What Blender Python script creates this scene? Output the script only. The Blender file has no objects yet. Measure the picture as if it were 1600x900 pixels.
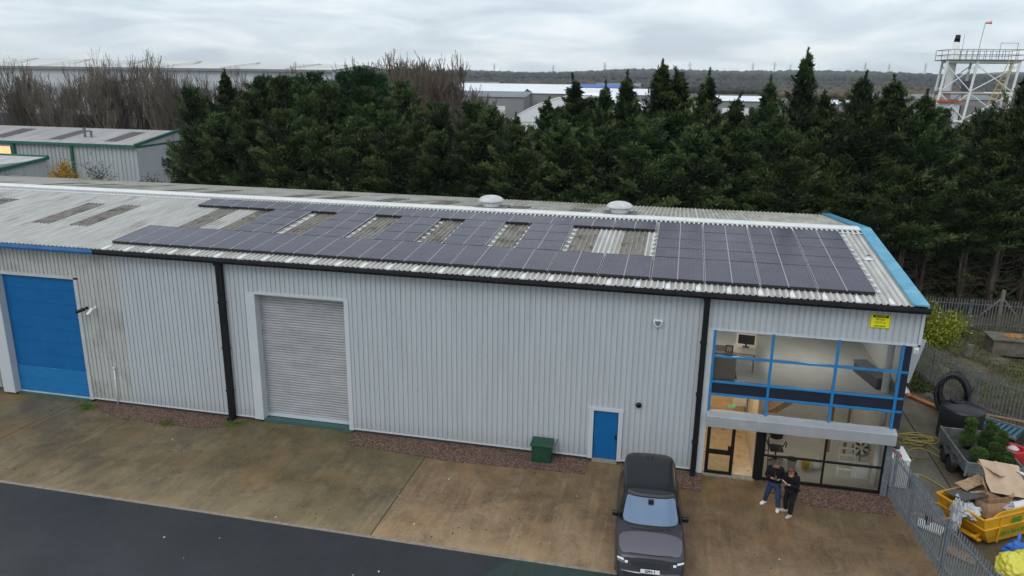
import bpy, bmesh, math, random
import numpy as np
from mathutils import Vector, Matrix

random.seed(7)
RNG = np.random.default_rng(7)
S = bpy.context.scene
COL = S.collection
PI = math.pi
R = math.radians

# ---------------------------------------------------------------- camera
CAMP = Vector((0.0, -26.479, 14.2))
F_PX, PITCH, ROLL, YAW = 1178.63, R(15.454), R(0.791), R(12.522)
fw = Vector((-math.sin(YAW) * math.cos(PITCH), math.cos(YAW) * math.cos(PITCH), -math.sin(PITCH)))
rt = Vector((math.cos(YAW), math.sin(YAW), 0))
up = rt.cross(fw)
r2 = rt * math.cos(ROLL) + up * math.sin(ROLL)
u2 = -rt * math.sin(ROLL) + up * math.cos(ROLL)
cd = bpy.data.cameras.new('camera')
cam = bpy.data.objects.new('camera', cd)
COL.objects.link(cam)
m = Matrix.Identity(4)
for i in range(3):
    m[i][0], m[i][1], m[i][2], m[i][3] = r2[i], u2[i], -fw[i], CAMP[i]
cam.matrix_world = m
cd.sensor_width = 36
cd.lens = F_PX / 1600 * 36
cd.clip_end = 20000
S.camera = cam

# ---------------------------------------------------------------- sky and sun (overcast)
SUN_EL, SUN_ROT = R(50), R(200)
w = bpy.data.worlds.new('World')
S.world = w
w.use_nodes = True
nt = w.node_tree
nt.nodes.clear()
N = nt.nodes.new
out = N('ShaderNodeOutputWorld')
bg = N('ShaderNodeBackground')
bg.inputs['Strength'].default_value = 0.1
sky = N('ShaderNodeTexSky')
sky.sky_type = 'NISHITA'
sky.sun_disc = False
sky.sun_elevation = SUN_EL
sky.sun_rotation = SUN_ROT
tc = N('ShaderNodeTexCoord')
sep = N('ShaderNodeSeparateXYZ')
nt.links.new(tc.outputs['Generated'], sep.inputs[0])
zz = N('ShaderNodeMath'); zz.operation = 'MAXIMUM'; zz.inputs[1].default_value = 0.0
nt.links.new(sep.outputs[2], zz.inputs[0])
za = N('ShaderNodeMath'); za.operation = 'ADD'; za.inputs[1].default_value = 0.16
nt.links.new(zz.outputs[0], za.inputs[0])
dx = N('ShaderNodeMath'); dx.operation = 'DIVIDE'
dy = N('ShaderNodeMath'); dy.operation = 'DIVIDE'
nt.links.new(sep.outputs[0], dx.inputs[0]); nt.links.new(za.outputs[0], dx.inputs[1])
nt.links.new(sep.outputs[1], dy.inputs[0]); nt.links.new(za.outputs[0], dy.inputs[1])
cmb = N('ShaderNodeCombineXYZ')
nt.links.new(dx.outputs[0], cmb.inputs[0]); nt.links.new(dy.outputs[0], cmb.inputs[1])
n1 = N('ShaderNodeTexNoise')
n1.inputs['Scale'].default_value = 1.15
n1.inputs['Detail'].default_value = 7
n1.inputs['Roughness'].default_value = 0.52
n1.inputs['Distortion'].default_value = 0.5
nt.links.new(cmb.outputs[0], n1.inputs['Vector'])
cr = N('ShaderNodeValToRGB')
els = cr.color_ramp.elements
els[0].position = 0.36; els[0].color = (0.49, 0.575, 0.64, 1)
els[1].position = 0.62; els[1].color = (0.80, 0.84, 0.87, 1)
e = els.new(0.5); e.color = (0.64, 0.72, 0.78, 1)
nt.links.new(n1.outputs['Fac'], cr.inputs[0])
# brighter towards the zenith, as an overcast sky is
gr = N('ShaderNodeMapRange')
gr.inputs['From Min'].default_value = 0.0; gr.inputs['From Max'].default_value = 1.0
gr.inputs['To Min'].default_value = 12.2; gr.inputs['To Max'].default_value = 12.2
nt.links.new(zz.outputs[0], gr.inputs['Value'])
sc_ = N('ShaderNodeVectorMath'); sc_.operation = 'SCALE'
nt.links.new(cr.outputs[0], sc_.inputs[0]); nt.links.new(gr.outputs[0], sc_.inputs['Scale'])
mx = N('ShaderNodeMix'); mx.data_type = 'RGBA'
mx.inputs['Factor'].default_value = 0.90
nt.links.new(sky.outputs[0], mx.inputs['A']); nt.links.new(sc_.outputs[0], mx.inputs['B'])
nt.links.new(mx.outputs['Result'], bg.inputs['Color'])
nt.links.new(bg.outputs[0], out.inputs[0])

sd = bpy.data.lights.new('sun', 'SUN')
sd.energy = 0.9
sd.angle = R(30)
sd.color = (1, 0.97, 0.92)
so = bpy.data.objects.new('sun', sd)
COL.objects.link(so)
d = Vector((math.sin(SUN_ROT) * math.cos(SUN_EL), math.cos(SUN_ROT) * math.cos(SUN_EL), math.sin(SUN_EL)))
so.rotation_euler = d.to_track_quat('Z', 'Y').to_euler()
so.location = (0, -40, 60)

S.view_settings.view_transform = 'Standard'
S.view_settings.look = 'None'
S.view_settings.exposure = 0.12
S.view_settings.gamma = 1
S.view_settings.use_curve_mapping = False
S.cycles.max_bounces = 8
S.cycles.transparent_max_bounces = 12

# ---------------------------------------------------------------- helpers
def tag(o, label=None, cat=None, group=None, kind=None):
    if label: o['label'] = label
    if cat: o['category'] = cat
    if group: o['group'] = group
    if kind: o['kind'] = kind
    return o

def empty(name, loc, label, cat, group=None, rz=0):
    o = bpy.data.objects.new(name, None)
    COL.objects.link(o)
    o.location = loc
    o.rotation_euler = (0, 0, rz)
    o.empty_display_size = 0.2
    return tag(o, label, cat, group)

def child(name, me, parent):
    o = bpy.data.objects.new(name, me)
    COL.objects.link(o)
    o.parent = parent
    return o

def ordinal(n):
    small = ['', 'first', 'second', 'third', 'fourth', 'fifth', 'sixth', 'seventh', 'eighth', 'ninth', 'tenth', 'eleventh', 'twelfth', 'thirteenth', 'fourteenth', 'fifteenth', 'sixteenth', 'seventeenth', 'eighteenth', 'nineteenth', 'twentieth']
    if n <= 20: return small[n]
    t = {2: 'twenty', 3: 'thirty'}[n // 10]
    return (t[:-1] + 'ieth') if n % 10 == 0 else t + '-' + small[n % 10]

class MB:
    def __init__(s):
        s.v = []; s.f = []
    def add(s, vs, fs):
        b = len(s.v)
        s.v += [tuple(p) for p in vs]
        s.f += [tuple(i + b for i in f) for f in fs]
        return s
    def box(s, x0, x1, y0, y1, z0, z1, M=None):
        vs = [Vector((x, y, z)) for z in (z0, z1) for y in (y0, y1) for x in (x0, x1)]
        if M is not None: vs = [M @ p for p in vs]
        return s.add(vs, [(0, 2, 3, 1), (4, 5, 7, 6), (0, 1, 5, 4), (2, 6, 7, 3), (0, 4, 6, 2), (1, 3, 7, 5)])
    def tube(s, pts, r, n=8, closed=False, cap=True):
        pts = [Vector(p) for p in pts]
        k = len(pts)
        rs = r if isinstance(r, (list, tuple)) else [r] * k
        b = len(s.v)
        for i, p in enumerate(pts):
            a = pts[(i - 1) % k] if (i > 0 or closed) else pts[i]
            c = pts[(i + 1) % k] if (i < k - 1 or closed) else pts[i]
            t = (c - a)
            if t.length < 1e-9: t = Vector((0, 0, 1))
            t.normalize()
            ref = Vector((0, 0, 1)) if abs(t.z) < .95 else Vector((1, 0, 0))
            u = t.cross(ref).normalized(); q = u.cross(t)
            for j in range(n):
                an = 2 * PI * j / n
                s.v.append(tuple(p + (u * math.cos(an) + q * math.sin(an)) * rs[i]))
        for i in range(k if closed else k - 1):
            i2 = (i + 1) % k
            for j in range(n):
                s.f.append((b + i * n + j, b + i * n + (j + 1) % n, b + i2 * n + (j + 1) % n, b + i2 * n + j))
        if cap and not closed:
            s.f.append(tuple(b + j for j in range(n))[::-1])
            s.f.append(tuple(b + (k - 1) * n + j for j in range(n)))
        return s
    def lathe(s, prof, c=(0, 0, 0), n=24, M=None, sx=1, sy=1):
        b = len(s.v)
        for (r, z) in prof:
            for j in range(n):
                a = 2 * PI * j / n
                p = Vector((c[0] + r * math.cos(a) * sx, c[1] + r * math.sin(a) * sy, c[2] + z))
                if M is not None: p = M @ p
                s.v.append(tuple(p))
        for i in range(len(prof) - 1):
            for j in range(n):
                s.f.append((b + i * n + j, b + i * n + (j + 1) % n, b + (i + 1) * n + (j + 1) % n, b + (i + 1) * n + j))
        s.f.append(tuple(b + j for j in range(n))[::-1])
        s.f.append(tuple(b + (len(prof) - 1) * n + j for j in range(n)))
        return s
    def prism(s, prof, a, b2, axis='x'):
        """closed profile of (p,q) extruded from a to b2 along the axis"""
        k = len(prof)
        def P(t, p, q):
            return {'x': (t, p, q), 'y': (p, t, q), 'z': (p, q, t)}[axis]
        vs = [P(a, *c) for c in prof] + [P(b2, *c) for c in prof]
        fs = [(i, (i + 1) % k, k + (i + 1) % k, k + i) for i in range(k)]
        fs += [tuple(range(k))[::-1], tuple(range(k, 2 * k))]
        return s.add(vs, fs)
    def mesh(s, name, mat, off=(0, 0, 0), smooth=False):
        me = bpy.data.meshes.new(name)
        ox, oy, oz = off
        me.from_pydata([(x - ox, y - oy, z - oz) for x, y, z in s.v], [], s.f)
        bm = bmesh.new(); bm.from_mesh(me)
        bmesh.ops.recalc_face_normals(bm, faces=bm.faces)
        bm.to_mesh(me); bm.free()
        if mat: me.materials.append(mat)
        if smooth:
            for p in me.polygons: p.use_smooth = True
        me.update()
        return me
    def build(s, name, mat, parent=None, smooth=False, bevel=0, loc=None, local=False):
        off = (0, 0, 0)
        if parent is not None and not local:
            q = parent
            while q is not None:
                off = tuple(off[i] + q.location[i] for i in range(3)); q = q.parent
        if loc is not None: off = loc
        me = s.mesh(name, mat, off, smooth)
        o = bpy.data.objects.new(name, me)
        COL.objects.link(o)
        if parent is not None: o.parent = parent
        elif loc is not None: o.location = loc
        if bevel:
            b = o.modifiers.new('bevel', 'BEVEL'); b.width = bevel; b.segments = 2; b.limit_method = 'ANGLE'; b.angle_limit = R(40)
            if smooth is False:
                for p in me.polygons: p.use_smooth = True
                wn = o.modifiers.new('wn', 'WEIGHTED_NORMAL'); wn.keep_sharp = True
        return o

# ---------------------------------------------------------------- materials
def node_mat(name):
    mt = bpy.data.materials.new(name)
    mt.use_nodes = True
    t = mt.node_tree
    b = t.nodes['Principled BSDF']
    return mt, t, b

def mat(name, c, c2=None, scale=3.0, rough=0.6, metal=0.0, stretch=(1, 1, 1), detail=5, lo=.35, hi=.65, bump=0.0, bscale=None, rough2=None, coat=0, spec=None, world=True, c3=None, c3scale=1.0, c3lo=.5, c3hi=.62, c3stretch=(1, 1, 1)):
    mt, t, b = node_mat(name)
    L = t.links.new
    b.inputs['Roughness'].default_value = rough
    b.inputs['Metallic'].default_value = metal
    if spec is not None: b.inputs['Specular IOR Level'].default_value = spec
    if coat: b.inputs['Coat Weight'].default_value = coat; b.inputs['Coat Roughness'].default_value = .08
    if c2 is None and not bump and c3 is None:
        b.inputs['Base Color'].default_value = (*c, 1)
        return mt
    if world:
        g = t.nodes.new('ShaderNodeNewGeometry'); vec = g.outputs['Position']
    else:
        g = t.nodes.new('ShaderNodeTexCoord'); vec = g.outputs['Object']
    def noise(sc, st, det, rg=.6):
        mp = t.nodes.new('ShaderNodeMapping'); mp.inputs['Scale'].default_value = st
        L(vec, mp.inputs['Vector'])
        nn = t.nodes.new('ShaderNodeTexNoise'); nn.inputs['Scale'].default_value = sc; nn.inputs['Detail'].default_value = det
        nn.inputs['Roughness'].default_value = rg
        L(mp.outputs[0], nn.inputs['Vector'])
        return nn.outputs['Fac']
    def ramp(f, a, bb, ca, cb):
        r = t.nodes.new('ShaderNodeValToRGB')
        r.color_ramp.elements[0].position = a; r.color_ramp.elements[0].color = (*ca, 1)
        r.color_ramp.elements[1].position = bb; r.color_ramp.elements[1].color = (*cb, 1)
        L(f, r.inputs[0]); return r.outputs[0]
    nf = noise(scale, stretch, detail)
    col = ramp(nf, lo, hi, c, c2 or c)
    if c3 is not None:
        f3 = ramp(noise(c3scale, c3stretch, 6), c3lo, c3hi, (0, 0, 0), (1, 1, 1))
        mxx = t.nodes.new('ShaderNodeMix'); mxx.data_type = 'RGBA'
        L(f3, mxx.inputs['Factor']); L(col, mxx.inputs['A']); mxx.inputs['B'].default_value = (*c3, 1)
        col = mxx.outputs['Result']
    L(col, b.inputs['Base Color'])
    if rough2 is not None:
        rr = t.nodes.new('ShaderNodeMapRange'); rr.inputs['From Min'].default_value = lo; rr.inputs['From Max'].default_value = hi
        rr.inputs['To Min'].default_value = rough; rr.inputs['To Max'].default_value = rough2
        L(noise(scale * .6, (1, 1, 1), 4), rr.inputs['Value']); L(rr.outputs[0], b.inputs['Roughness'])
    if bump:
        bn = t.nodes.new('ShaderNodeBump'); bn.inputs['Strength'].default_value = bump; bn.inputs['Distance'].default_value = .02
        L(noise(bscale or scale * 4, (1, 1, 1), 4), bn.inputs['Height']); L(bn.outputs[0], b.inputs['Normal'])
    return mt

def cladding_wear(mt, amt):
    """rows of fixing screws, splash dirt along the base and faint rain streaks"""
    t = mt.node_tree; L = t.links.new; b = t.nodes['Principled BSDF']
    src = b.inputs['Base Color'].links[0].from_socket
    g = t.nodes.new('ShaderNodeNewGeometry'); s = t.nodes.new('ShaderNodeSeparateXYZ'); L(g.outputs['Position'], s.inputs[0])
    def mth(op, a, c=0.0, e=None):
        n = t.nodes.new('ShaderNodeMath'); n.operation = op
        for i, v in enumerate((a, c) if e is None else (a, c, e)):
            if isinstance(v, (int, float)): n.inputs[i].default_value = v
            else: L(v, n.inputs[i])
        return n.outputs[0]
    fx = mth('ABSOLUTE', mth('SUBTRACT', mth('FRACT', mth('DIVIDE', mth('ADD', s.outputs[0], 1000 * .41), .41)), .34))
    fz = mth('ABSOLUTE', mth('SUBTRACT', mth('FRACT', mth('DIVIDE', s.outputs[2], 1.72)), .25))
    dot = mth('MULTIPLY', mth('LESS_THAN', fx, .04), mth('LESS_THAN', fz, .0085))
    mp = t.nodes.new('ShaderNodeMapping'); mp.inputs['Scale'].default_value = (6, 1, .35); L(g.outputs['Position'], mp.inputs[0])
    n = t.nodes.new('ShaderNodeTexNoise'); n.inputs['Scale'].default_value = 1.2; n.inputs['Detail'].default_value = 7; L(mp.outputs[0], n.inputs['Vector'])
    r = t.nodes.new('ShaderNodeMapRange'); r.inputs['From Min'].default_value = .5; r.inputs['From Max'].default_value = .75; r.inputs['To Max'].default_value = amt; L(n.outputs['Fac'], r.inputs['Value'])
    z = t.nodes.new('ShaderNodeMapRange'); z.inputs['From Min'].default_value = 1.1; z.inputs['From Max'].default_value = .15; z.inputs['To Max'].default_value = .8; L(s.outputs[2], z.inputs['Value'])
    zz_ = mth('MULTIPLY', mth('POWER', z.outputs[0], 2.0), mth('MULTIPLY', n.outputs['Fac'], 1.2))
    x = t.nodes.new('ShaderNodeMix'); x.data_type = 'RGBA'; L(mth('MINIMUM', mth('ADD', r.outputs[0], zz_), .8), x.inputs['Factor']); L(src, x.inputs['A']); x.inputs['B'].default_value = (.24, .225, .19, 1)
    y = t.nodes.new('ShaderNodeMix'); y.data_type = 'RGBA'; L(mth('MULTIPLY', dot, .6), y.inputs['Factor']); L(x.outputs['Result'], y.inputs['A']); y.inputs['B'].default_value = (.09, .09, .095, 1)
    L(y.outputs['Result'], b.inputs['Base Color'])

def valley_dirt(mt, X0, pitch, ribw, col, amt, nscale=.8):
    """dirt that has settled in the sheet valleys between the ribs"""
    t = mt.node_tree; L = t.links.new; b = t.nodes['Principled BSDF']
    src = b.inputs['Base Color'].links[0].from_socket
    g = t.nodes.new('ShaderNodeNewGeometry'); s = t.nodes.new('ShaderNodeSeparateXYZ'); L(g.outputs['Position'], s.inputs[0])
    def mth(op, a, c):
        n = t.nodes.new('ShaderNodeMath'); n.operation = op
        if isinstance(a, (int, float)): n.inputs[0].default_value = a
        else: L(a, n.inputs[0])
        n.inputs[1].default_value = c; return n.outputs[0]
    f = mth('FRACT', mth('DIVIDE', mth('SUBTRACT', s.outputs[0], X0 - 1000 * pitch), pitch), 0)
    v = mth('GREATER_THAN', f, ribw)
    mp = t.nodes.new('ShaderNodeMapping'); mp.inputs['Scale'].default_value = (2.5, .5, 1); L(g.outputs['Position'], mp.inputs[0])
    n = t.nodes.new('ShaderNodeTexNoise'); n.inputs['Scale'].default_value = nscale; n.inputs['Detail'].default_value = 8; L(mp.outputs[0], n.inputs['Vector'])
    r = t.nodes.new('ShaderNodeMapRange'); r.inputs['From Min'].default_value = .3; r.inputs['From Max'].default_value = .7; r.inputs['To Min'].default_value = amt * .62; r.inputs['To Max'].default_value = amt
    L(n.outputs['Fac'], r.inputs['Value'])
    k = t.nodes.new('ShaderNodeMath'); k.operation = 'MULTIPLY'; L(v, k.inputs[0]); L(r.outputs[0], k.inputs[1])
    x = t.nodes.new('ShaderNodeMix'); x.data_type = 'RGBA'; L(k.outputs[0], x.inputs['Factor']); L(src, x.inputs['A']); x.inputs['B'].default_value = (*col, 1)
    L(x.outputs['Result'], b.inputs['Base Color'])

def glass_mat(name, tint=(.8, .85, .85), refl=1.0):
    mt, t, b = node_mat(name)
    t.nodes.remove(b)
    o = t.nodes['Material Output']
    tr = t.nodes.new('ShaderNodeBsdfTransparent'); tr.inputs[0].default_value = (*tint, 1)
    gl = t.nodes.new('ShaderNodeBsdfGlossy'); gl.inputs['Roughness'].default_value = .01
    fr = t.nodes.new('ShaderNodeFresnel'); fr.inputs['IOR'].default_value = 1.6
    ml = t.nodes.new('ShaderNodeMath'); ml.operation = 'MULTIPLY'; ml.inputs[1].default_value = refl; ml.use_clamp = True
    mxs = t.nodes.new('ShaderNodeMixShader')
    t.links.new(fr.outputs[0], ml.inputs[0]); t.links.new(ml.outputs[0], mxs.inputs[0])
    t.links.new(tr.outputs[0], mxs.inputs[1]); t.links.new(gl.outputs[0], mxs.inputs[2])
    t.links.new(mxs.outputs[0], o.inputs[0])
    return mt

def emit_mat(name, c, s):
    mt, t, b = node_mat(name)
    b.inputs['Base Color'].default_value = (*c, 1)
    b.inputs['Emission Color'].default_value = (*c, 1)
    b.inputs['Emission Strength'].default_value = s
    return mt

def leaf_mat(name, cols, rough=.6):
    """colour varies per branch through the attribute 'tone' (0..1)"""
    mt, t, b = node_mat(name)
    a = t.nodes.new('ShaderNodeAttribute'); a.attribute_name = 'tone'
    r = t.nodes.new('ShaderNodeValToRGB')
    r.color_ramp.elements[0].color = (*cols[0], 1)
    r.color_ramp.elements[-1].color = (*cols[-1], 1)
    for i, c in enumerate(cols[1:-1]):
        e = r.color_ramp.elements.new((i + 1) / (len(cols) - 1)); e.color = (*c, 1)
    t.links.new(a.outputs['Fac'], r.inputs[0])
    oi = t.nodes.new('ShaderNodeObjectInfo')
    mr = t.nodes.new('ShaderNodeMapRange'); mr.inputs['To Min'].default_value = .75; mr.inputs['To Max'].default_value = 1.25
    t.links.new(oi.outputs['Random'], mr.inputs['Value'])
    hs = t.nodes.new('ShaderNodeHueSaturation')
    t.links.new(r.outputs[0], hs.inputs['Color']); t.links.new(mr.outputs[0], hs.inputs['Value'])
    t.links.new(hs.outputs[0], b.inputs['Base Color'])
    b.inputs['Roughness'].default_value = rough
    b.inputs['Specular IOR Level'].default_value = .25
    return mt

M = {}
M['clad'] = mat('pale_grey_cladding', (.435, .468, .498), (.465, .498, .528), 1.2, .42, stretch=(3, 3, .25), rough2=.5)
M['clad_old'] = mat('weathered_cladding', (.40, .41, .40), (.47, .48, .47), 1.5, .55, stretch=(5, 5, .3), c3=(.27, .27, .25), c3scale=.9, c3lo=.5, c3hi=.75)
M['trim'] = mat('pale_grey_trim', (.50, .535, .57), (.54, .57, .60), 1, .4)
M['dirtytrim'] = mat('weathered_trim', (.42, .43, .42), (.5, .51, .5), 2, .5)
M['gutter'] = mat('black_gutter_paint', (.005, .005, .007), (.010, .010, .013), 2, .5, spec=.3)
M['bluegutter'] = mat('blue_gutter_paint', (.02, .12, .32), (.03, .17, .42), 1.5, .4)
M['verge'] = mat('sky_blue_flashing', (.07, .28, .43), (.10, .36, .51), 2.2, .45, c3=(.16, .40, .50), c3scale=1.2)
M['vergeback'] = mat('blue_flashing', (.05, .22, .38), (.09, .32, .47), 2.2, .45)
M['blue'] = mat('blue_door_paint', (.002, .105, .30), (.003, .12, .335), 1.2, .5, stretch=(.6, 1, 1.5), spec=.25, c3=(.008, .14, .37), c3scale=2, c3lo=.55, c3hi=.8)
M['bluefaded'] = mat('faded_blue_door_paint', (.004, .14, .37), (.008, .17, .42), 4, .4, stretch=(.3, 1, 4), c3=(.05, .28, .52), c3scale=3, c3lo=.62, c3hi=.7, c3stretch=(.4, 1, 4))
M['blueframe'] = mat('blue_window_frame', (.015, .17, .42), (.02, .2, .46), 2, .35)
M['navy'] = mat('navy_panel', (.012, .016, .032), (.018, .022, .04), 2, .3)
M['shutter'] = mat('galvanised_shutter', (.36, .365, .38), (.44, .445, .46), 1.0, .42, metal=.3, stretch=(1, 1, 3))
M['dark'] = mat('black_frame', (.006, .006, .007), rough=.45, spec=.3)
M['plinth'] = mat('dark_brick_plinth', (.05, .045, .04), (.08, .07, .06), 6, .9)
M['teal'] = mat('teal_threshold', (.03, .085, .085), (.05, .11, .10), 3, .6)
M['roof'] = mat('weathered_fibre_cement', (.49, .48, .455), (.655, .645, .62), 1.6, .8, stretch=(2.2, .35, .35), c3=(.26, .235, .20), c3scale=.55, c3lo=.55, c3hi=.8, c3stretch=(2.5, .7, .7), detail=8, bump=.3, bscale=30)
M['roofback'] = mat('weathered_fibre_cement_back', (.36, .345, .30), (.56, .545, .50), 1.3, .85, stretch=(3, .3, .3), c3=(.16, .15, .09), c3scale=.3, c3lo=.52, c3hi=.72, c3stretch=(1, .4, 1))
M['skylight'] = mat('brown_weathered_rooflight', (.175, .155, .13), (.31, .29, .255), 2.5, .6, stretch=(4, .8, .8), c3=(.10, .085, .07), c3scale=1.5)
M['white'] = mat('white_sheet', (.78, .78, .77), (.70, .70, .69), 5, .5)
M['ridge'] = mat('white_ridge', (.66, .66, .64), (.76, .76, .74), 4, .6)
M['alu'] = mat('aluminium', (.75, .76, .78), rough=.35, metal=.6)
M['alupale'] = mat('pale_aluminium', (.72, .74, .76), (.8, .81, .82), 6, .4, metal=.2)
M['black'] = mat('black_plastic', (.012, .012, .013), rough=.45)
M['rubber'] = mat('rubber', (.018, .018, .018), rough=.8)
M['galv'] = mat('galvanised_steel', (.17, .20, .235), (.27, .30, .335), 6, .45, metal=.35)
M['galvold'] = mat('old_galvanised_steel', (.12, .13, .13), (.21, .22, .22), 5, .6, metal=.2)
M['intwall'] = mat('interior_plaster', (.60, .60, .59), (.66, .66, .65), .8, .8)
M['intfloor'] = mat('interior_floor', (.50, .49, .465), (.57, .56, .53), 1.2, .6)
M['ply'] = mat('pale_plywood', (.62, .44, .24), (.75, .57, .35), 2.0, .6, stretch=(1, 1, 5), c3=(.42, .26, .12), c3scale=5, c3lo=.62, c3hi=.75)
M['ivory'] = mat('ivory_cover_board', (.5, .40, .27), (.6, .5, .36), 3, .7, c3=(.22, .13, .07), c3scale=3.2, c3lo=.62, c3hi=.68)
M['wood'] = mat('brown_timber', (.22, .13, .07), (.3, .19, .1), 4, .7, stretch=(1, 1, 6))
M['postwood'] = mat('grey_post_timber', (.16, .13, .10), (.25, .21, .17), 4, .85, stretch=(1, 1, 6))
M['bark'] = mat('bark', (.06, .045, .033), (.12, .095, .07), 6, .9, stretch=(1, 1, .3), world=False)
M['greybark'] = mat('grey_brown_bark', (.10, .08, .062), (.17, .14, .112), 2.5, .9, world=False)
M['redbark'] = mat('red_brown_twigs', (.085, .064, .05), (.15, .115, .088), 1.5, .9, world=False)
cladding_wear(M['clad'], .16)
cladding_wear(M['clad_old'], .35)
valley_dirt(M['roof'], -4.4, .21, .45, (.19, .17, .14), .72)
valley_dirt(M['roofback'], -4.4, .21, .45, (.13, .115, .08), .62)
valley_dirt(M['skylight'], -4.4, .21, .45, (.09, .07, .05), .5)
M['glass'] = glass_mat('window_glass', (.90, .92, .89), 1.5)

def ground_mat(name, a, b_, stain, moss, rough, rough2, edge=False):
    mt, t, p = node_mat(name)
    L = t.links.new
    g = t.nodes.new('ShaderNodeNewGeometry')
    def noise(sc, st=(1, 1, 1), det=8, rg=.6, dist=0):
        mp = t.nodes.new('ShaderNodeMapping'); mp.inputs['Scale'].default_value = st
        L(g.outputs['Position'], mp.inputs['Vector'])
        n = t.nodes.new('ShaderNodeTexNoise'); n.inputs['Scale'].default_value = sc; n.inputs['Detail'].default_value = det
        n.inputs['Roughness'].default_value = rg; n.inputs['Distortion'].default_value = dist
        L(mp.outputs[0], n.inputs['Vector']); return n.outputs['Fac']
    def rng(f, lo, hi, ta=0, tb=1):
        r = t.nodes.new('ShaderNodeMapRange'); r.inputs['From Min'].default_value = lo; r.inputs['From Max'].default_value = hi
        r.inputs['To Min'].default_value = ta; r.inputs['To Max'].default_value = tb; L(f, r.inputs['Value']); return r.outputs[0]
    def mix(f, A, B, mode='MIX'):
        x = t.nodes.new('ShaderNodeMix'); x.data_type = 'RGBA'; x.blend_type = mode
        if isinstance(f, float): x.inputs['Factor'].default_value = f
        else: L(f, x.inputs['Factor'])
        for k, v in (('A', A), ('B', B)):
            if isinstance(v, tuple): x.inputs[k].default_value = (*v, 1)
            else: L(v, x.inputs[k])
        return x.outputs['Result']
    c = mix(rng(noise(.45, (1, 1, 1), 9, .62, .4), .38, .62), a, b_)
    c = mix(rng(noise(.22, (1, 1.4, 1), 6, .6), .5, .68, 0, .8), c, moss)
    c = mix(rng(noise(1.1, (2.2, .28, 1), 7, .6), .5, .72, 0, .6), c, stain)
    c = mix(rng(noise(2.0, (2.6, .13, 1), 5, .55), .56, .70, 0, .42), c, tuple(min(1, v * 1.5) for v in b_))
    c = mix(rng(noise(2.4, (3.0, .16, 1), 4, .5), .58, .70, 0, .35), c, tuple(v * .6 for v in a))
    c = mix(rng(noise(.75, (1, 1, 1), 10, .72, .8), .46, .66, 0, .75), c, stain)
    c = mix(rng(noise(6, (1, .5, 1), 6, .7), .50, .70, 0, .6), c, tuple(v * .5 for v in a))
    c = mix(rng(noise(14, (1, .7, 1), 5, .75), .50, .68, 0, .5), c, tuple(min(1, v * 1.25) for v in b_))
    c = mix(rng(noise(40, (1, 1, 1), 4, .7), .35, .7, 0, .45), c, tuple(v * .45 for v in a))
    if edge:
        sp = t.nodes.new('ShaderNodeSeparateXYZ'); L(g.outputs['Position'], sp.inputs[0])
        def mul(u, v):
            q = t.nodes.new('ShaderNodeMath'); q.operation = 'MULTIPLY'; L(u, q.inputs[0]); L(v, q.inputs[1]); return q.outputs[0]
        c = mix(mul(rng(sp.outputs[1], -4.2, -.6, 0, 1), rng(noise(.9, (1, 1, 1), 8, .7), .36, .62, 0, .85)), c, moss)
        c = mix(mul(rng(sp.outputs[1], -4.4, -6.6, 0, 1), rng(noise(.7, (1, .5, 1), 7, .65), .35, .65, 0, .7)), c, tuple(min(1, v * 1.35) for v in b_))
        c = mix(rng(noise(.33, (1, 1, 1), 6, .6), .52, .66, 0, .55), c, (b_[0] * .92, b_[1] * .72, b_[2] * .5))
    L(c, p.inputs['Base Color'])
    L(rng(noise(.3, (1, 1, 1), 5), .4, .6, rough, rough2), p.inputs['Roughness'])
    p.inputs['Specular IOR Level'].default_value = .28 if edge else .45
    bn = t.nodes.new('ShaderNodeBump'); bn.inputs['Strength'].default_value = .25; bn.inputs['Distance'].default_value = .01
    L(noise(25), bn.inputs['Height']); L(bn.outputs[0], p.inputs['Normal'])
    return mt

M['conc_l'] = ground_mat('wet_mossy_concrete', (.15, .112, .058), (.24, .182, .105), (.055, .042, .024), (.078, .064, .026), .30, .6, edge=True)
M['conc_r'] = ground_mat('wet_brown_concrete', (.20, .128, .066), (.34, .232, .138), (.070, .047, .026), (.10, .072, .030), .30, .6, edge=True)
M['conc_d'] = ground_mat('wet_dark_brown_concrete', (.165, .106, .057), (.265, .180, .108), (.055, .038, .022), (.08, .058, .026), .28, .55, edge=True)
M['conc_y'] = ground_mat('wet_yard_concrete', (.10, .085, .055), (.17, .145, .11), (.055, .045, .03), (.075, .075, .035), .28, .5)
M['asphalt'] = ground_mat('wet_asphalt', (.020, .022, .027), (.030, .032, .038), (.016, .018, .021), (.024, .026, .03), .33, .55)
M['asphalt2'] = ground_mat('patched_asphalt', (.020, .042, .036), (.030, .056, .048), (.018, .030, .027), (.022, .046, .038), .35, .55)
M['edge'] = mat('pale_kerb_edge', (.20, .17, .13), (.30, .26, .21), 5, .7)

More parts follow.
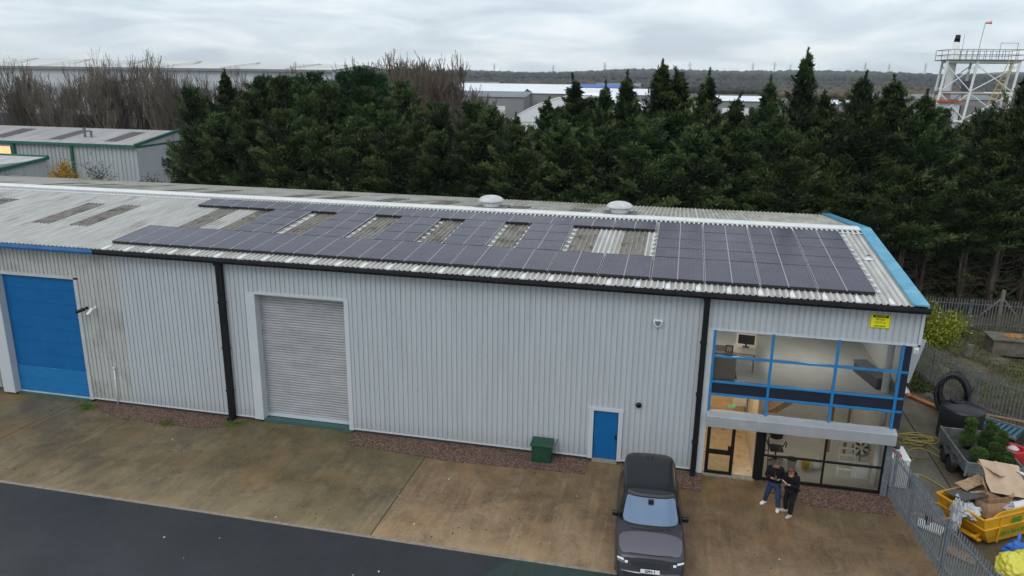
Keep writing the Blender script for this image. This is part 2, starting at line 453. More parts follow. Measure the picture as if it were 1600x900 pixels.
def gravel_mat():
    mt, t, p = node_mat('brown_gravel')
    g = t.nodes.new('ShaderNodeNewGeometry')
    v = t.nodes.new('ShaderNodeTexVoronoi'); v.inputs['Scale'].default_value = 24
    r = t.nodes.new('ShaderNodeValToRGB')
    r.color_ramp.elements[0].color = (.04, .022, .016, 1); r.color_ramp.elements[1].color = (.27, .17, .125, 1)
    e = r.color_ramp.elements.new(.6); e.color = (.115, .062, .045, 1)
    t.links.new(g.outputs['Position'], v.inputs['Vector'])
    s = t.nodes.new('ShaderNodeSeparateColor')
    t.links.new(v.outputs['Color'], s.inputs[0]); t.links.new(s.outputs[0], r.inputs[0])
    t.links.new(r.outputs[0], p.inputs['Base Color']); p.inputs['Roughness'].default_value = .7
    b = t.nodes.new('ShaderNodeBump'); b.inputs['Strength'].default_value = .8; b.inputs['Distance'].default_value = .03; b.invert = True
    t.links.new(v.outputs['Distance'], b.inputs['Height']); t.links.new(b.outputs[0], p.inputs['Normal'])
    return mt
M['gravel'] = gravel_mat()

# ---------------------------------------------------------------- terrain
def terr(x, y):
    d = math.hypot(x, y + 26)
    az = x / (d + 1)
    h = max(0.0, d - 320) * (.0115 + .006 * az)
    if d > 1500:
        h += (d - 1500) / 1500 * 9 * (math.sin(x * .0031 + 1.3) * .6 + math.sin(x * .0083 + y * .001) * .4 + .3)
    return h
xs = sorted(set([-6000, -4500, -3300] + [-2600 + 80 * i for i in range(66)] + [3300, 4500, 6000] + list(range(-120, 121, 20))))
ys = [-300, -120, -60] + list(range(-40, 121, 20)) + [160, 220, 300, 380, 480, 600, 750, 900, 1100, 1300, 1500, 1750, 2000, 2300, 2600, 2900, 3200, 3600, 4200, 5200]
mb = MB()
vs = [(x, y, terr(x, y) - .03) for y in ys for x in xs]
nx = len(xs)
fs = [(j * nx + i, j * nx + i + 1, (j + 1) * nx + i + 1, (j + 1) * nx + i) for j in range(len(ys) - 1) for i in range(nx - 1)]
mb.add(vs, fs)
M['earth'] = mat('rough_ground', (.045, .042, .022), (.085, .08, .045), .06, .95, c3=(.10, .14, .05), c3scale=.004, c3lo=.52, c3hi=.56, bump=.5, bscale=6)
tag(mb.build('ground', M['earth'], smooth=True), kind='structure')

def sheet(name, x0, x1, y0, y1, z, m_, poly=None):
    mb = MB()
    P = poly or [(x0, y0), (x1, y0), (x1, y1), (x0, y1)]
    mb.add([(x, y, z) for x, y in P], [tuple(range(len(P)))])
    return tag(mb.build(name, m_), kind='structure')
sheet('road', -90, 40, -60, -6.83, 0.0, M['asphalt'])
sheet('road_patch', 0, 0, 0, 0, 0.004, M['asphalt2'], poly=[(-5.6, -8.6), (2, -8.6), (2, -6.84), (-4.2, -6.84)])
sheet('concrete_apron', -60, -8.97, -6.7, 1.0, 0.006, M['conc_l'])
sheet('concrete_apron', -8.93, -.35, -6.7, 1.0, 0.006, M['conc_r'])
sheet('concrete_apron', 0, 0, 0, 0, 0.006, M['conc_d'], poly=[(-.35, -6.7), (8.75, -6.7), (7.98, 1.0), (-.35, 1.0)])
sheet('yard_slab', 0, 0, 0, 0, 0.002, M['conc_y'], poly=[(8.0, -9), (30, -9), (30, 2), (16.6, 5.8), (13.4, 10), (11.9, 14.5), (8.0, 18)])
mb = MB(); mb.box(-60, 9, -6.83, -6.7, -.05, .012)
tag(mb.build('kerb', M['edge']), kind='structure')
M['joint'] = mat('dark_joint', (.03, .025, .018), rough=.9)
mb = MB()
mb.add([(10.36, -2, .007), (10.42, -2, .007), (10.5, 8, .007), (10.44, 8, .007)], [(0, 1, 2, 3)])
mb.add([(8.3, 3.3, .007), (10.4, 3.3, .007), (10.4, 3.34, .007), (8.3, 3.34, .007)], [(0, 1, 2, 3)])
mb.add([(-8.97, -6.7, .005), (-8.93, -6.7, .005), (-8.93, 0, .005), (-8.97, 0, .005)], [(0, 1, 2, 3)])
mb.add([(-26.3, -6.7, .01), (-26.27, -6.7, .01), (-25.6, -.2, .01), (-25.63, -.2, .01)], [(0, 1, 2, 3)])
tag(mb.build('slab_joints', M['joint']), kind='structure')

# gravel strips with stones
mb = MB()
strips = [[(-24.9, 0), (-24.7, -.55), (-22.7, -1.3), (-19.0, -1.25), (-17.9, -.9), (-17.4, -.3), (-17.3, 0)],
          [(-12.5, 0), (-12.4, -1.05), (-8.0, -1.42), (-2.75, -1.12), (-2.75, 0)],
          [(-1.45, 0), (-1.45, -1.1), (1.45, -1.35), (1.5, 0)],
          [(3.75, 0), (3.8, -.75), (4.7, -1.4), (7.95, -1.35), (7.9, 0)]]
for P in strips:
    mb.add([(x, y, .03) for x, y in P] + [(x, y, 0) for x, y in P], [tuple(range(len(P)))[::-1]] + [(i, (i + 1) % len(P), len(P) + (i + 1) % len(P), len(P) + i) for i in range(len(P))])
def inpoly(x, y, P):
    c = False
    for i in range(len(P)):
        x1, y1 = P[i]; x2, y2 = P[i - 1]
        if (y1 > y) != (y2 > y) and x < (x2 - x1) * (y - y1) / (y2 - y1) + x1: c = not c
    return c
def stone(mb, x, y, z, s, rr=random):
    vs = []
    for (a, b, c) in ((1, 0, 0), (-1, 0, 0), (0, 1, 0), (0, -1, 0), (0, 0, 1), (0, 0, -.5)):
        vs.append((x + a * s * rr.uniform(.6, 1.2), y + b * s * rr.uniform(.6, 1.2), z + c * s * rr.uniform(.5, .8)))
    mb.add(vs, [(0, 2, 4), (2, 1, 4), (1, 3, 4), (3, 0, 4), (2, 0, 5), (1, 2, 5), (3, 1, 5), (0, 3, 5)])
for P in strips:
    x0 = min(p[0] for p in P); x1 = max(p[0] for p in P)
    for _ in range(int((x1 - x0) * 130)):
        x = random.uniform(x0, x1); y = random.uniform(-1.5, 0)
        if inpoly(x, y, P) or (random.random() < .06 and y > -1.45): stone(mb, x, y, .035, random.uniform(.012, .03))
tag(mb.build('gravel', M['gravel']), 'reddish brown gravel strips along the foot of the wall', 'gravel', kind='stuff')

# leaf litter and bits on the apron
def bits(name, n, box, cols, seed, label, s=(.015, .05)):
    rr = random.Random(seed); mb = MB()
    for _ in range(n):
        x = rr.uniform(box[0], box[1]); y = rr.uniform(box[2], box[3]); a = rr.uniform(0, PI); q = rr.uniform(*s)
        c, sn = math.cos(a) * q, math.sin(a) * q
        mb.add([(x - c, y - sn, .012), (x + sn * .6, y - c * .6, .014), (x + c, y + sn, .03), (x - sn * .6, y + c * .6, .016)], [(0, 1, 2, 3)])
    return tag(mb.build(name, cols), label, 'litter', kind='stuff')
bits('fallen_leaves', 220, (-30, 8, -6.5, -.9), mat('dead_leaf', (.05, .03, .015), rough=.8), 4, 'scattered dark fallen leaves on the concrete apron')
bits('pale_litter', 45, (-30, 8, -10, -.6), mat('pale_scrap', (.7, .68, .62), rough=.8), 9, 'small pale scraps scattered over the apron and road', (.015, .045))

# ================================================================= main building
TAN = .0972
YR, YB = 8.9, 18.0
def zf(y): return 7.14 + (y + .2) * TAN          # front slope sheet height
ZR = zf(YR)
def zb(y): return ZR - (y - YR) * TAN
XL, XR_ = -46.0, 8.2
B = empty('industrial_unit', (-8, 0, 0), 'long grey clad industrial unit with low pitched fibre cement roof and corner glazing', 'building')

def cladding(mb, x0, x1, z0, z1, y=0.0, pitch=.205, dep=.035, axis='x'):
    k0 = math.floor(x0 / pitch) - 1
    pts = [(x0, None)]
    seq = []
    k = k0
    while k * pitch < x1:
        b = k * pitch
        for o_, dd in ((.0, 0), (.135, 0), (.150, dep), (.190, dep)):
            seq.append((b + o_, dd))
        k += 1
    def dat(x):
        for (a, da), (b, db) in zip(seq, seq[1:]):
            if a <= x <= b: return da + (db - da) * (x - a) / (b - a)
        return 0
    pl = [(x0, dat(x0))] + [q for q in seq if x0 < q[0] < x1] + [(x1, dat(x1))]
    vs = []
    for x, dd in pl:
        if axis == 'x': vs += [(x, y + dd, z0), (x, y + dd, z1)]
        else: vs += [(y - dd, x, z0), (y - dd, x, z1)]
    mb.add(vs, [(2 * i, 2 * i + 2, 2 * i + 3, 2 * i + 1) for i in range(len(pl) - 1)])

ZT, ZB_ = 7.05, .17
mb = MB()
for r_ in [(-23.0, -16.98, ZB_, ZT), (-16.98, -12.55, 5.74, ZT), (-12.55, -2.78, ZB_, ZT), (-2.78, -1.54, 2.24, ZT), (-1.54, 1.12, ZB_, ZT), (1.30, 8.2, 5.76, ZT)]:
    cladding(mb, *r_, y=(-.02 if r_[0] == 1.30 else 0))
mb.build('wall_cladding', M['clad'], B)
mb = MB()
for r_ in [(XL, -29.55, ZB_, ZT), (-29.55, -25.05, 5.75, ZT), (-25.05, -23.0, ZB_, ZT)]:
    cladding(mb, *r_)
tag(mb.build('wall_cladding', M['clad_old'], B), 'dirtier older cladding of the left hand unit')
mb = MB()
cladding(mb, 1.1, 17.7, ZB_, 7.1, y=8.17, axis='y')
cladding(mb, 0.0, 1.1, 5.76, 7.1, y=8.19, axis='y')
mb.build('side_wall', M['clad'], B)
mb = MB(); mb.add([(8.17, 0, 7.05), (8.17, YR, ZR - .05), (8.17, 17.8, 7.1)], [(0, 1, 2)])
mb.build('gable_end', M['clad'], B)
mb = MB(); mb.box(XL, 8.1, 17.7, 17.8, 0, 7.0); mb.build('back_wall', M['clad_old'], B)
mb = MB()
for a, b in ((XL, -29.5), (-25.0, -17.0), (-12.5, -2.7), (-1.6, 1.4)):
    mb.box(a, b, .05, .3, -.05, .25)
mb.build('plinth', M['plinth'], B)
mb = MB()   # base drip flashing and opening trims
for a, b in ((-25.05, -17.0), (-12.55, -2.8), (-1.54, 1.08)):
    mb.box(a, b, -.03, .06, .14, .185)
mb.build('base_flashing', M['trim'], B)
mb = MB(); mb.box(1.30, 8.25, -.06, .04, 5.70, 5.76); mb.box(8.16, 8.26, -.06, .1, 5.70, 7.0); mb.build('panel_trim', M['trim'], B)
mb = MB(); mb.box(-30, 8.15, .6, .64, 5.9, 6.9); mb.build('wall_lining', M['dark'], B)

# roof
def corr_roof(mb, x0, x1, y0, y1, zfun, pitch=.21, h=.042, lift=0, rows=8, X0=-4.4):
    xsx = []
    k = math.floor((x0 - X0) / pitch) - 1
    while X0 + k * pitch < x1:
        b = X0 + k * pitch
        for o_, hh in ((.0, 0), (.012, 0), (.035, h), (.075, h), (.098, 0)):
            if x0 <= b + o_ <= x1: xsx.append((b + o_, hh))
        k += 1
    xsx = [(x0, 0)] + xsx + [(x1, 0)]
    yy = [y0 + (y1 - y0) * i / rows for i in range(rows + 1)]
    b = len(xsx)
    vs = [(x, y, zfun(y) + hh + lift) for y in yy for x, hh in xsx]
    mb.add(vs, [(j * b + i, j * b + i + 1, (j + 1) * b + i + 1, (j + 1) * b + i) for j in range(rows) for i in range(b - 1)])
mb = MB(); corr_roof(mb, XL, 7.95, -.26, YR - .2, zf); mb.build('front_roof_slope', M['roof'], B)
mb = MB(); corr_roof(mb, XL, 7.95, YR + .2, YB, zb); mb.build('back_roof_slope', M['roofback'], B)
SP = 1.05
def lat(k): return -4.4 - SP * k
def skylight(k, y0, y1, f, lift=.006):
    mb = MB(); corr_roof(mb, lat(k) + .02, lat(k) + SP + .0, y0, y1, f, lift=lift, rows=3)
    mb.build('rooflight', M['skylight'], B)
for k in (38, 36, 31, 29, 24, 22): skylight(k, 2.6, 6.32, zf)
for k in (17, 15, 12, 9, 6, 3, 0, -2): skylight(k, 2.5, 6.75, zf)
for k, a, b in ((31, 10.5, 14.2), (29, 10.5, 14.2), (23, 10.6, 14.2), (21, 10.6, 14.0), (16, 10.6, 14.2), (14, 10.6, 14.2), (11, 10.6, 14.0), (8, 10.7, 14.0), (4, 10.2, 12.6), (1, 10.6, 13)):
    skylight(k, a, b, zb)
# white crank closer pieces at the eave, one per sheet
mb = MB()
for (ya, yb, ww) in ((-.27, .12, .085), (.12, .26, .04)):
    mb.add([(-ww, ya, zf(ya) + .05), (ww, ya, zf(ya) + .05), (ww * .8, yb, zf(yb) + .055), (-ww * .8, yb, zf(yb) + .055),
            (-ww, ya, zf(ya)), (ww, ya, zf(ya)), (ww * .8, yb, zf(yb)), (-ww * .8, yb, zf(yb))],
           [(0, 1, 2, 3), (0, 4, 5, 1), (1, 5, 6, 2), (3, 2, 6, 7), (0, 3, 7, 4)])
closer_me = mb.mesh('eaves_closer', M['white'])
for k in range(-11, 19):
    if lat(k) > 7.4: continue
    o = child('eaves_closer', closer_me, B); o.location = Vector((lat(k), 0, 0)) - B.location
# ridge cap with a dark strip modelled for the shaded gap between the ribs
mb = MB()
mb.prism([(YR - .40, ZR + .005), (YR - .40, ZR + .055), (YR, ZR + .10), (YR + .5, ZR + .06), (YR + .5, ZR + .01), (YR, ZR + .04)], XL, 7.8)
mb.prism([(YR - .86, zf(YR - .86) + .03), (YR - .86, zf(YR - .86) + .06), (YR - .80, zf(YR - .8) + .06), (YR - .80, zf(YR - .8) + .03)], XL, 7.8)
x = -4.4 + .055
xx = x - .21 * math.floor((x - XL) / .21)
while xx < 7.8:
    mb.box(xx - .036, xx + .036, YR - .82, YR - .44, zf(YR - .8) + .03, zf(YR - .6) + .066); xx += .21
mb.build('ridge_cap', M['ridge'], B)
mb = MB(); mb.prism([(YR - .81, zf(YR - .81) + .012), (YR - .81, zf(YR - .81) + .035), (YR - .44, zf(YR - .44) + .05), (YR - .44, zf(YR - .44) + .012)], XL, 7.79)
mb.build('ridge_gap_shade', M['dark'], B)
# verge flashings
def verge(y0, y1, f, m_):
    mb = MB()
    vs = []
    for y in (y0, y1):
        z = f(y)
        vs += [(7.76, y, z + .05), (7.78, y, z + .10), (8.26, y, z + .10), (8.27, y, z - .22), (8.21, y, z - .22), (8.21, y, z + .04)]
    mb.add(vs, [(i, (i + 1) % 6, 6 + (i + 1) % 6, 6 + i) for i in range(6)] + [(5, 4, 3, 2, 1, 0), (6, 7, 8, 9, 10, 11)])
    mb.build('verge_flashing', m_, B)
verge(-.3, YR, zf, M['verge'])
verge(YR + .004, YB + .05, zb, M['vergeback'])
# gutters: a U profile
def gutter(x0, x1, m_):
    mb = MB()
    o_ = [(-.40, 7.14), (-.42, 7.02), (-.38, 6.93), (-.14, 6.93), (-.12, 7.10), (-.145, 7.10), (-.16, 6.96), (-.36, 6.96), (-.385, 7.03), (-.375, 7.14)]
    mb.prism(o_, x0, x1)
    mb.build('gutter', m_, B)
gutter(-23.73, 8.3, M['gutter'])
gutter(XL, -23.735, M['bluegutter'])
mb = MB(); mb.box(-23.7, 8.2, -.115, .0, 6.96, 7.08); mb.build('fascia', M['gutter'], B)
mb = MB(); mb.box(XL, -23.74, -.115, .0, 6.96, 7.08); mb.build('fascia', M['bluegutter'], B)
def downpipe(x0, x1, zb0):
    mb = MB()
    mb.box(x0, x1, -.22, -.04, zb0, 6.95)
    mb.box(x0 - .03, x1 + .03, -.30, -.05, 6.80, 6.94)
    for z in (1.3, 3.2, 5.2): mb.box(x0 - .03, x1 + .03, -.235, -.03, z, z + .07)
    mb.box(x0, x1, -.36, -.2, zb0 - .0, zb0 + .16)
    mb.build('downpipe', M['gutter'], B, bevel=.012)
downpipe(-18.16, -17.90, .0)
downpipe(1.09, 1.27, .0)

# roller doors
def roller(x0, x1, z0, z1, y, m_, name, slats=.11, amp=.018, label=None):
    dd = empty(name, ((x0 + x1) / 2, y, 0), None, None)
    dd.parent = B; dd.location = Vector(((x0 + x1) / 2, y, 0)) - B.location
    mb = MB()
    n = int((z1 - z0) / slats)
    pl = []
    for i in range(n):
        z = z0 + (z1 - z0) * i / n; s = (z1 - z0) / n
        pl += [(z, amp * 1.6), (z + s * .12, amp * .7), (z + s * .45, 0), (z + s * .85, amp * .3), (z + s * .93, amp * .9)]
    pl.append((z1, amp))
    vs = []
    for z, q in pl: vs += [(x0, y + q, z), (x1, y + q, z)]
    mb.add(vs, [(2 * i, 2 * i + 1, 2 * i + 3, 2 * i + 2) for i in range(len(pl) - 1)])
    o = mb.build('curtain', m_, dd)
    return dd, o
dd, _ = roller(-16.62, -12.67, .28, 5.66, .34, M['shutter'], 'roller_door')
dd['label'] = 'galvanised grey slatted roller shutter'
mb = MB(); mb.box(-16.62, -12.67, .30, .38, .16, .29); mb.build('bottom_rail', M['trim'], dd)
mb = MB(); mb.box(-16.6, -12.6, -.02, .5, -.02, .13); mb.build('threshold', M['teal'], dd)
mb = MB()
mb.box(-17.02, -16.60, -.04, -.005, .1, 5.74); mb.box(-16.66, -16.60, -.005, .5, .1, 5.7)
mb.box(-12.69, -12.50, -.04, -.005, .1, 5.74); mb.box(-12.69, -12.64, -.005, .5, .1, 5.7)
mb.box(-16.60, -12.69, -.04, .5, 5.66, 5.76)
mb.build('door_frame', M['trim'], dd)
# blue sectional door
dd = empty('sectional_door', (0, 0, 0), None, None); dd.parent = B; dd.location = Vector((-27.1, .05, 0)) - B.location
dd['label'] = 'large blue sectional door, paler at the bottom'
nsec = 7; hz = 5.52 / 9
for i in range(9):
    z0 = .14 + i * hz
    mb = MB(); mb.box(-28.98, -25.2, .06 - (.02 if i < 2 else 0), .12, z0 + .004, z0 + hz - .004)
    mb.build('door_section', M['bluefaded'] if i < 2 else M['blue'], dd, bevel=.008)
mb = MB(); mb.box(-29.0, -25.15, .0, .05, .10, .145); mb.build('bottom_rail', M['dirtytrim'], dd)
mb = MB(); mb.box(-25.2, -25.02, -.05, .13, .1, 5.75); mb.box(-29.15, -25.02, -.05, .1, 5.66, 5.77); mb.build('door_frame', M['dirtytrim'], dd)
mb = MB(); mb.box(-29.6, -28.98, -.28, .1, .1, 5.72); mb.build('door_reveal', M['trim'], dd)
mb = MB(); mb.box(-29.0, -25.1, -.1, .3, -.02, .10); mb.build('threshold', M['teal'], dd)

# personnel door
dd = empty('personnel_door', (0, 0, 0), None, None); dd.parent = B; dd.location = Vector((-2.15, 0, 0)) - B.location
dd['label'] = 'plain blue steel personnel door'
mb = MB(); mb.box(-2.60, -1.70, .04, .09, .13, 2.12); mb.build('door_leaf', M['blue'], dd, bevel=.01)
mb = MB(); mb.box(-2.80, -2.62, -.045, .1, .12, 2.24); mb.box(-1.68, -1.52, -.045, .1, .12, 2.24); mb.box(-2.84, -1.49, -.05, .1, 2.14, 2.26); mb.build('door_frame', M['trim'], dd)
mb = MB(); mb.box(-1.80, -1.72, .0, .04, 1.08, 1.13); mb.box(-1.77, -1.73, -.02, .05, 1.0, 1.16); mb.build('handle', M['dark'], dd)
mb = MB(); mb.box(-2.62, -1.66, -.12, .1, .02, .12); mb.build('door_step', M['edge'], dd)

# corner glazing ---------------------------------------------------
G = empty('glazed_front', (0, 0, 0), None, None); G.parent = B; G.location = Vector((4.7, 0, 0)) - B.location
G['label'] = 'two storey office glazing with blue and black frames'
xm = [1.56, 3.55, 5.70, 7.74]
zr = [2.66, 3.27, 3.76, 4.73, 5.70]
mb = MB()
for x in xm: mb.box(x - .045, x + .045, -.075, .06, 2.62, 5.73)
for z in zr[1:4]: mb.box(xm[0], 8.0, -.06, .06, z - .04, z + .04)
mb.box(xm[0], 7.74, -.04, .06, 5.68, 5.74)
mb.build('window_frame', M['blueframe'], G, bevel=.008)
mb = MB(); mb.box(1.30, 1.52, -.04, .10, .05, 5.72); mb.build('jamb', M['trim'], G)
mb = MB()
mb.box(1.6, 7.72, .0, .04, 3.31, 3.72); mb.build('spandrel_panel', M['navy'], G)
mb = MB(); mb.box(7.79, 8.02, -.03, .06, 2.6, 5.66); mb.box(7.98, 8.02, .06, 1.1, 2.6, 5.7); mb.build('corner_panel', M['navy'], G)
for i in range(3):
    for (za, zb2) in ((2.66, 3.23), (3.80, 4.69), (4.77, 5.68)):
        mb = MB(); mb.add([(xm[i] + .045, .0, za), (xm[i + 1] - .045, .0, za), (xm[i + 1] - .045, .0, zb2), (xm[i] + .045, .0, zb2)], [(0, 1, 2, 3)])
        mb.build('pane', M['glass'], G)
mb = MB()
mb.prism([(-.31, 2.09), (-.31, 2.51), (.0, 2.64), (.05, 2.64), (.05, 2.09)], 1.50, 7.92)
mb.build('canopy', mat('silver_canopy', (.42, .44, .47), (.48, .5, .53), 2, .35, metal=.4), G, bevel=.01)
mb = MB()   # ground floor black frames
zt = 2.08
mb.box(3.62, 7.72, -.02, .05, zt - .05, zt)
mb.box(3.62, 7.72, -.03, .06, .06, .15)
mb.box(3.62, 7.72, -.03, .06, 1.02, 1.09)
mb.box(3.60, 3.68, -.03, .06, .06, zt); mb.box(5.70, 5.77, -.035, .06, .06, zt); mb.box(7.66, 7.72, -.03, .06, .06, zt)
mb.build('window_frame', M['dark'], G, bevel=.006)
mb = MB(); mb.box(3.34, 3.60, -.05, .12, .04, zt); mb.build('door_post', M['dark'], G)
mb = MB(); mb.box(7.72, 7.92, -.08, .12, .0, 2.08); mb.build('corner_post', M['galv'], G)
for (xa, xb) in ((3.68, 5.70), (5.77, 7.66)):
    for (za, zb2) in ((.15, 1.02), (1.09, zt - .05)):
        mb = MB(); mb.add([(xa, .01, za), (xb, .01, za), (xb, .01, zb2), (xa, .01, zb2)], [(0, 1, 2, 3)]); mb.build('pane', M['glass'], G)
# black entrance door leaf
dd = empty('entrance_door', (0, 0, 0), None, None); dd.parent = B; dd.location = Vector((2.1, 0, 0)) - B.location
mb = MB()
mb.box(1.60, 1.72, -.01, .05, .08, 2.06); mb.box(2.48, 2.60, -.01, .05, .08, 2.06)
for za, zb2 in ((.08, .19), (.88, 1.06), (1.97, 2.06)): mb.box(1.72, 2.48, -.01, .05, za, zb2)
mb.box(2.38, 2.48, -.03, .05, 1.0, 1.24)
mb.build('door_leaf', M['dark'], dd)
for za, zb2 in ((.19, .88), (1.06, 1.97)):
    mb = MB(); mb.add([(1.72, .02, za), (2.48, .02, za), (2.48, .02, zb2), (1.72, .02, zb2)], [(0, 1, 2, 3)]); mb.build('pane', M['glass'], dd)
mb = MB(); mb.box(1.52, 3.4, -.12, .15, 0, .07); mb.build('threshold', M['edge'], dd)

# interior shell
I = empty('office_interior', (0, 0, 0), None, None); I.parent = B; I.location = Vector((4.6, 2.5, 0)) - B.location
I['label'] = 'bare plastered rooms behind the corner glazing'
mb = MB(); mb.box(3.4, 7.95, .12, 6.5, .0, .10); mb.build('floor', M['intfloor'], I)
mb = MB(); mb.box(1.45, 3.4, .12, 4.2, .0, .09); mb.build('hall_floor', M['ivory'], I)
mb = MB(); mb.box(1.45, 7.97, .1, 6.5, 3.33, 3.70); mb.build('upper_floor', M['intfloor'], I)
mb = MB(); mb.box(1.40, 7.97, 6.5, 6.6, .0, 6.2); mb.box(1.36, 1.44, .1, 6.5, 0, 6.2); mb.box(7.9, 7.97, .1, 6.5, .1, 6.2); mb.build('plaster_wall', M['intwall'], I)
mb = MB(); mb.box(1.40, 7.97, .06, 6.6, 6.0, 6.1); mb.build('ceiling', M['intwall'], I)
mb = MB(); mb.box(1.45, 3.25, 4.1, 4.2, .09, 3.32); mb.build('plywood_wall', M['ply'], I)
mb = MB(); mb.box(3.36, 3.46, .5, 4.2, .1, 3.32); mb.build('partition', mat('magnolia', (.6, .53, .42), rough=.8), I)
mb = MB(); mb.box(2.75, 3.3, 3.95, 4.09, 1.2, 3.0); mb.build('white_door', M['white'], I)
mb = MB(); mb.tube([(7.55, .65, 3.7), (7.55, .65, 6.0)], .12, 14); mb.tube([(7.6, .5, .1), (7.6, .5, 3.3)], .10, 14); mb.build('column', M['intwall'], I, smooth=False)
# stair stringer seen through the lower panes
mb = MB()
for (a, b) in (((4.0, 2.9, 1.5), (6.2, 2.9, 3.3)),):
    A = Vector(a); Bv = Vector(b)
    mb.add([A + Vector((0, 0, 0)), Bv, Bv + Vector((.35, 0, 0)), A + Vector((.35, 0, 0)), A + Vector((0, .9, 0)), Bv + Vector((0, .9, 0)), Bv + Vector((.35, .9, 0)), A + Vector((.35, .9, 0))],
           [(0, 1, 2, 3), (4, 7, 6, 5), (0, 4, 5, 1), (3, 2, 6, 7), (0, 3, 7, 4), (1, 5, 6, 2)])
mb.build('staircase', M['wood'], I)
mb = MB()
for x in (6.4, 7.0): mb.box(x, x + .08, 2.8, 2.88, .1, 3.32)
mb.build('timber_stud', M['wood'], I)
mb = MB(); mb.box(6.3, 7.88, 6.3, 6.48, 3.9, 5.9); mb.build('dark_blind', mat('dark_blind', (.05, .055, .06), rough=.6), I)
# hall ceiling lamps (lit in the photograph)
mb = MB()
mb.box(1.9, 2.9, 1.2, 1.5, 3.26, 3.30); mb.box(1.9, 2.9, 2.8, 3.1, 3.26, 3.30)
mb.build('ceiling_lamp', emit_mat('lamp_tube', (1, .78, .52), 13), I)
mb = MB(); mb.box(4.2, 4.5, 1.6, 3.8, 3.27, 3.31); mb.box(6.3, 6.6, 3.2, 5.2, 3.27, 3.31); mb.build('ceiling_lamp', emit_mat('lamp_tube_cool', (1, .9, .75), 9), I)
mb = MB(); mb.box(2.1, 2.4, 5.8, 5.82, 5.9, 5.98); mb.box(2.3, 2.6, 1.9, 4.2, 5.93, 5.98); mb.box(5.3, 5.6, 1.9, 4.2, 5.93, 5.98); mb.build('ceiling_lamp', emit_mat('lamp_panel', (1, .97, .92), 10), I)
mb = MB(); mb.box(2.25, 2.5, .14, .16, 2.72, 2.82); mb.build('exit_sign', emit_mat('exit_green', (.1, .5, .28), .35), I)

# interior things
def lathe_thing(name, loc, prof, m_, label, cat, n=20, smooth=True, group=None):
    mb = MB(); mb.lathe(prof, loc, n)
    return tag(mb.build(name, m_, loc=loc, smooth=smooth), label, cat, group)
M['yellow'] = mat('yellow_plastic', (.65, .42, .02), rough=.5)
t = empty('bucket', (5.35, 1.2, .1), 'yellow bucket on the floor behind the lower office window', 'bucket')
mb = MB(); mb.lathe([(.13, 0), (.18, .32), (.2, .34), (.17, .33), (.12, .04)], (5.35, 1.2, .1), 18); mb.build('tub', M['yellow'], t, smooth=True)
mb = MB(); mb.tube([(5.35 + .19 * math.cos(a), 1.12, .43 - .12 * math.sin(a)) for a in [PI * i / 10 for i in range(11)]], .008, 5); mb.build('handle', M['alu'], t)
t = empty('bucket', (4.85, 1.15, .1), 'pale grey tub beside the dark chair behind the window', 'bucket')
mb = MB(); mb.lathe([(.14, 0), (.18, .34), (.2, .35), (.17, .34), (.13, .04)], (4.85, 1.15, .1), 18); mb.build('tub', mat('grey_tub', (.45, .46, .46), rough=.5), t, smooth=True)
mb = MB(); mb.lathe([(.2, .35), (.2, .38), (.05, .40)], (4.85, 1.15, .1), 18); mb.build('lid', M['dark'], t, smooth=True)
mb = MB()
rr = random.Random(3)
for i in range(3): mb.lathe([(.08, 0), (.16, .08), (.17, .18), (.08, .3), (.03, .33)], (5.72 + .05 * i, 1.25 + .1 * i, .1), 9)
tag(mb.build('plastic_bag', M['white'], loc=(5.75, 1.3, .1), smooth=True), 'crumpled white bag beside the yellow bucket indoors', 'bag')
# dark chair
t = empty('office_chair', (4.3, 1.6, .1), 'dark office chair with curved arms behind the lower window', 'chair')
mb = MB(); mb.box(4.05, 4.55, 1.35, 1.85, .55, .67); mb.build('seat', mat('charcoal_fabric', (.035, .036, .04), rough=.8), t, bevel=.04)
mb = MB(); mb.lathe([(.02, 0), (.22, .06), (.27, .3), (.24, .55), (.14, .68), (.02, .72)], (4.3, 1.85, .85), 16, sy=.35); mb.build('backrest', mat('charcoal_fabric2', (.045, .046, .05), rough=.8), t, smooth=True)
for s in (-1, 1):
    mb = MB(); mb.tube([(4.3 + s * .27, 1.8, .6), (4.3 + s * .36, 1.75, .85), (4.3 + s * .36, 1.5, .9), (4.3 + s * .3, 1.35, .8)], .022, 7); mb.build('armrest', M['black'], t, smooth=True)
mb = MB(); mb.tube([(4.3, 1.6, .14), (4.3, 1.6, .55)], .03, 8)
for k in range(5):
    a = 2 * PI * k / 5; mb.tube([(4.3, 1.6, .2), (4.3 + .3 * math.cos(a), 1.6 + .3 * math.sin(a), .14)], .02, 6)
mb.build('base', M['black'], t)
# stepladder
t = empty('stepladder', (6.75, 1.4, .1), 'white stepladder standing open behind the right lower window', 'ladder')
for s in (-.27, .27):
    mb = MB(); mb.tube([(6.75 + s * 1.2, .85, .1), (6.75 + s * .8, 1.45, 1.75)], .028, 6); mb.build('front_rail', M['white'], t)
    mb = MB(); mb.tube([(6.75 + s * 1.2, 2.05, .1), (6.75 + s * .8, 1.5, 1.72)], .022, 6); mb.build('rear_rail', M['white'], t)
for k in range(6):
    z = .35 + k * .24; f = (z - .1) / 1.65
    mb = MB(); mb.box(6.75 - .32 + .1 * f, 6.75 + .32 - .1 * f, .85 + .6 * f - .02, .85 + .6 * f + .10, z, z + .035); mb.build('tread', M['white'], t)
mb = MB(); mb.box(6.5, 7.0, 1.38, 1.62, 1.72, 1.77); mb.build('platform', M['white'], t)
t = empty('extractor_fan', (7.3, 1.8, .1), 'round grey fan on a stand at right of the stepladder', 'fan')
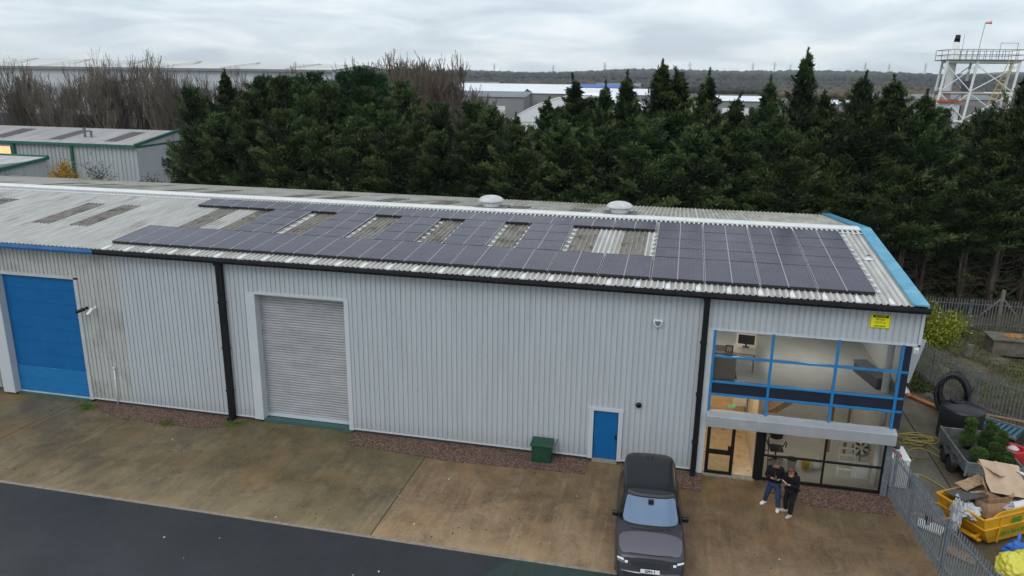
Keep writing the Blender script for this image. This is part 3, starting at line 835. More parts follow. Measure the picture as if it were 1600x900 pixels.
Mr = Matrix.Translation((7.35, 1.7, .95)) @ Matrix.Rotation(R(80), 4, 'X')
mb = MB(); mb.tube([Mr @ Vector((.3 * math.cos(a), .3 * math.sin(a), 0)) for a in [2 * PI * i / 24 for i in range(24)]], .05, 8, closed=True); mb.build('housing', M['galv'], t, smooth=True)
mb = MB()
for k in range(6):
    a = k * PI / 3; mb.add([Mr @ Vector((.04 * math.cos(a), .04 * math.sin(a), 0)), Mr @ Vector((.27 * math.cos(a), .27 * math.sin(a), .02)), Mr @ Vector((.27 * math.cos(a + .5), .27 * math.sin(a + .5), -.03))], [(0, 1, 2)])
mb.build('blades', M['black'], t)
mb = MB(); mb.tube([(7.35, 1.7, .65), (7.35, 1.7, .1)], .025, 6); mb.box(7.15, 7.55, 1.5, 1.9, .1, .14); mb.build('stand', M['galv'], t)
mb = MB(); mb.box(6.9, 7.5, .9, .94, .1, .75, Matrix.Rotation(R(0), 4, 'X')); tag(mb.build('plasterboard_sheet', M['intwall'], loc=(7.2, .9, .1)), 'offcut of pale board leaning inside the right window', 'board')
mb = MB(); mb.tube([(3.95, .8, .1), (3.9, .9, 1.35)], .02, 6); mb.tube([(3.9 + .25 * math.cos(a), .95, 1.0 + .22 * math.sin(a)) for a in [PI * (.6 + .9 * i / 10) for i in range(11)]], .02, 6)
tag(mb.build('bicycle_handlebar', M['rubber'], loc=(3.9, .9, .1)), 'dark curved bar and upright standing inside by the black door post', 'bar')
# upstairs
t = empty('office_desk', (3.0, 3.2, 3.7), 'long pale desk in the upstairs left office', 'desk')
Md = Matrix.Translation((2.95, 3.0, 3.7)) @ Matrix.Rotation(R(-6), 4, 'Z')
mb = MB(); mb.box(-.38, .38, -1.7, 1.4, .70, .74, Md); mb.build('desktop', mat('pale_laminate', (.42, .36, .28), rough=.5), t)
for sx in (-.33, .33):
    for sy in (-1.6, 1.3):
        mb = MB(); mb.box(sx - .03, sx + .03, sy - .03, sy + .03, 0, .70, Md); mb.build('leg', M['galv'], t)
for i, (yy, lab) in enumerate(((-.9, 'dark monitor on the nearer end of the upstairs desk'), (1.1, 'dark monitor on the far end of the upstairs desk'))):
    t = empty('monitor', Md @ Vector((.05, yy, .74)), lab, 'monitor', 'monitors on the upstairs desk')
    mb = MB(); mb.box(-.3, .3, yy - .02, yy + .02, .86, 1.22, Md); mb.build('screen', M['black'], t)
    mb = MB(); mb.box(-.03, .03, yy, yy + .05, .76, .9, Md); mb.box(-.12, .12, yy - .08, yy + .1, .741, .76, Md); mb.build('stand', M['black'], t)
mb = MB(); mb.box(1.5, 2.5, .5, 4.2, 3.702, 3.72)
tag(mb.build('rug', mat('dark_rug', (.10, .09, .09), (.16, .11, .10), 2, .95), loc=(2, 2.3, 3.7)), 'dark rug on the upstairs floor at far left', 'rug')
t = empty('picture_frame', (2.12, .35, 4.74), 'small red framed picture standing at the upstairs left window', 'picture')
mb = MB(); mb.box(1.98, 2.26, .33, .36, 4.78, 5.06); mb.build('frame', mat('red_frame', (.2, .05, .03), rough=.5), t)
mb = MB(); mb.box(2.03, 2.21, .322, .329, 4.83, 5.01); mb.build('mount', M['ivory'], t)
mb = MB(); mb.box(1.6, 2.4, .22, .5, 3.70, 4.765); tag(mb.build('filing_cabinet', mat('tan_cabinet', (.30, .24, .2), rough=.6), loc=(2, .35, 3.7), bevel=.01), 'low tan cabinet under the small red picture upstairs', 'cabinet')
t = empty('dark_cabinet', (7.0, 2.2, 3.7), 'long dark cabinet along the right of the upstairs office', 'cabinet')
Mc = Matrix.Translation((7.2, 2.1, 3.7)) @ Matrix.Rotation(R(14), 4, 'Z')
mb = MB(); mb.box(-.22, .22, -1.3, .5, 0, .42, Mc); mb.build('carcass', mat('dark_cab', (.06, .062, .07), rough=.4), t)
mb = MB(); mb.box(-.25, .25, -1.33, .53, .42, .46, Mc); mb.build('worktop', M['galvold'], t)

# ---------------------------------------------------------------- things on the wall
def text_mesh(txt, size, m_, name='lettering', extrude=.002, align='CENTER', bold=0.0):
    cu = bpy.data.curves.new('txt', 'FONT'); cu.body = txt; cu.size = size; cu.extrude = extrude; cu.align_x = align; cu.offset = bold
    o = bpy.data.objects.new('txt', cu); COL.objects.link(o)
    dg = bpy.context.evaluated_depsgraph_get()
    me = bpy.data.meshes.new_from_object(o.evaluated_get(dg))
    bpy.data.objects.remove(o); bpy.data.curves.remove(cu)
    me.name = name; me.materials.clear(); me.materials.append(m_)
    return me
def put_text(txt, size, m_, parent, mat_local, bold=0.0, name='lettering', extrude=.002):
    me = text_mesh(txt, size, m_, name, extrude, bold=bold)
    me.transform(mat_local)
    return child(name, me, parent)

t = empty('cctv_sign', (6.9, -.03, 6.23), 'yellow warning sign about cameras on the cladding above the corner glazing', 'sign')
M['signy'] = mat('sign_yellow', (.85, .80, .02), rough=.4)
mb = MB(); mb.box(6.57, 7.22, -.045, -.028, 6.24, 6.73); mb.build('board', M['signy'], t, bevel=.006)
mb = MB()
for (a, b, c, d_) in ((6.59, 7.20, 6.705, 6.715), (6.59, 7.20, 6.255, 6.265), (6.59, 6.60, 6.255, 6.715), (7.19, 7.20, 6.255, 6.715)): mb.box(a, b, -.049, -.0455, c, d_)
mb.box(6.65, 7.14, -.0495, -.0455, 6.615, 6.695)
mb.build('border', M['dark'], t)
RX = Matrix.Rotation(R(90), 4, 'X')
for s, z, sz, mm in (('BE AWARE!', 6.635, .072, M['signy']), ('24 hour', 6.525, .095, M['dark']), ('CCTV in', 6.41, .095, M['dark']), ('operation', 6.30, .095, M['dark'])):
    put_text(s, sz, mm, t, Matrix.Translation((6.895 - 6.9, -.0515 + .03 - (.002 if mm is M['signy'] else 0), z - 6.23)) @ RX, bold=.0)
t = empty('alarm_box', (-.46, -.02, 5.68), 'white and black burglar alarm box high on the grey wall', 'alarm box')
mb = MB(); mb.prism([(-.62, 5.93), (-.30, 5.93), (-.28, 5.88), (-.36, 5.70), (-.46, 5.64), (-.56, 5.70), (-.64, 5.88)], -.09, -.01, 'y')
mb.build('casing', M['white'], t, bevel=.01)
mb = MB(); mb.prism([(-.58, 5.88), (-.34, 5.88), (-.38, 5.74), (-.46, 5.69), (-.54, 5.74)], -.096, -.0905, 'y'); mb.build('badge', mat('grey_badge', (.12, .16, .2), rough=.5), t)
mb = MB(); Mx = Matrix.Translation((-.96, -.0, 2.53)) @ Matrix.Rotation(R(90), 4, 'X'); mb.lathe([(.10, 0), (.11, .05), (.09, .09), (.03, .11)], (0, 0, 0), 18, Mx)
tag(mb.build('bulkhead_lamp', M['dark'], loc=(-.96, 0, 2.5), smooth=True), 'small round black lamp on the wall right of the small blue door', 'wall lamp')
def cctv(x, z, m_, label, ang, L):
    t = empty('security_camera', (x, -.02, z), label, 'camera', 'cameras beside the blue roller door')
    mb = MB(); mb.box(x - .05, x + .05, -.04, .0, z - .06, z + .06); mb.build('mount', m_, t, bevel=.008)
    mb = MB(); mb.tube([(x, -.03, z), (x - .04, -.2, z - .05)], .03, 8); mb.build('bracket', m_, t, smooth=True)
    a = Vector((x - .02, -.2, z - .02)); dv = Vector((math.sin(ang), -.8, -math.cos(ang) * .8)).normalized()
    mb = MB(); mb.tube([a - dv * .06, a, a + dv * L, a + dv * (L + .02)], [.06, .075, .07, .06], 12); mb.build('housing', m_, t, smooth=True)
    mb = MB(); mb.tube([a + dv * (L + .015), a + dv * (L + .03)], .05, 12); mb.build('lens', M['dark'], t)
cctv(-24.72, 4.42, M['dark'], 'small black camera nearest the blue roller door frame', -1.1, .3)
cctv(-24.3, 4.45, M['white'], 'white camera on the wall right of the black one', -.3, .28)
t = empty('vent_pipe', (-23.74, -.06, 0), 'thin white plastic pipe rising against the weathered wall', 'pipe')
mb = MB(); mb.tube([(-23.76, -.07, 0), (-23.72, -.07, 1.72)], .028, 8); mb.build('pipe', M['white'], t, smooth=True)
mb = MB(); mb.tube([(-23.72, -.07, 1.70), (-23.72, -.07, 1.80)], .045, 8); mb.tube([(-23.73, -.07, 1.2), (-23.73, -.07, 1.26)], .04, 8); mb.build('collar', M['white'], t, smooth=True)
# green box
M['greenbox'] = mat('dark_green_grp', (.006, .045, .022), (.01, .06, .03), 6, .45)
t = empty('utility_cabinet', (-4.5, -.42, 0), 'dark green utility cabinet on the gravel left of the small blue door', 'cabinet')
mb = MB(); mb.box(-4.88, -4.13, -.70, -.2, .02, .70); mb.build('body', M['greenbox'], t, bevel=.02)
mb = MB(); mb.prism([(-.76, .70), (-.76, .76), (-.16, .84), (-.16, .70)], -4.93, -4.08); mb.build('lid', M['greenbox'], t, bevel=.012)
mb = MB(); mb.box(-4.82, -4.19, -.715, -.7, .08, .64); mb.build('door', M['greenbox'], t, bevel=.006)
mb = MB(); mb.tube([(-4.12, -.3, .62), (-4.0, -.28, .62), (-3.98, -.1, .7), (-3.98, .0, .75)], .012, 6); mb.build('cable', M['black'], t)
# corner camera, projecting panel
t = empty('corner_floodlight', (8.12, -.1, 5.55), 'small white floodlight under the corner of the cladding', 'floodlight')
mb = MB(); mb.box(8.05, 8.2, -.12, .02, 5.45, 5.66); mb.build('casing', M['white'], t, bevel=.01)
mb = MB(); mb.box(8.07, 8.18, -.13, -.12, 5.47, 5.6); mb.build('lens', M['alu'], t)
t = empty('louvred_panel', (8.3, 3.0, 3.3), 'pale grey tilted louvred panel projecting beyond the building corner', 'panel')
A = Vector((9.02, 3.0, 3.25)); Bv = Vector((9.38, 3.0, 5.0)); Wd = Vector((-.62, .5, .05))
def slab(mb, a, b, wv, th):
    n_ = (b - a).cross(wv).normalized() * th
    vs = [a, b, b + wv, a + wv]; mb.add(vs + [p + n_ for p in vs], [(0, 1, 2, 3), (7, 6, 5, 4), (0, 4, 5, 1), (1, 5, 6, 2), (2, 6, 7, 3), (3, 7, 4, 0)])
mb = MB(); slab(mb, A, Bv, Wd, .08); mb.build('frame', M['trim'], t)
mb = MB()
for i in range(16):
    f = .12 + i * .05; a = A.lerp(Bv, f) + Wd * .45 - (Bv - A).cross(Wd).normalized() * .02
    slab(mb, a, a + (Bv - A) * .022, Wd * .4, .02)
mb.build('louvres', M['alupale'], t)
mb = MB(); mb.tube([Bv + Wd * .6 + Vector((0, 0, -.2)), (8.2, 3.4, 4.6)], .03, 6); mb.tube([A + Wd * .6 + Vector((0, 0, .2)), (8.2, 3.4, 3.5)], .03, 6); mb.build('bracket', M['galv'], t)

# roof ventilators
M['ventgrey'] = mat('off_white_dome', (.50, .50, .49), (.62, .62, .61), 4, .5)
for x, lab in ((-9.15, 'white domed roof ventilator left of its twin behind the ridge'), (-2.8, 'white domed roof ventilator on the right, behind the ridge')):
    y = 9.7; zb_ = zb(y) + .10
    t = empty('roof_ventilator', (x, y, zb_), lab, 'roof vent', 'domed ventilators on the back roof slope')
    mb = MB(); mb.box(x - .75, x + .85, y - .55, y + .55, zb_ - .12, zb_ + .075); mb.build('flashing', M['galvold'], t)
    mb = MB(); mb.lathe([(.42, .05), (.42, .20), (.5, .22), (.5, .25), (.4, .26), (.4, .40)], (x, y, zb_), 20); mb.build('base', M['alupale'], t)
    mb = MB()
    for k in range(12):
        a = 2 * PI * k / 12; mb.box(-.02, .02, -.02, .02, .2, .42, Matrix.Translation((x + .46 * math.cos(a), y + .46 * math.sin(a), zb_)))
    mb.build('posts', M['galv'], t)
    mb = MB(); mb.lathe([(.5, .34), (.62, .31), (.64, .35), (.59, .44), (.48, .52), (.3, .58), (.1, .61), (.01, .612)], (x, y, zb_), 28); mb.build('dome', M['ventgrey'], t, smooth=True)
t = empty('roof_terminal', (7.3, 4.5, zf(4.5)), 'small white pipe terminal on the roof near the blue verge', 'roof vent')
mb = MB(); mb.lathe([(.16, 0), (.13, .05), (.05, .07), (.05, .16)], (7.3, 4.5, zf(4.5) + .03), 14, sx=1.3); mb.build('flashing', M['white'], t, smooth=True)
mb = MB(); mb.lathe([(.05, .14), (.08, .16), (.02, .2)], (7.3, 4.5, zf(4.5) + .03), 12); mb.build('cap', M['galvold'], t, smooth=True)

# ---------------------------------------------------------------- solar panels
def panel_mat():
    mt, t, p = node_mat('solar_cells')
    tcn = t.nodes.new('ShaderNodeTexCoord')
    bk = t.nodes.new('ShaderNodeTexBrick')
    bk.offset = 0; bk.inputs['Scale'].default_value = 1
    bk.inputs['Brick Width'].default_value = .155; bk.inputs['Row Height'].default_value = .1
    bk.inputs['Mortar Size'].default_value = .0035; bk.inputs['Mortar Smooth'].default_value = .3
    bk.inputs['Color1'].default_value = (.016, .012, .028, 1); bk.inputs['Color2'].default_value = (.022, .017, .036, 1)
    bk.inputs['Mortar'].default_value = (.085, .08, .10, 1)
    t.links.new(tcn.outputs['Object'], bk.inputs['Vector'])
    t.links.new(bk.outputs['Color'], p.inputs['Base Color'])
    nn = t.nodes.new('ShaderNodeTexNoise'); nn.inputs['Scale'].default_value = 1.3; nn.inputs['Detail'].default_value = 5
    g = t.nodes.new('ShaderNodeNewGeometry'); t.links.new(g.outputs['Position'], nn.inputs['Vector'])
    mr = t.nodes.new('ShaderNodeMapRange'); mr.inputs['To Min'].default_value = .16; mr.inputs['To Max'].default_value = .34
    t.links.new(nn.outputs['Fac'], mr.inputs['Value']); t.links.new(mr.outputs[0], p.inputs['Roughness'])
    p.inputs['Specular IOR Level'].default_value = .46
    p.inputs['Specular Tint'].default_value = (.86, .76, 1.0, 1)
    # thin even violet grey sheen on the glass
    p.inputs['Sheen Weight'].default_value = .05; p.inputs['Sheen Roughness'].default_value = .5; p.inputs['Sheen Tint'].default_value = (.75, .72, .85, 1)
    return mt
M['cells'] = panel_mat()
M['pframe'] = mat('panel_frame', (.03, .03, .034), rough=.4, metal=.3)
M['midline'] = mat('silver_busbar', (.13, .13, .15), rough=.4)
M['clampalu'] = mat('bright_clamp_strip', (.50, .50, .52), rough=.45)
SL = math.atan(TAN)
panel_mesh = {}
def panel_parts(wd, ln):
    if (wd, ln) in panel_mesh: return panel_mesh[(wd, ln)]
    mb = MB(); mb.add([(0.012, .012, .0375), (wd - .012, .012, .0375), (wd - .012, ln - .012, .0375), (0.012, ln - .012, .0375)], [(0, 1, 2, 3)])
    cells = mb.mesh('cells', M['cells'])
    mb = MB()
    for a in ((0, wd, 0, .014), (0, wd, ln - .014, ln), (0, .014, .014, ln - .014), (wd - .014, wd, .014, ln - .014)):
        mb.box(max(a[0], .017), min(a[1], wd - .017), a[2], a[3], -.05, .041)  # sides drawn deeper as a dark skirt for the shadow gap below
    mb.box(.014, wd - .014, .014, ln - .014, 0, .006)
    fr = mb.mesh('frame', M['pframe'])
    mb = MB(); mb.box(0, .011, 0, ln, .002, .043); mb.box(wd - .011, wd, 0, ln, .002, .043); mb.box(.016, wd - .016, ln * .5 - .02, ln * .5 + .02, .001, .005)
    fr = fr; sl = mb.mesh('clamp_strip', M['clampalu'])
    ml = None
    if ln > 2:
        mb = MB(); mb.box(.03, wd - .03, ln * .5 - .011, ln * .5 + .011, .0376, .0392); ml = mb.mesh('busbar', M['midline'])
    panel_mesh[(wd, ln)] = (cells, fr, ml, sl)
    return panel_mesh[(wd, ln)]
def zp(y): return zf(y) + .118
def solar(x, y, wd, ln, label):
    o = bpy.data.objects.new('solar_panel', None); COL.objects.link(o); o.empty_display_size = .2
    o.location = (x, y, zp(y)); o.rotation_euler = (SL + random.uniform(-.0025, .0025), random.uniform(-.002, .002), 0)
    tag(o, label, 'solar panel', 'solar panels on the front roof slope')
    c, f, ml, sl = panel_parts(wd, ln)
    child('cells', c, o); child('frame', f, o); child('clamp_strip', sl, o)
    if ml: child('busbar', ml, o)
cols = []
for i in range(24):
    cols.append(-23.45 + i * .9415 + (.012 if i % 2 == 0 else -.008))
for i in range(8):
    cols.append(-.83 + i * .953 + (.012 if i % 2 == 0 else -.010))
PW = .915
def gapname(i): return ordinal(i + 1)
for i, x in enumerate(cols):
    solar(x, .46, PW if i < 24 else .925, 2.435, 'tall solar panel, %s from the left in the row nearest the gutter' % ordinal(i + 1))
for i, x in enumerate(cols):
    solar(x - .06 if i < 24 else x, 6.615, PW if i < 24 else .925, 1.25, 'dark solar panel, %s from the left in the row under the ridge' % ordinal(i + 1))
blocks = [(-19.16, 'leftmost pair of upright columns'), (-15.86, 'second pair of columns from the left'), (-12.62, 'middle pair of columns'), (-9.54, 'fourth pair of columns from the left'), (-6.42, 'pair of columns left of the widest rooflight gap')]
rown = ['lower', 'middle', 'upper']
for bx, nm in blocks:
    for c in range(2):
        for r_ in range(3):
            solar(bx + c * .935, 2.905 + r_ * 1.235, .915, 1.228, '%s solar panel, %s side of the %s' % (rown[r_], ('left', 'right')[c], nm))
for c in range(8):
    for r_ in range(3):
        solar(cols[24 + c], 2.905 + r_ * 1.235, .925, 1.228, '%s dark solar panel in the %s column from the left of the right block' % (rown[r_], ordinal(c + 1)))
# rail ends showing at block edges
def rails(xa, xb, y0, y1, n, label, inner=True):
    t = empty('mounting_rails', ((xa + xb) / 2, (y0 + y1) / 2, zf((y0 + y1) / 2)), label, 'mounting rail', 'mounting rails under the solar panels')
    for i in range(n):
        y = y0 + (y1 - y0) * (i + .5) / n
        z = zf(y) + .045
        mb = MB(); mb.box(xa, xb, y - .03, y + .03, z, z + .03); 
        mb.build('rail', M['alupale'], t)
        for xe in (xa, xb):
            mb = MB(); mb.box(xe - .06, xe + .06, y - .075, y + .075, z - .035, z + .02); mb.build('end_cap', M['white'], t)
rails(-19.0 - .25, -17.3 + .16 + .1, 2.95, 6.5, 6, 'pale rails poking out beside the leftmost pair of panel columns')
rails(-15.95, -13.99 + .10, 2.95, 6.5, 6, 'pale rails poking out beside the second pair of panel columns')
rails(-12.70, -10.75 + .12, 2.95, 6.5, 6, 'pale rails poking out beside the middle pair of panel columns')
rails(-9.62, -7.67 + .12, 2.95, 6.5, 6, 'pale rails poking out beside the fourth pair of panel columns')
rails(-6.50, -4.55 + .14, 2.95, 6.5, 6, 'pale rails poking out left of the widest rooflight gap')
rails(-.95, 6.80 + .13, 2.95, 6.5, 6, 'pale rails under the big right hand block of panels')
rails(6.2, 6.80 + .13, .6, 2.9, 4, 'pale rail ends at the lower right corner of the panels')
rails(6.2, 6.80 + .13, 6.7, 7.8, 2, 'pale rail ends at the upper right corner of the panels')
#PART2
# ================================================================= palisade fences
def palisade(name, pts, h, label, group, pale_w=.065, pitch=.155, m_=None, posts=2.75, base=0.0, lean=0):
    """pts: ground polyline; one thing with pales, rails and posts"""
    m_ = m_ or M['galv']
    t = empty(name, (pts[0][0], pts[0][1], base), label, 'fence', group)
    pal = MB(); rail = MB(); dist = 0; first = True
    post_positions = []
    for (a, b) in zip(pts, pts[1:]):
        A = Vector((a[0], a[1], 0)); Bb = Vector((b[0], b[1], 0)); Ld = (Bb - A).length; dv = (Bb - A).normalized()
        ang = math.atan2(dv.y, dv.x)
        za, zb3 = a[2] if len(a) > 2 else base, b[2] if len(b) > 2 else base
        n = int(Ld / pitch)
        for i in range(n + 1):
            q = A + dv * (i * pitch); z = za + (zb3 - za) * (i * pitch / Ld) + random.uniform(-.01, .01)
            Mx = Matrix.Translation((q.x, q.y, z)) @ Matrix.Rotation(ang, 4, 'Z') @ Matrix.Rotation(random.uniform(-.006, .006), 4, 'Y')
            w2 = pale_w / 2
            # W section pale with a split pointed head
            prof = [(-w2, .008), (-w2 * .45, -.012), (0, .0), (w2 * .45, -.012), (w2, .008)]
            vs = [Mx @ Vector((x, y, .05)) for x, y in prof] + [Mx @ Vector((x, y, h - .09)) for x, y in prof] + [Mx @ Vector((-w2 * .5, 0, h - .01)), Mx @ Vector((0, -.03, h)), Mx @ Vector((w2 * .5, 0, h - .01)), Mx @ Vector((0, -.005, h - .07))]
            pal.add(vs, [(0, 1, 6, 5), (1, 2, 7, 6), (2, 3, 8, 7), (3, 4, 9, 8), (5, 6, 10), (6, 7, 11), (7, 8, 11), (8, 9, 12)])
        for zr_ in (.32, h - .38):
            Mx = Matrix.Translation((A.x, A.y, 0)) @ Matrix.Rotation(ang, 4, 'Z')
            rail.add([Mx @ Vector((x, y, (za if x < 1e-6 else zb3) + zr_ + dz)) for x in (0, Ld) for (y, dz) in ((.02, 0), (.065, 0), (.065, .05), (.02, .05))],
                     [(0, 4, 5, 1), (1, 5, 6, 2), (2, 6, 7, 3), (3, 7, 4, 0)])
        k = max(1, round(Ld / posts))
        for i in range(k + (1 if b is pts[-1] else 0)):
            q = A + dv * (Ld * i / k); z = za + (zb3 - za) * i / k
            post_positions.append((q, z, ang))
    pal.build('pales', m_, t); rail.build('rails', m_, t)
    for q, z, ang in post_positions:
        mb = MB(); mb.box(-.05, .05, .07, .15, 0, h - .12, Matrix.Translation((q.x, q.y, z)) @ Matrix.Rotation(ang, 4, 'Z')); mb.build('post', m_, t)
    return t
palisade('palisade_fence', [(12.1, 18.3), (12.0, 14.5), (12.5, 11.6), (13.55, 8.9), (15.3, 7.05), (19.5, 4.6), (24, 2.4)], 2.0, 'grey palisade fence curving along the yard behind the black tank', 'palisade fences', m_=M['galvold'])
palisade('palisade_fence', [(10.4, 21.6, .1), (14.5, 21.2, .2), (20, 21.0, .3), (26, 20.6, .3), (32, 20.0, .3)], 1.9, 'weathered palisade fence at the foot of the tall conifers', 'palisade fences', m_=M['galvold'])
# gate across the right of the forecourt
g1 = palisade('palisade_gate', [(7.98, -.12), (8.12, -1.75)], 1.95, 'galvanised palisade gate leaf next to the glazed corner', 'palisade gates beside the forecourt', pitch=.135, posts=1.7)
mb = MB(); mb.box(-.06, .16, -.2, .04, 1.22, 1.62, Matrix.Translation((8.17, -1.45, 0)))
mb.build('lock_box', M['black'], g1, bevel=.01)
g2 = palisade('palisade_gate', [(8.14, -1.83), (8.36, -4.35)], 1.95, 'galvanised palisade gate leaf beside the yellow skip', 'palisade gates beside the forecourt', pitch=.135, posts=2.6)
mb = MB(); mb.box(-.02, .18, -.12, .12, .98, 1.18, Matrix.Translation((8.27, -3.1, 0))); mb.tube([(8.3, -3.1, 1.0), (8.34, -3.1, .8), (8.4, -3.05, .86)], .025, 6)
mb.build('padlock', M['black'], g2)
palisade('palisade_fence', [(8.38, -4.42), (9.3, -9.5)], 1.95, 'galvanised palisade fence running out of the bottom right corner', 'palisade fences', pitch=.135)

# ================================================================= skip and its rubbish
M['skip'] = mat('yellow_skip_paint', (.62, .30, .008), (.72, .37, .012), 2, .45, c3=(.30, .14, .02), c3scale=3.5, c3lo=.62, c3hi=.72)
M['skipin'] = mat('skip_inside', (.25, .13, .02), (.4, .22, .02), 3, .7)
SK = Matrix.Translation((9.98, -2.95, .0)) @ Matrix.Rotation(math.atan2(.54, .84), 4, 'Z')
SKL, SKW, SKH = 3.3, 1.75, 1.12
t = empty('skip', (10.6, -1.5, 0), 'yellow rubbish skip with green lettering, heaped with cardboard', 'skip')
def skp(x, y, z):  # taper at the ends towards the base
    return SK @ Vector((x, y, z))
mb = MB()
b0 = [(.55, .12), (SKL - .55, .12), (SKL - .55, SKW - .12), (.55, SKW - .12)]
b1 = [(.12, .02), (SKL - .12, .02), (SKL - .12, SKW - .02), (.12, SKW - .02)]
b2 = [(0, 0), (SKL, 0), (SKL, SKW), (0, SKW)]
zs = [.12, .72, SKH]
hump = .0
vs = [skp(x, y, zs[0]) for x, y in b0] + [skp(x, y, zs[1]) for x, y in b1] + [skp(x, y, zs[2]) for x, y in b2]
inn = [skp(x + (.05 if x < 1 else -.05), y + (.05 if y < .5 else -.05), z) for (bb, z) in ((b2, SKH), (b1, .72), (b0, .18)) for x, y in bb]
fs = []
for k in range(2):
    for i in range(4): fs.append((k * 4 + i, k * 4 + (i + 1) % 4, k * 4 + 4 + (i + 1) % 4, k * 4 + 4 + i))
for i in range(4): fs.append((8 + i, 8 + (i + 1) % 4, 12 + (i + 1) % 4, 12 + i))
for k in (3, 4):
    for i in range(4): fs.append((k * 4 + i, k * 4 + (i + 1) % 4, k * 4 + 4 + (i + 1) % 4, k * 4 + 4 + i))
fs += [(0, 1, 2, 3), (20, 21, 22, 23)]
mb.add(vs + inn, fs)
mb.build('body', M['skip'], t, bevel=.015)
mb = MB()
for (a, b) in (((0, 0), (SKL, 0)), ((0, SKW), (SKL, SKW)), ((0, 0), (0, SKW)), ((SKL, 0), (SKL, SKW))):
    mb.tube([skp(a[0], a[1], SKH), skp(b[0], b[1], SKH)], .04, 6)
# raised side sheet on the long near side
mb.add([skp(.35, -.01, SKH), skp(.7, -.01, SKH + .16), (skp(SKL - .7, -.01, SKH + .16)), skp(SKL - .35, -.01, SKH), skp(.35, .03, SKH), skp(.7, .03, SKH + .16), skp(SKL - .7, .03, SKH + .16), skp(SKL - .35, .03, SKH)],
       [(0, 1, 2, 3), (4, 7, 6, 5), (1, 5, 6, 2), (0, 4, 5, 1), (3, 2, 6, 7)])
mb.build('rim', M['skip'], t)
mb = MB()
mb.tube([skp(.10, .0, .74), skp(SKL - .10, .0, .74)], .028, 6); mb.tube([skp(.1, .0, .74), skp(.1, SKW, .74)], .028, 6)
for x in (.75, SKL - .8): mb.tube([skp(x, -.0, .2), skp(x, -.02, 1.08)], .03, 6)
mb.build('rib', M['skip'], t)
for yy in (.35, SKW - .35):
    mb = MB(); A = skp(.40, yy, .32); mb.tube([A, skp(.18, yy, .30)], .055, 8); mb.tube([skp(.18, yy - .09, .30), skp(.18, yy + .09, .30)], .06, 8); mb.build('lifting_lug', M['skip'], t)
mb = MB(); mb.box(.2, .34, .2, SKW - .2, .20, .26, SK); mb.build('end_bar', M['skip'], t)
M['green_letter'] = mat('green_lettering', (.04, .26, .03), rough=.5)
def skiptext(s, x, z, size, bold):
    tilt = math.atan2(.10, .60)
    Mx = Matrix.Translation(-Vector(t.location)) @ SK @ Matrix.Translation((x, -.012 + (.12 - .02) * max(0, (.72 - z - .25) / .6) - .022, z)) @ Matrix.Rotation(R(90) + (tilt if z < .7 else 0), 4, 'X')
    put_text(s, size, M['green_letter'], t, Mx, bold=bold, extrude=.006)
skiptext('BMS', 1.45, .82, .25, .006)
skiptext('BOOK ONLINE', 1.62, .42, .235, .004)
# small dark panel text on the end
mb = MB()
for i in range(4):
    for j in range(3): mb.box(.11 - .012, .11 - .006, .35 + i * .27, .55 + i * .27, .80 + j * .07, .825 + j * .07, SK @ Matrix.Translation((-.055, 0, 0)))
mb.build('small_print', mat('faded_dark_paint', (.16, .13, .02), rough=.7), t)

M['card'] = mat('cardboard', (.36, .225, .13), (.44, .285, .175), 3, .85, c3=(.28, .17, .10), c3scale=5)
M['card2'] = mat('pale_cardboard', (.44, .31, .21), (.52, .38, .27), 3, .85)
def crumple_sheet(name, c, sx, sy, rot, m_, label, cat, group=None, th=.012, wob=.03, n=7, seed=0):
    rr = random.Random(seed)
    Mx = Matrix.Translation(c) @ Matrix.Rotation(rot[2], 4, 'Z') @ Matrix.Rotation(rot[1], 4, 'Y') @ Matrix.Rotation(rot[0], 4, 'X')
    mb = MB(); vs = []
    hs = [[rr.uniform(-wob, wob) for _ in range(n + 1)] for _ in range(n + 1)]
    for k in (0, 1):
        for i in range(n + 1):
            for j in range(n + 1):
                fold = .5 * wob * abs(((i + j * .4) % 3) - 1.5)
                vs.append(Mx @ Vector(((i / n - .5) * sx * (1 + .05 * math.sin(j)), (j / n - .5) * sy, hs[i][j] + fold - k * th)))
    q = (n + 1) ** 2; f = []
    for i in range(n):
        for j in range(n):
            a = i * (n + 1) + j
            f += [(a, a + n + 1, a + n + 2, a + 1), (q + a, q + a + 1, q + a + n + 2, q + a + n + 1)]
    for i in range(n):
        f += [(i * (n + 1), q + i * (n + 1), q + (i + 1) * (n + 1), (i + 1) * (n + 1)), (i * (n + 1) + n, (i + 1) * (n + 1) + n, q + (i + 1) * (n + 1) + n, q + i * (n + 1) + n), (i, i + 1, q + i + 1, q + i), (n * (n + 1) + i, q + n * (n + 1) + i, q + n * (n + 1) + i + 1, n * (n + 1) + i + 1)]
    mb.add(vs, f)
    return tag(mb.build(name, m_, loc=tuple(c)), label, cat, group)
def skc(x, y, z): return tuple(SK @ Vector((x, y, z)))
SA = math.atan2(.54, .84)
crumple_sheet('dark_board', skc(.55, 1.15, 1.34), 1.05, .8, (R(-8), R(2), SA + .0), mat('charcoal_board', (.075, .07, .075), rough=.6), 'flat charcoal board lying across the left end of the skip', 'board', wob=.002, th=.03, n=3)
crumple_sheet('cardboard_sheet', skc(1.95, .95, 1.72), 1.25, 1.35, (R(24), R(6), SA - .5), M['card2'], 'largest flattened cardboard sheet on top of the skip heap', 'cardboard', 'cardboard in the skip', wob=.012, seed=2)
crumple_sheet('cardboard_sheet', skc(2.25, 1.45, 1.78), 1.3, .8, (R(10), R(14), SA + .2), M['card2'], 'flattened cardboard sheet at the back right of the skip heap', 'cardboard', 'cardboard in the skip', wob=.03, seed=3)
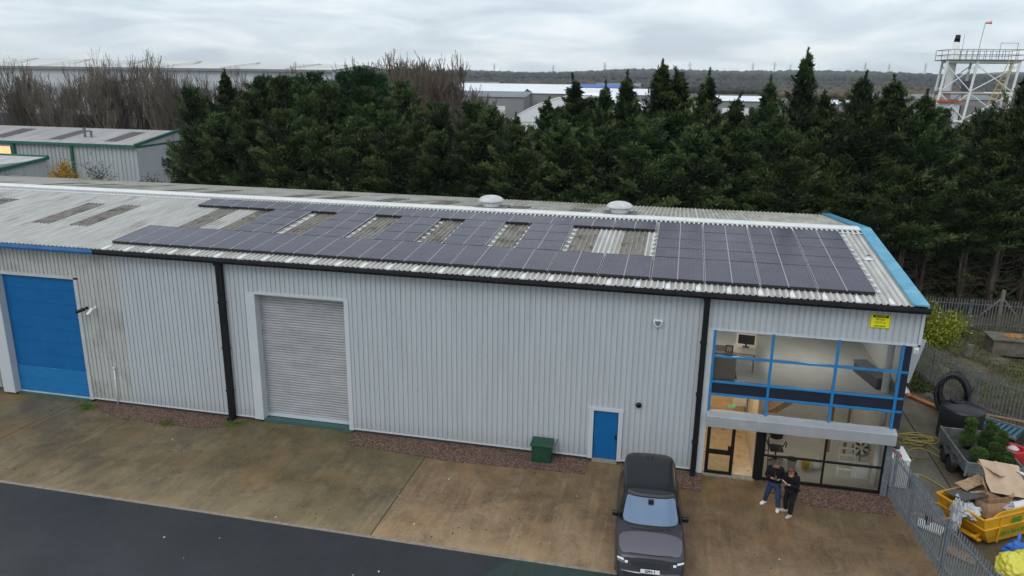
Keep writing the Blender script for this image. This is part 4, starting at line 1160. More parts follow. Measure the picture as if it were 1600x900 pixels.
crumple_sheet('cardboard_sheet', skc(1.25, 1.5, 1.42), 1.2, .45, (R(4), R(-3), SA + .1), M['card'], 'long cardboard strip along the far side of the skip', 'cardboard', 'cardboard in the skip', wob=.02, seed=4)
crumple_sheet('cardboard_sheet', skc(2.7, .6, 1.4), .9, .7, (R(20), R(12), SA - .2), M['card'], 'small cardboard sheet at the right of the skip heap', 'cardboard', 'cardboard in the skip', wob=.03, seed=5)
crumple_sheet('polystyrene_sheet', skc(1.75, .12, 1.27), .62, .28, (R(62), 0, SA), M['white'], 'white printed sheet standing behind the lettered side of the skip', 'packaging', wob=.004, seed=6, n=3)
crumple_sheet('white_packaging', skc(2.85, .95, 1.72), .7, .28, (R(12), R(24), SA + .25), M['white'], 'long white packaging piece on the right of the skip heap', 'packaging', wob=.02, seed=7)
crumple_sheet('white_packaging', skc(2.95, .45, 1.55), .5, .35, (R(-15), R(20), SA + .8), M['white'], 'short white packaging piece below the long one in the skip', 'packaging', wob=.03, seed=8)
def carton(c, s, rz, tilt, label, m_, openf=True):
    t = empty('cardboard_box', c, label, 'box', 'cardboard boxes in the skip')
    Mx = Matrix.Rotation(rz, 4, 'Z') @ Matrix.Rotation(tilt, 4, 'X')
    sx, sy, sz = s; mb = MB()
    for a in ((-sx, sx, -sy, -sy + .012, 0, sz), (-sx, sx, sy - .012, sy, 0, sz), (-sx, -sx + .012, -sy + .012, sy - .012, 0, sz), (sx - .012, sx, -sy + .012, sy - .012, 0, sz), (-sx + .012, sx - .012, -sy + .012, sy - .012, 0, .012)):
        mb.box(*a, Mx)
    mb.build('body', m_, t, local=True)
    for (px, py, ax, ang, w_, d_) in ((0, -sy, 'X', R(-55), sx, sy), (0, sy, 'X', R(40), sx, sy), ):
        F = Mx @ Matrix.Translation((px, py, sz + .002)) @ Matrix.Rotation(ang if py < 0 else ang, 4, ax)
        mb = MB(); mb.box(-w_, w_, (-d_ if py < 0 else 0), (0 if py < 0 else d_), 0, .01, F); mb.build('flap', m_, t, local=True)
    return t
carton(skc(1.05, .5, .80), (.42, .26, .5), SA - .15, R(-12), 'open brown carton leaning at the near left of the skip', M['card'])
carton(skc(1.45, .95, 1.0), (.35, .28, .42), SA + .7, R(15), 'brown carton wedged under the big cardboard sheet', M['card'])
carton(skc(2.35, .55, .95), (.34, .28, .42), SA + .2, R(-10), 'brown carton at the right end of the skip', M['card'])
def lumpy(name, c, s, m_, label, cat, seed, group=None, sub=3, amp=.18, freq=3.0, loc_=None, pleat=0.0):
    bm = bmesh.new(); bmesh.ops.create_icosphere(bm, subdivisions=sub, radius=1)
    from mathutils import noise
    for v in bm.verts:
        th_ = math.atan2(v.co.y, v.co.x)
        d_ = pleat * math.sin(th_ * 11 + 5 * noise.noise(v.co * 1.7 + Vector((seed, 0, 0)))) * (1 - abs(v.co.z)) ** .5 + pleat * .8 * math.sin(v.co.z * 16 + 6 * noise.noise(v.co * 2.1)) + noise.noise(v.co * freq + Vector((seed * 3.1, 0, 0))) * amp + noise.noise(v.co * freq * 3 + Vector((0, seed * 2.1, 0))) * amp * .5
        v.co = Vector((v.co.x * s[0], v.co.y * s[1], v.co.z * s[2])) * (1 + d_)
    me = bpy.data.meshes.new(name); bm.to_mesh(me); bm.free(); me.materials.append(m_)
    o = bpy.data.objects.new(name, me); COL.objects.link(o); o.location = c
    if pleat:
        for p_ in me.polygons: p_.use_smooth = True
    if label: tag(o, label, cat, group)
    return o
def plastic_mat():
    mt, t_, p = node_mat('clear_plastic_film')
    p.inputs['Base Color'].default_value = (.62, .63, .66, 1); p.inputs['Roughness'].default_value = .25; p.inputs['Alpha'].default_value = .8
    return mt
M['film'] = plastic_mat()
lumpy('plastic_film', skc(.22, .75, 1.02), (.30, .42, .20), M['film'], 'crumpled clear plastic film hanging over the left end of the skip', 'plastic film', 3, amp=.5, freq=2.5, sub=4)
lumpy('plastic_film', skc(1.5, .4, 1.12), (.4, .3, .16), M['film'], 'crumpled clear plastic film in front of the cartons', 'plastic film', 5, amp=.5, freq=3, sub=4)
mb = MB()
o = lumpy('plastic_film', skc(.0, .95, .82), (.14, .34, .52), M['film'], 'sheet of clear plastic trailing down outside the skip end', 'plastic film', 8, amp=.45, freq=2.6, sub=4)
lumpy('rubbish_fill', skc(1.7, .9, .85), (1.25, .68, .42), mat('dark_rubbish', (.10, .075, .055), (.22, .17, .13), 6, .9), 'mixed dark rubbish filling the bottom of the skip', 'rubbish', 6, amp=.25, sub=4)

# ================================================================= bags at the bottom right corner
def bag(c, s, m_, label, seed, cat='bag', group='bulk bags by the skip'):
    return lumpy('rubble_bag', c, s, m_, label, cat, seed, group, sub=5, amp=.26, freq=1.8, pleat=.045)
M['yellowbag'] = mat('yellow_woven_bag', (.62, .56, .05), (.72, .66, .12), 5, .5)
M['bluebag'] = mat('blue_woven_bag', (.015, .10, .42), (.03, .15, .52), 5, .5)
bag((10.55, -4.2, .38), (.54, .50, .44), M['yellowbag'], 'crumpled yellow bulk bag in the bottom right corner', 3)
bag((11.1, -3.8, .35), (.5, .5, .42), M['yellowbag'], 'yellow bulk bag partly behind the front yellow one', 12)
bag((10.98, -3.2, .34), (.40, .30, .30), M['bluebag'], 'bright blue bag between the skip and the yellow bags', 5)
mb = MB(); mb.tube([(10.95, -3.1, .0), (10.95, -3.1, .9)], .05, 10); tag(mb.build('blue_pipe', M['bluebag'], loc=(10.95, -3.1, 0), smooth=True), 'short upright blue pipe beside the blue bag', 'pipe')

# ================================================================= freezer, hose, pipe, tank, coil
t = empty('chest_freezer', (8.47, 1.17, 0), 'old white freezer standing by the corner of the building', 'freezer')
mb = MB(); mb.box(8.18, 8.76, .62, 1.72, .04, 1.1); mb.build('body', M['white'], t, bevel=.02)
mb = MB(); mb.box(8.16, 8.78, .60, 1.74, 1.11, 1.19); mb.build('lid', M['white'], t, bevel=.02)
mb = MB(); mb.tube([(8.24, 1.4, 1.24), (8.44, .87, 1.24)], .05, 8); mb.box(8.36, 8.5, .75, .93, 1.19, 1.27); tag(mb.build('red_tool', mat('red_plastic', (.55, .02, .03), rough=.4), loc=(8.35, 1.1, 1.19)), 'long red hand tool lying on the white freezer', 'tool')
mb = MB(); mb.lathe([(.09, 0), (.12, .03), (.12, .09), (.07, .12)], (8.5, 1.5, 1.19), 14); tag(mb.build('black_tub', M['black'], loc=(8.5, 1.5, 1.19), smooth=True), 'small round black tub on the far end of the freezer', 'tub')
M['hose'] = mat('yellow_hose', (.42, .33, .06), rough=.5)
rr = random.Random(11)
pts = [(9.1, 5.9, .03), (9.3, 4.9, .03), (9.65, 4.55, .03)]
for i in range(26):
    a = i * .95
    pts.append((10.3 + (.55 + .25 * math.sin(i * 1.7)) * math.cos(a) * 1.0 + .12 * math.sin(i), 5.0 + (.38 + .2 * math.cos(i * 1.3)) * math.sin(a), .03 + .006 * i))
pts += [(10.7, 4.6, .03), (10.9, 4.0, .03), (11.0, 3.4, .03), (10.8, 3.55, .03), (10.3, 4.2, .03), (9.9, 4.1, .03), (9.6, 3.7, .03), (9.7, 3.2, .03), (9.4, 3.0, .03), (9.1, 3.2, .03)]
def smoothpts(P, n=5):
    P = [Vector(p) for p in P]; o_ = []
    for i in range(len(P) - 1):
        a, b, c, d_ = P[max(i - 1, 0)], P[i], P[i + 1], P[min(i + 2, len(P) - 1)]
        for k in range(n):
            t_ = k / n
            o_.append(.5 * ((2 * b) + (c - a) * t_ + (2 * a - 5 * b + 4 * c - d_) * t_ ** 2 + (3 * b - a - 3 * c + d_) * t_ ** 3))
    o_.append(P[-1]); return o_
mb = MB(); mb.tube(smoothpts(pts), .016, 6); tag(mb.build('garden_hose', M['hose'], loc=(10.3, 5, 0), smooth=True), 'tangled yellow hose coiled on the yard slab', 'hose')
mb = MB(); mb.tube(smoothpts([(9.0, 1.5, .03), (9.5, 1.9, .03), (10.0, 1.3, .03), (10.2, .7, .03), (9.95, -.2, .03), (9.4, -.1, .03), (9.0, .1, .03)]), .02, 6)
tag(mb.build('garden_hose', M['hose'], loc=(9.5, 1, 0), smooth=True), 'single run of yellow hose between freezer and skip', 'hose')
M['orange'] = mat('orange_pipe', (.48, .17, .06), (.55, .2, .08), 5, .45)
t = empty('drain_pipe', (11.7, 9.1, .1), 'long orange drainage pipe on the ground beyond the tank', 'pipe')
mb = MB(); mb.tube([(11.15, 9.85, .10), (12.25, 8.45, .10)], .085, 12); mb.build('pipe', M['orange'], t, smooth=True)
mb = MB(); mb.tube([(11.12, 9.89, .10), (11.22, 9.76, .10)], .105, 12); mb.build('socket', M['orange'], t, smooth=True)
t = empty('water_tank', (12.05, 5.75, 0), 'big round black plastic water tank behind the trailer', 'tank')
M['tank'] = mat('black_tank_plastic', (.010, .010, .013), rough=.38)
mb = MB(); mb.lathe([(.80, 0), (.83, .04), (.80, .12), (.83, .2), (.82, 1.3), (.80, 1.36), (.74, 1.40), (.5, 1.48), (.2, 1.53), (.01, 1.54)], (12.05, 5.75, 0), 40); mb.build('shell', M['tank'], t, smooth=True)
mb = MB(); mb.lathe([(.25, 0), (.26, .07), (.22, .09), (.2, .07), (.04, .075), (.01, .075)], (11.85, 6.0, 1.50), 24); mb.box(11.63, 12.07, 5.98, 6.02, 1.56, 1.6); mb.box(11.83, 11.87, 5.78, 6.22, 1.56, 1.6); mb.build('lid', M['tank'], t, smooth=True)
t = empty('duct_coil', (12.3, 8.1, 0), 'upright coil of thick black ducting leaning on the fence', 'coil')
mb = MB(); rr = random.Random(5); P = []
for i in range(6 * 22 + 1):
    a = 2 * PI * i / 22; k = i / 22
    rad = .78 + .12 * math.sin(k * 2.3) - .05 * (k % 2)
    P.append((12.30 + rad * .80 * math.cos(a + .1 * math.sin(k)) + .07 * k, 7.85 + .16 * k + .25 * math.sin(a) * .6, 1.0 + rad * 1.12 * math.sin(a) + .03 * k * math.cos(k)))
mb.tube(P, .065, 8); mb.build('ducting', M['black'], t, smooth=True)
mb = MB()
for a in (R(100), R(20), R(200)):
    mb.tube([(12.35 + .64 * math.cos(a), 7.9, 1.0 + .86 * math.sin(a)), (12.5 + .72 * math.cos(a), 8.9, 1.05 + .95 * math.sin(a))], .02, 5)
mb.build('strap', M['rubber'], t)
# dark flatbed / blue slatted stack
t = empty('slatted_stack', (13.3, 5.9, 0), 'dark low frame with blue slats beside the black tank', 'pallet stack')
Mx = Matrix.Translation((13.35, 5.75, 0)) @ Matrix.Rotation(R(-38), 4, 'Z')
mb = MB(); mb.box(-.95, .95, -.65, .65, .0, .62, Mx); mb.build('base', M['black'], t, bevel=.03)
for i in range(9):
    mb = MB(); mb.box(-.85 + i * .2, -.73 + i * .2, -.55, .55, .63, .68, Mx); mb.build('slat', mat('blue_slat', (.03, .12, .17), rough=.6) if i == 0 else bpy.data.materials['blue_slat'], t)
mb = MB(); mb.box(-.98, .98, -.68, -.60, .62, .72, Mx); mb.box(-.98, .98, .60, .68, .62, .72, Mx); mb.build('side_rail', M['galvold'], t)
mb = MB(); mb.box(-.4, .4, -.3, .3, .0, .55, Matrix.Translation((13.25, 7.1, 0)) @ Matrix.Rotation(R(-30), 4, 'Z')); mb.box(-.43, .43, -.33, .33, .55, .60, Matrix.Translation((13.25, 7.1, 0)) @ Matrix.Rotation(R(-30), 4, 'Z'))
tag(mb.build('blue_crate', mat('deep_blue_plastic', (.01, .07, .2), rough=.5), loc=(13.25, 7.1, 0), bevel=.02), 'deep blue crate between the tank and the fence', 'crate')
mb = MB(); mb.tube([(12.7, 7.6, .5), (15.2, 5.7, .9)], .06, 8); tag(mb.build('timber_pole', M['wood'], loc=(13.9, 6.6, .5)), 'brown pole lying along the fence behind the slatted frame', 'pole')
mb = MB(); mb.lathe([(.34, 0), (.42, .1), (.44, .6), (.40, .68), (.34, .62), (.30, .2)], (13.35, 3.85, .0), 22)
tag(mb.build('red_tub', mat('red_tub', (.42, .015, .02), rough=.35), loc=(13.35, 3.85, 0), smooth=True), 'bright red tub right of the trailer at the picture edge', 'tub')
mb = MB(); mb.lathe([(.02, 0), (.16, .06), (.2, .12), (.1, .2), (.02, .22)], (13.35, 3.85, .5), 9); tag(mb.build('crumpled_film', M['film'], loc=(13.35, 3.85, .5)), 'crumpled silvery wrap inside the red tub', 'wrap')
mb = MB(); mb.tube([(13.3, 2.0, .3 + .07 * 0), (13.3, 2.0, .3)], .1, 6)
mb = MB()
for k in range(5): mb.tube([(13.35 + .32 * math.cos(a), 2.1 + .32 * math.sin(a), .06 + .09 * k) for a in [2 * PI * i / 16 for i in range(16)]], .05, 6, closed=True)
tag(mb.build('rope_coil', mat('tan_rope', (.30, .17, .07), (.38, .24, .11), 8, .9), loc=(13.35, 2.1, 0), smooth=True), 'stacked tan rope coil at the right edge by the trailer', 'rope')
# ground clutter seen through the gate
crumple_sheet('white_sheet', (11.05, 10.7, .09), .7, 1.2, (0, R(3), R(-12)), M['white'], 'white sheet on the ground past the building corner', 'sheet', wob=.02)
t = empty('brick_stack', (8.75, -1.2, 0), 'low row of reddish bricks behind the gate', 'bricks')
M['brick'] = mat('pinkish_brick', (.33, .17, .13), (.42, .24, .19), 9, .85)
for i in range(10):
    mb = MB(); mb.box(-.1, .1, -.05, .05, 0, .065, Matrix.Translation((8.42 + .095 * i, -1.0 - .045 * i + .02 * (i % 2), 0.005)) @ Matrix.Rotation(R(78), 4, 'Z')); mb.build('brick', M['brick'], t)
crumple_sheet('packaging_slab', (8.85, -1.95, .14), .75, .45, (R(8), R(5), R(-25)), M['white'], 'white slab of packaging lying behind the gate', 'packaging', wob=.008, n=3, th=.05)
crumple_sheet('brown_board', (9.35, -3.3, .05), .9, .5, (0, R(2), R(-35)), M['wood'], 'brown board on the ground below the skip end', 'board', wob=.01)
# rubble line along the fence
mb = MB(); rr = random.Random(21)
for _ in range(900):
    f = rr.random(); x = 11.45 + f * 1.35 + rr.gauss(0, .18); y = 14.5 - f * 6.3 + rr.gauss(0, .3); stone(mb, x, y, .03, rr.uniform(.03, .14), rr)
tag(mb.build('rubble', mat('dirty_rubble', (.07, .06, .045), (.17, .155, .13), 3, .95)), 'rubble and dirt heaped along the foot of the fence', 'rubble', kind='stuff')

# ================================================================= foliage helpers
def blades(name, P, D, L, W, tone, m_):
    n = len(P)
    rnd = RNG.normal(size=(n, 3)); Sd = np.cross(D, rnd); Sd /= np.linalg.norm(Sd, axis=1)[:, None] + 1e-9
    L = L[:, None]; W = W[:, None]
    V = np.empty((n, 4, 3)); V[:, 0] = P; V[:, 1] = P + D * L * .5 + Sd * W * .5; V[:, 2] = P + D * L; V[:, 3] = P + D * L * .5 - Sd * W * .5
    me = bpy.data.meshes.new(name)
    me.vertices.add(n * 4); me.vertices.foreach_set('co', V.reshape(-1).astype(np.float32))
    me.loops.add(n * 4); me.loops.foreach_set('vertex_index', np.arange(n * 4, dtype=np.int32))
    me.polygons.add(n); me.polygons.foreach_set('loop_start', np.arange(0, n * 4, 4, dtype=np.int32)); me.polygons.foreach_set('loop_total', np.full(n, 4, dtype=np.int32))
    me.update(calc_edges=True)
    at = me.attributes.new('tone', 'FLOAT', 'FACE'); at.data.foreach_set('value', np.clip(tone, 0, 1).astype(np.float32))
    me.materials.append(m_); me.validate()
    return me
def norm(a): return a / (np.linalg.norm(a, axis=1)[:, None] + 1e-9)

M['conifer'] = leaf_mat('conifer_foliage', [(.005, .010, .005), (.018, .040, .013), (.062, .098, .029), (.135, .175, .06)])  # darkest stops lowered so the colour holds the crown shadows
M['conifer_blue'] = leaf_mat('conifer_foliage_green', [(.007, .020, .009), (.015, .048, .018), (.03, .08, .028), (.055, .115, .04)])
def conifer_mesh(seed, h, r, t0=.12, m_=None, nb=260, per=190, lean=0.0, blunt=False):
    g = np.random.default_rng(seed)
    Ps, Ds, Ls, Ws, Ts = [], [], [], [], []
    for b in range(nb):
        tau = g.random() ** 1.15
        t = t0 + (1 - t0) * tau
        prof = min(1, .70 + tau * 2.0) * max(0.02, (1 - tau)) ** .62 if tau < .62 else max(.02, (1 - tau)) * 1.44
        if blunt: prof = min(1, .75 + tau * 2) * max(.02, (1 - tau)) ** .38
        hi_ = tau > .6 and not blunt
        Rb = r * prof * (g.uniform(.40, 1.65) if hi_ else g.uniform(.55, 1.32)) + .10
        az = g.uniform(0, 2 * PI); el = R(6 + 40 * tau + g.normal() * 9)
        dr = np.array([math.cos(az) * math.cos(el), math.sin(az) * math.cos(el), math.sin(el)])
        n = int(per * (.35 + .85 * prof) * (.8 if hi_ else 1))
        s = 1 - g.random(n) ** 1.4 * .62
        side = np.cross(dr, [0, 0, 1.]); side /= np.linalg.norm(side) + 1e-9
        sg = (.07 if hi_ else .09) + .15 * Rb * (1.12 - s)
        base = np.array([lean * t * t, 0, t * h - Rb * .15]) 
        pos = base + dr * (s * Rb)[:, None] + np.array([0, 0, 1.]) * ((s ** 2) * Rb * .16)[:, None]
        pos = pos + side * (g.normal(size=n) * sg * 1.5)[:, None] + np.array([0, 0, 1.]) * (g.normal(size=n) * sg * .5)[:, None]
        dd = norm(dr[None] * .8 + g.normal(size=(n, 3)) * .5 + np.array([0, 0, .38]))
        Ps.append(pos); Ds.append(dd); Ls.append(g.uniform(.16, .40, n) * (.75 + .25 * prof)); Ws.append(g.uniform(.035, .085, n))
        bt = g.uniform(.0, .80)
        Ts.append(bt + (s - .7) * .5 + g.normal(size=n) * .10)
    # leader
    n = 60 if blunt else 260; s = g.random(n)
    Ps.append(np.stack([g.normal(size=n) * .10 * (1 - s) + lean * (1 + .12 * s) + (seed % 3 - 1) * .35 * s ** 2, g.normal(size=n) * .10 * (1 - s), h * (.93 + .11 * s)], 1))
    Ds.append(norm(g.normal(size=(n, 3)) * .45 + np.array([0, 0, .9]))); Ls.append(g.uniform(.12, .28, n)); Ws.append(g.uniform(.03, .07, n)); Ts.append(g.uniform(.2, .6, n))
    # inner blades that close the middle, coloured dark for the shade inside
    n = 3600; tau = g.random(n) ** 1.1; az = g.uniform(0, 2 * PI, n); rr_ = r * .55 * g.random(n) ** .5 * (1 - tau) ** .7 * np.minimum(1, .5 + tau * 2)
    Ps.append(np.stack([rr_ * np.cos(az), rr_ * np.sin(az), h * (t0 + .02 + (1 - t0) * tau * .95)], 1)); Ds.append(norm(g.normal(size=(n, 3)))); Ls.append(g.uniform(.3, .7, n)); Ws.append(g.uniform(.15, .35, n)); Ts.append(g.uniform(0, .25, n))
    return blades('crown', np.concatenate(Ps), np.concatenate(Ds), np.concatenate(Ls), np.concatenate(Ws), np.concatenate(Ts), m_ or M['conifer'])
def conifer_trunk(seed, h, t0, dead=0):
    rr = random.Random(seed); mb = MB()
    P = [(rr.uniform(-.06, .06) * i, rr.uniform(-.06, .06) * i, h * .97 * i / 8) for i in range(9)]
    mb.tube(P, [.20 * (1 - i / 8.3) + .01 for i in range(9)], 8)
    if dead and rr.random() < .8:   # second stem
        mb.tube([(0, 0, .4), (rr.uniform(-.7, .7), rr.uniform(-.3, .3), h * .3), (rr.uniform(-.9, .9), 0, h * .6)], [.12, .09, .04], 6)
    for _ in range(dead):
        z = rr.uniform(.05, max(.2, t0 + .06)) * h; a = rr.uniform(0, 2 * PI); l = rr.uniform(.8, 2.2); e_ = rr.uniform(-.1, .8)
        p0 = Vector((0, 0, z)); p1 = p0 + Vector((math.cos(a), math.sin(a), e_)) * l * .5; p2 = p1 + Vector((math.cos(a + .4), math.sin(a + .4), e_ + rr.uniform(-.6, .5))) * l * .5
        mb.tube([p0, p1, p2], [.03, .02, .008], 4, cap=False)
        for _k in range(3):
            q = p0.lerp(p2, rr.uniform(.3, .9)); mb.tube([q, q + Vector((rr.uniform(-.5, .5), rr.uniform(-.5, .5), rr.uniform(-.2, .5)))], [.012, .005], 3, cap=False)
    return mb.mesh('trunk', M['bark'], smooth=True)
H0 = 14.0
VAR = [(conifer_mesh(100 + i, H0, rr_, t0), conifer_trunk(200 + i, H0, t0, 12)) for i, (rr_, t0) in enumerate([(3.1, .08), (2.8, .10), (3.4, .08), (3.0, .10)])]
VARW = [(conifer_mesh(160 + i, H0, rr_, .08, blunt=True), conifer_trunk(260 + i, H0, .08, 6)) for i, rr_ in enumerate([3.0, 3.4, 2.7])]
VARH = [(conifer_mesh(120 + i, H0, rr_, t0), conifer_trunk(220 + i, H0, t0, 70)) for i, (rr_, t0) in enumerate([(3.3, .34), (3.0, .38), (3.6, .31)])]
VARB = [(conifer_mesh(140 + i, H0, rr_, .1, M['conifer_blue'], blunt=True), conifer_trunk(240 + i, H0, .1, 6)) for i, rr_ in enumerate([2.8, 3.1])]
def plant_tree(name, x, y, h, var, label, group, sx=1.0, rz=None, z=0.0, cat='conifer tree', hb=H0):
    t = empty(name, (x, y, z), label, cat, group, rz=random.uniform(0, 6.28) if rz is None else rz)
    k = h / hb
    t.scale = (k * sx, k * sx, k)
    child('crown', var[0], t); child('trunk', var[1], t)
    return t
# front row: (photo x of the top, photo y of the top) solved to world beforehand -> X, height
row = [(-36.4, 13.8), (-33.6, 15.0), (-31.2, 13.6), (-29.0, 14.7), (-26.9, 13.2), (-24.8, 12.9), (-22.6, 12.6), (-20.6, 12.2), (-18.5, 12.0), (-16.4, 11.7), (-14.7, 12.2), (-13.2, 12.8),
       (-11.0, 12.4), (-9.1, 13.5), (-7.3, 15.0), (-5.2, 14.6), (-3.9, 15.2), (-1.7, 15.9), (-.6, 15.5), (1.2, 15.4), (3.0, 14.0), (4.9, 15.0), (6.9, 16.6), (8.2, 14.2), (10.2, 15.3), (12.2, 15.1), (13.8, 14.3), (15.3, 12.6), (17.4, 13.2), (19.2, 15.6), (21.2, 15.2), (23.6, 14.6)]
NR = len(row)
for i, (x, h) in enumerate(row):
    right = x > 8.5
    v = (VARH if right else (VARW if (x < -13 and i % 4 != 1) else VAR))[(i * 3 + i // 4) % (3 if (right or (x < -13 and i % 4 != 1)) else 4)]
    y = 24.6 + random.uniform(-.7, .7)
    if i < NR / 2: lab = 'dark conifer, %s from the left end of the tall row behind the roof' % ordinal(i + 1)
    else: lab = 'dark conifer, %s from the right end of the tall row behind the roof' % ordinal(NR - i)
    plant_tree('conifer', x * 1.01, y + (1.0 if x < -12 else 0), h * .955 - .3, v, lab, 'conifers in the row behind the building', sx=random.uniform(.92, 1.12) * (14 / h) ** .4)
# shorter growth filling the row at its near side on the left half
row2 = [(-34.4, 10.2), (-32.6, 11.2), (-30.0, 10.8), (-27.4, 11.4), (-24.6, 10.8), (-21.8, 11.2), (-19.0, 10.6), (-16.2, 10.4), (-13.4, 10.9), (-10.6, 10.8), (-7.8, 11.2), (-5.0, 11.0), (-2.2, 11.4), (.6, 11.2), (3.4, 11.0), (6.2, 10.8)]
for i, (x, h) in enumerate(row2):
    plant_tree('conifer', x, 22.6 + random.uniform(-.4, .4), h, VARW[(i + 1) % 3], 'shorter dark conifer, %s from the left in front of the tall row' % ordinal(i + 1), 'shorter conifers in front of the tall row', sx=1.25)
for i in range(21):
    x = -34.6 + i * 2.8
    h_ = 13.2 if x < -18 else (11.6 if x < -9 else 12.4)
    plant_tree('conifer', x, 27.6 + random.uniform(-.6, .6), h_ + random.uniform(-.7, .7), VARW[(i * 2 + 1) % 3], 'blunt topped conifer, %s from the left in the line behind the tall row' % ordinal(i + 1), 'blunt conifers behind the tall row', sx=1.15)
# second line behind the bare lower trunks on the right
for i in range(9):
    plant_tree('conifer', 9.5 + i * 2.9, 29.0 + random.uniform(-.6, .6), 12.2 + random.uniform(-.8, .8), VAR[(i * 3) % 4], 'conifer of the second line, %s from the left behind the bare trunks' % ordinal(i + 1), 'conifers of the second line on the right', sx=1.2)
# brighter green cluster behind the left part
for i, (x, y, h) in enumerate([(-32.0, 33, 13.6), (-29.8, 32, 13.9), (-27.6, 33.5, 14.1), (-25.7, 32.5, 14.3), (-24.6, 32.8, 14.0)]):
    plant_tree('conifer', x, y, h, VARB[i % 2], 'blue green conifer, %s from the left in the clump behind the hedge row' % ordinal(i + 1), 'blue green conifers behind the row', sx=1.15)

# ---------------------------------------------------------------- bare trees
def bare_mesh(seed, h, stems, spread, m_, depth=5, twig=.018, kids=(3, 4)):
    rr = random.Random(seed)
    segs = []
    def grow(p, d_, L, r_, lv):
        n = 3
        q = p
        pts_ = [(p, r_)]
        for i in range(n):
            d_ = (d_ + Vector((rr.gauss(0, .10), rr.gauss(0, .10), .05 + .05 * lv))).normalized()
            q = q + d_ * (L / n); pts_.append((q, max(twig, r_ * (1 - .5 * (i + 1) / n))))
        segs.append(pts_)
        if lv >= depth: return
        k = rr.randint(*kids)
        for j in range(k):
            f = rr.uniform(.35, 1.0); idx = min(n, int(f * n) + 0); a = pts_[idx][0]
            nd = (d_ + Vector((rr.gauss(0, spread), rr.gauss(0, spread), rr.uniform(0, .35)))).normalized()
            grow(a, nd, L * rr.uniform(.52, .78), pts_[idx][1] * .62, lv + 1)
    for s in range(stems):
        a = rr.uniform(0, 2 * PI)
        grow(Vector((.15 * math.cos(a), .15 * math.sin(a), 0)), Vector((.22 * math.cos(a), .22 * math.sin(a), 1)).normalized(), h * rr.uniform(.36, .46), .13, 1)
    V = []; F_ = []
    for pts_ in segs:
        b = len(V)
        for i, (p, r_) in enumerate(pts_):
            t_ = (pts_[min(i + 1, len(pts_) - 1)][0] - pts_[max(i - 1, 0)][0]).normalized()
            u = t_.orthogonal().normalized(); q = t_.cross(u)
            for j in range(3):
                an = 2 * PI * j / 3; V.append(p + (u * math.cos(an) + q * math.sin(an)) * r_)
        for i in range(len(pts_) - 1):
            for j in range(3): F_.append((b + i * 3 + j, b + i * 3 + (j + 1) % 3, b + i * 3 + 3 + (j + 1) % 3, b + i * 3 + 3 + j))
    zm = max(v.z for v in V)
    k = h / zm
    me = bpy.data.meshes.new('branches'); me.from_pydata([(v.x * k, v.y * k, v.z * k) for v in V], [], F_); me.materials.append(m_); me.update()
    return me
BV = [bare_mesh(300 + i, 14, st, sp, M['greybark'], depth=5 + i % 2, twig=.012, kids=(3, 4)) for i, (st, sp) in enumerate([(4, .34), (3, .40), (5, .30), (3, .45)])]
BR = [bare_mesh(320 + i, 14, 5, .42, M['redbark'], depth=6, twig=.016, kids=(3, 4)) for i in range(3)]
def bare_tree(x, y, h, me, label, group, sx=1.0):
    t = empty('bare_tree', (x, y, 0), label, 'bare tree', group, rz=random.uniform(0, 6.28)); k = h / 14; t.scale = (k * sx, k * sx, k)
    child('branches', me, t)
    return t
bx = [-107, -104.2, -101, -98.5, -95.8, -93, -90.6, -88.2, -86, -83.6, -81.4, -79.2, -77, -74.8, -72.5, -70]
bh = [14.5, 15.8, 16.8, 15.5, 14.6, 15.2, 16.6, 16.2, 18.2, 17.4, 17.2, 18.0, 17.0, 14.8, 15.4, 15.8]
for i, (x, h) in enumerate(zip(bx, bh)):
    bare_tree(x, 76 + random.uniform(-2.5, 2.5), h, BV[i % 4], 'leafless upright tree, %s from the left before the long pale warehouse' % ordinal(i + 1), 'leafless trees before the warehouse', sx=1.15)
for i, (x, y, h) in enumerate([(-66, 72, 14.8), (-62, 74, 15.5), (-57, 72, 15.2), (-52.5, 73, 16.3), (-48, 72, 15.6)]):
    bare_tree(x, y, h, BR[i % 3], 'leafless brown treetop, %s from the left above the conifer clump' % ordinal(i + 1), 'leafless treetops above the left conifers')
for i, (x, y, h) in enumerate([(-43.5, 74, 17.0), (-41.2, 71, 17.2), (-39.0, 75, 17.8), (-37.0, 72, 18.2), (-35.0, 74, 18.0), (-33.0, 71, 17.0), (-31.2, 74, 15.2), (-29.6, 71, 13.6), (-27.8, 73, 12.4), (-39, 66, 13), (-35.5, 66, 13), (-32, 66, 12.2), (-29, 67, 11), (-42, 68, 14), (-37, 68, 14.5), (-33.5, 69, 14.5), (-30.5, 69, 12.8), (-26.5, 70, 11), (-40, 78, 16.6), (-36, 78, 17.4)]):
    bare_tree(x, y, h, BR[i % 3], 'reddish brown leafless tree, %s in the dense dome right of the conifer clump' % ordinal(i + 1), 'reddish brown leafless trees in a dense dome', sx=1.4)

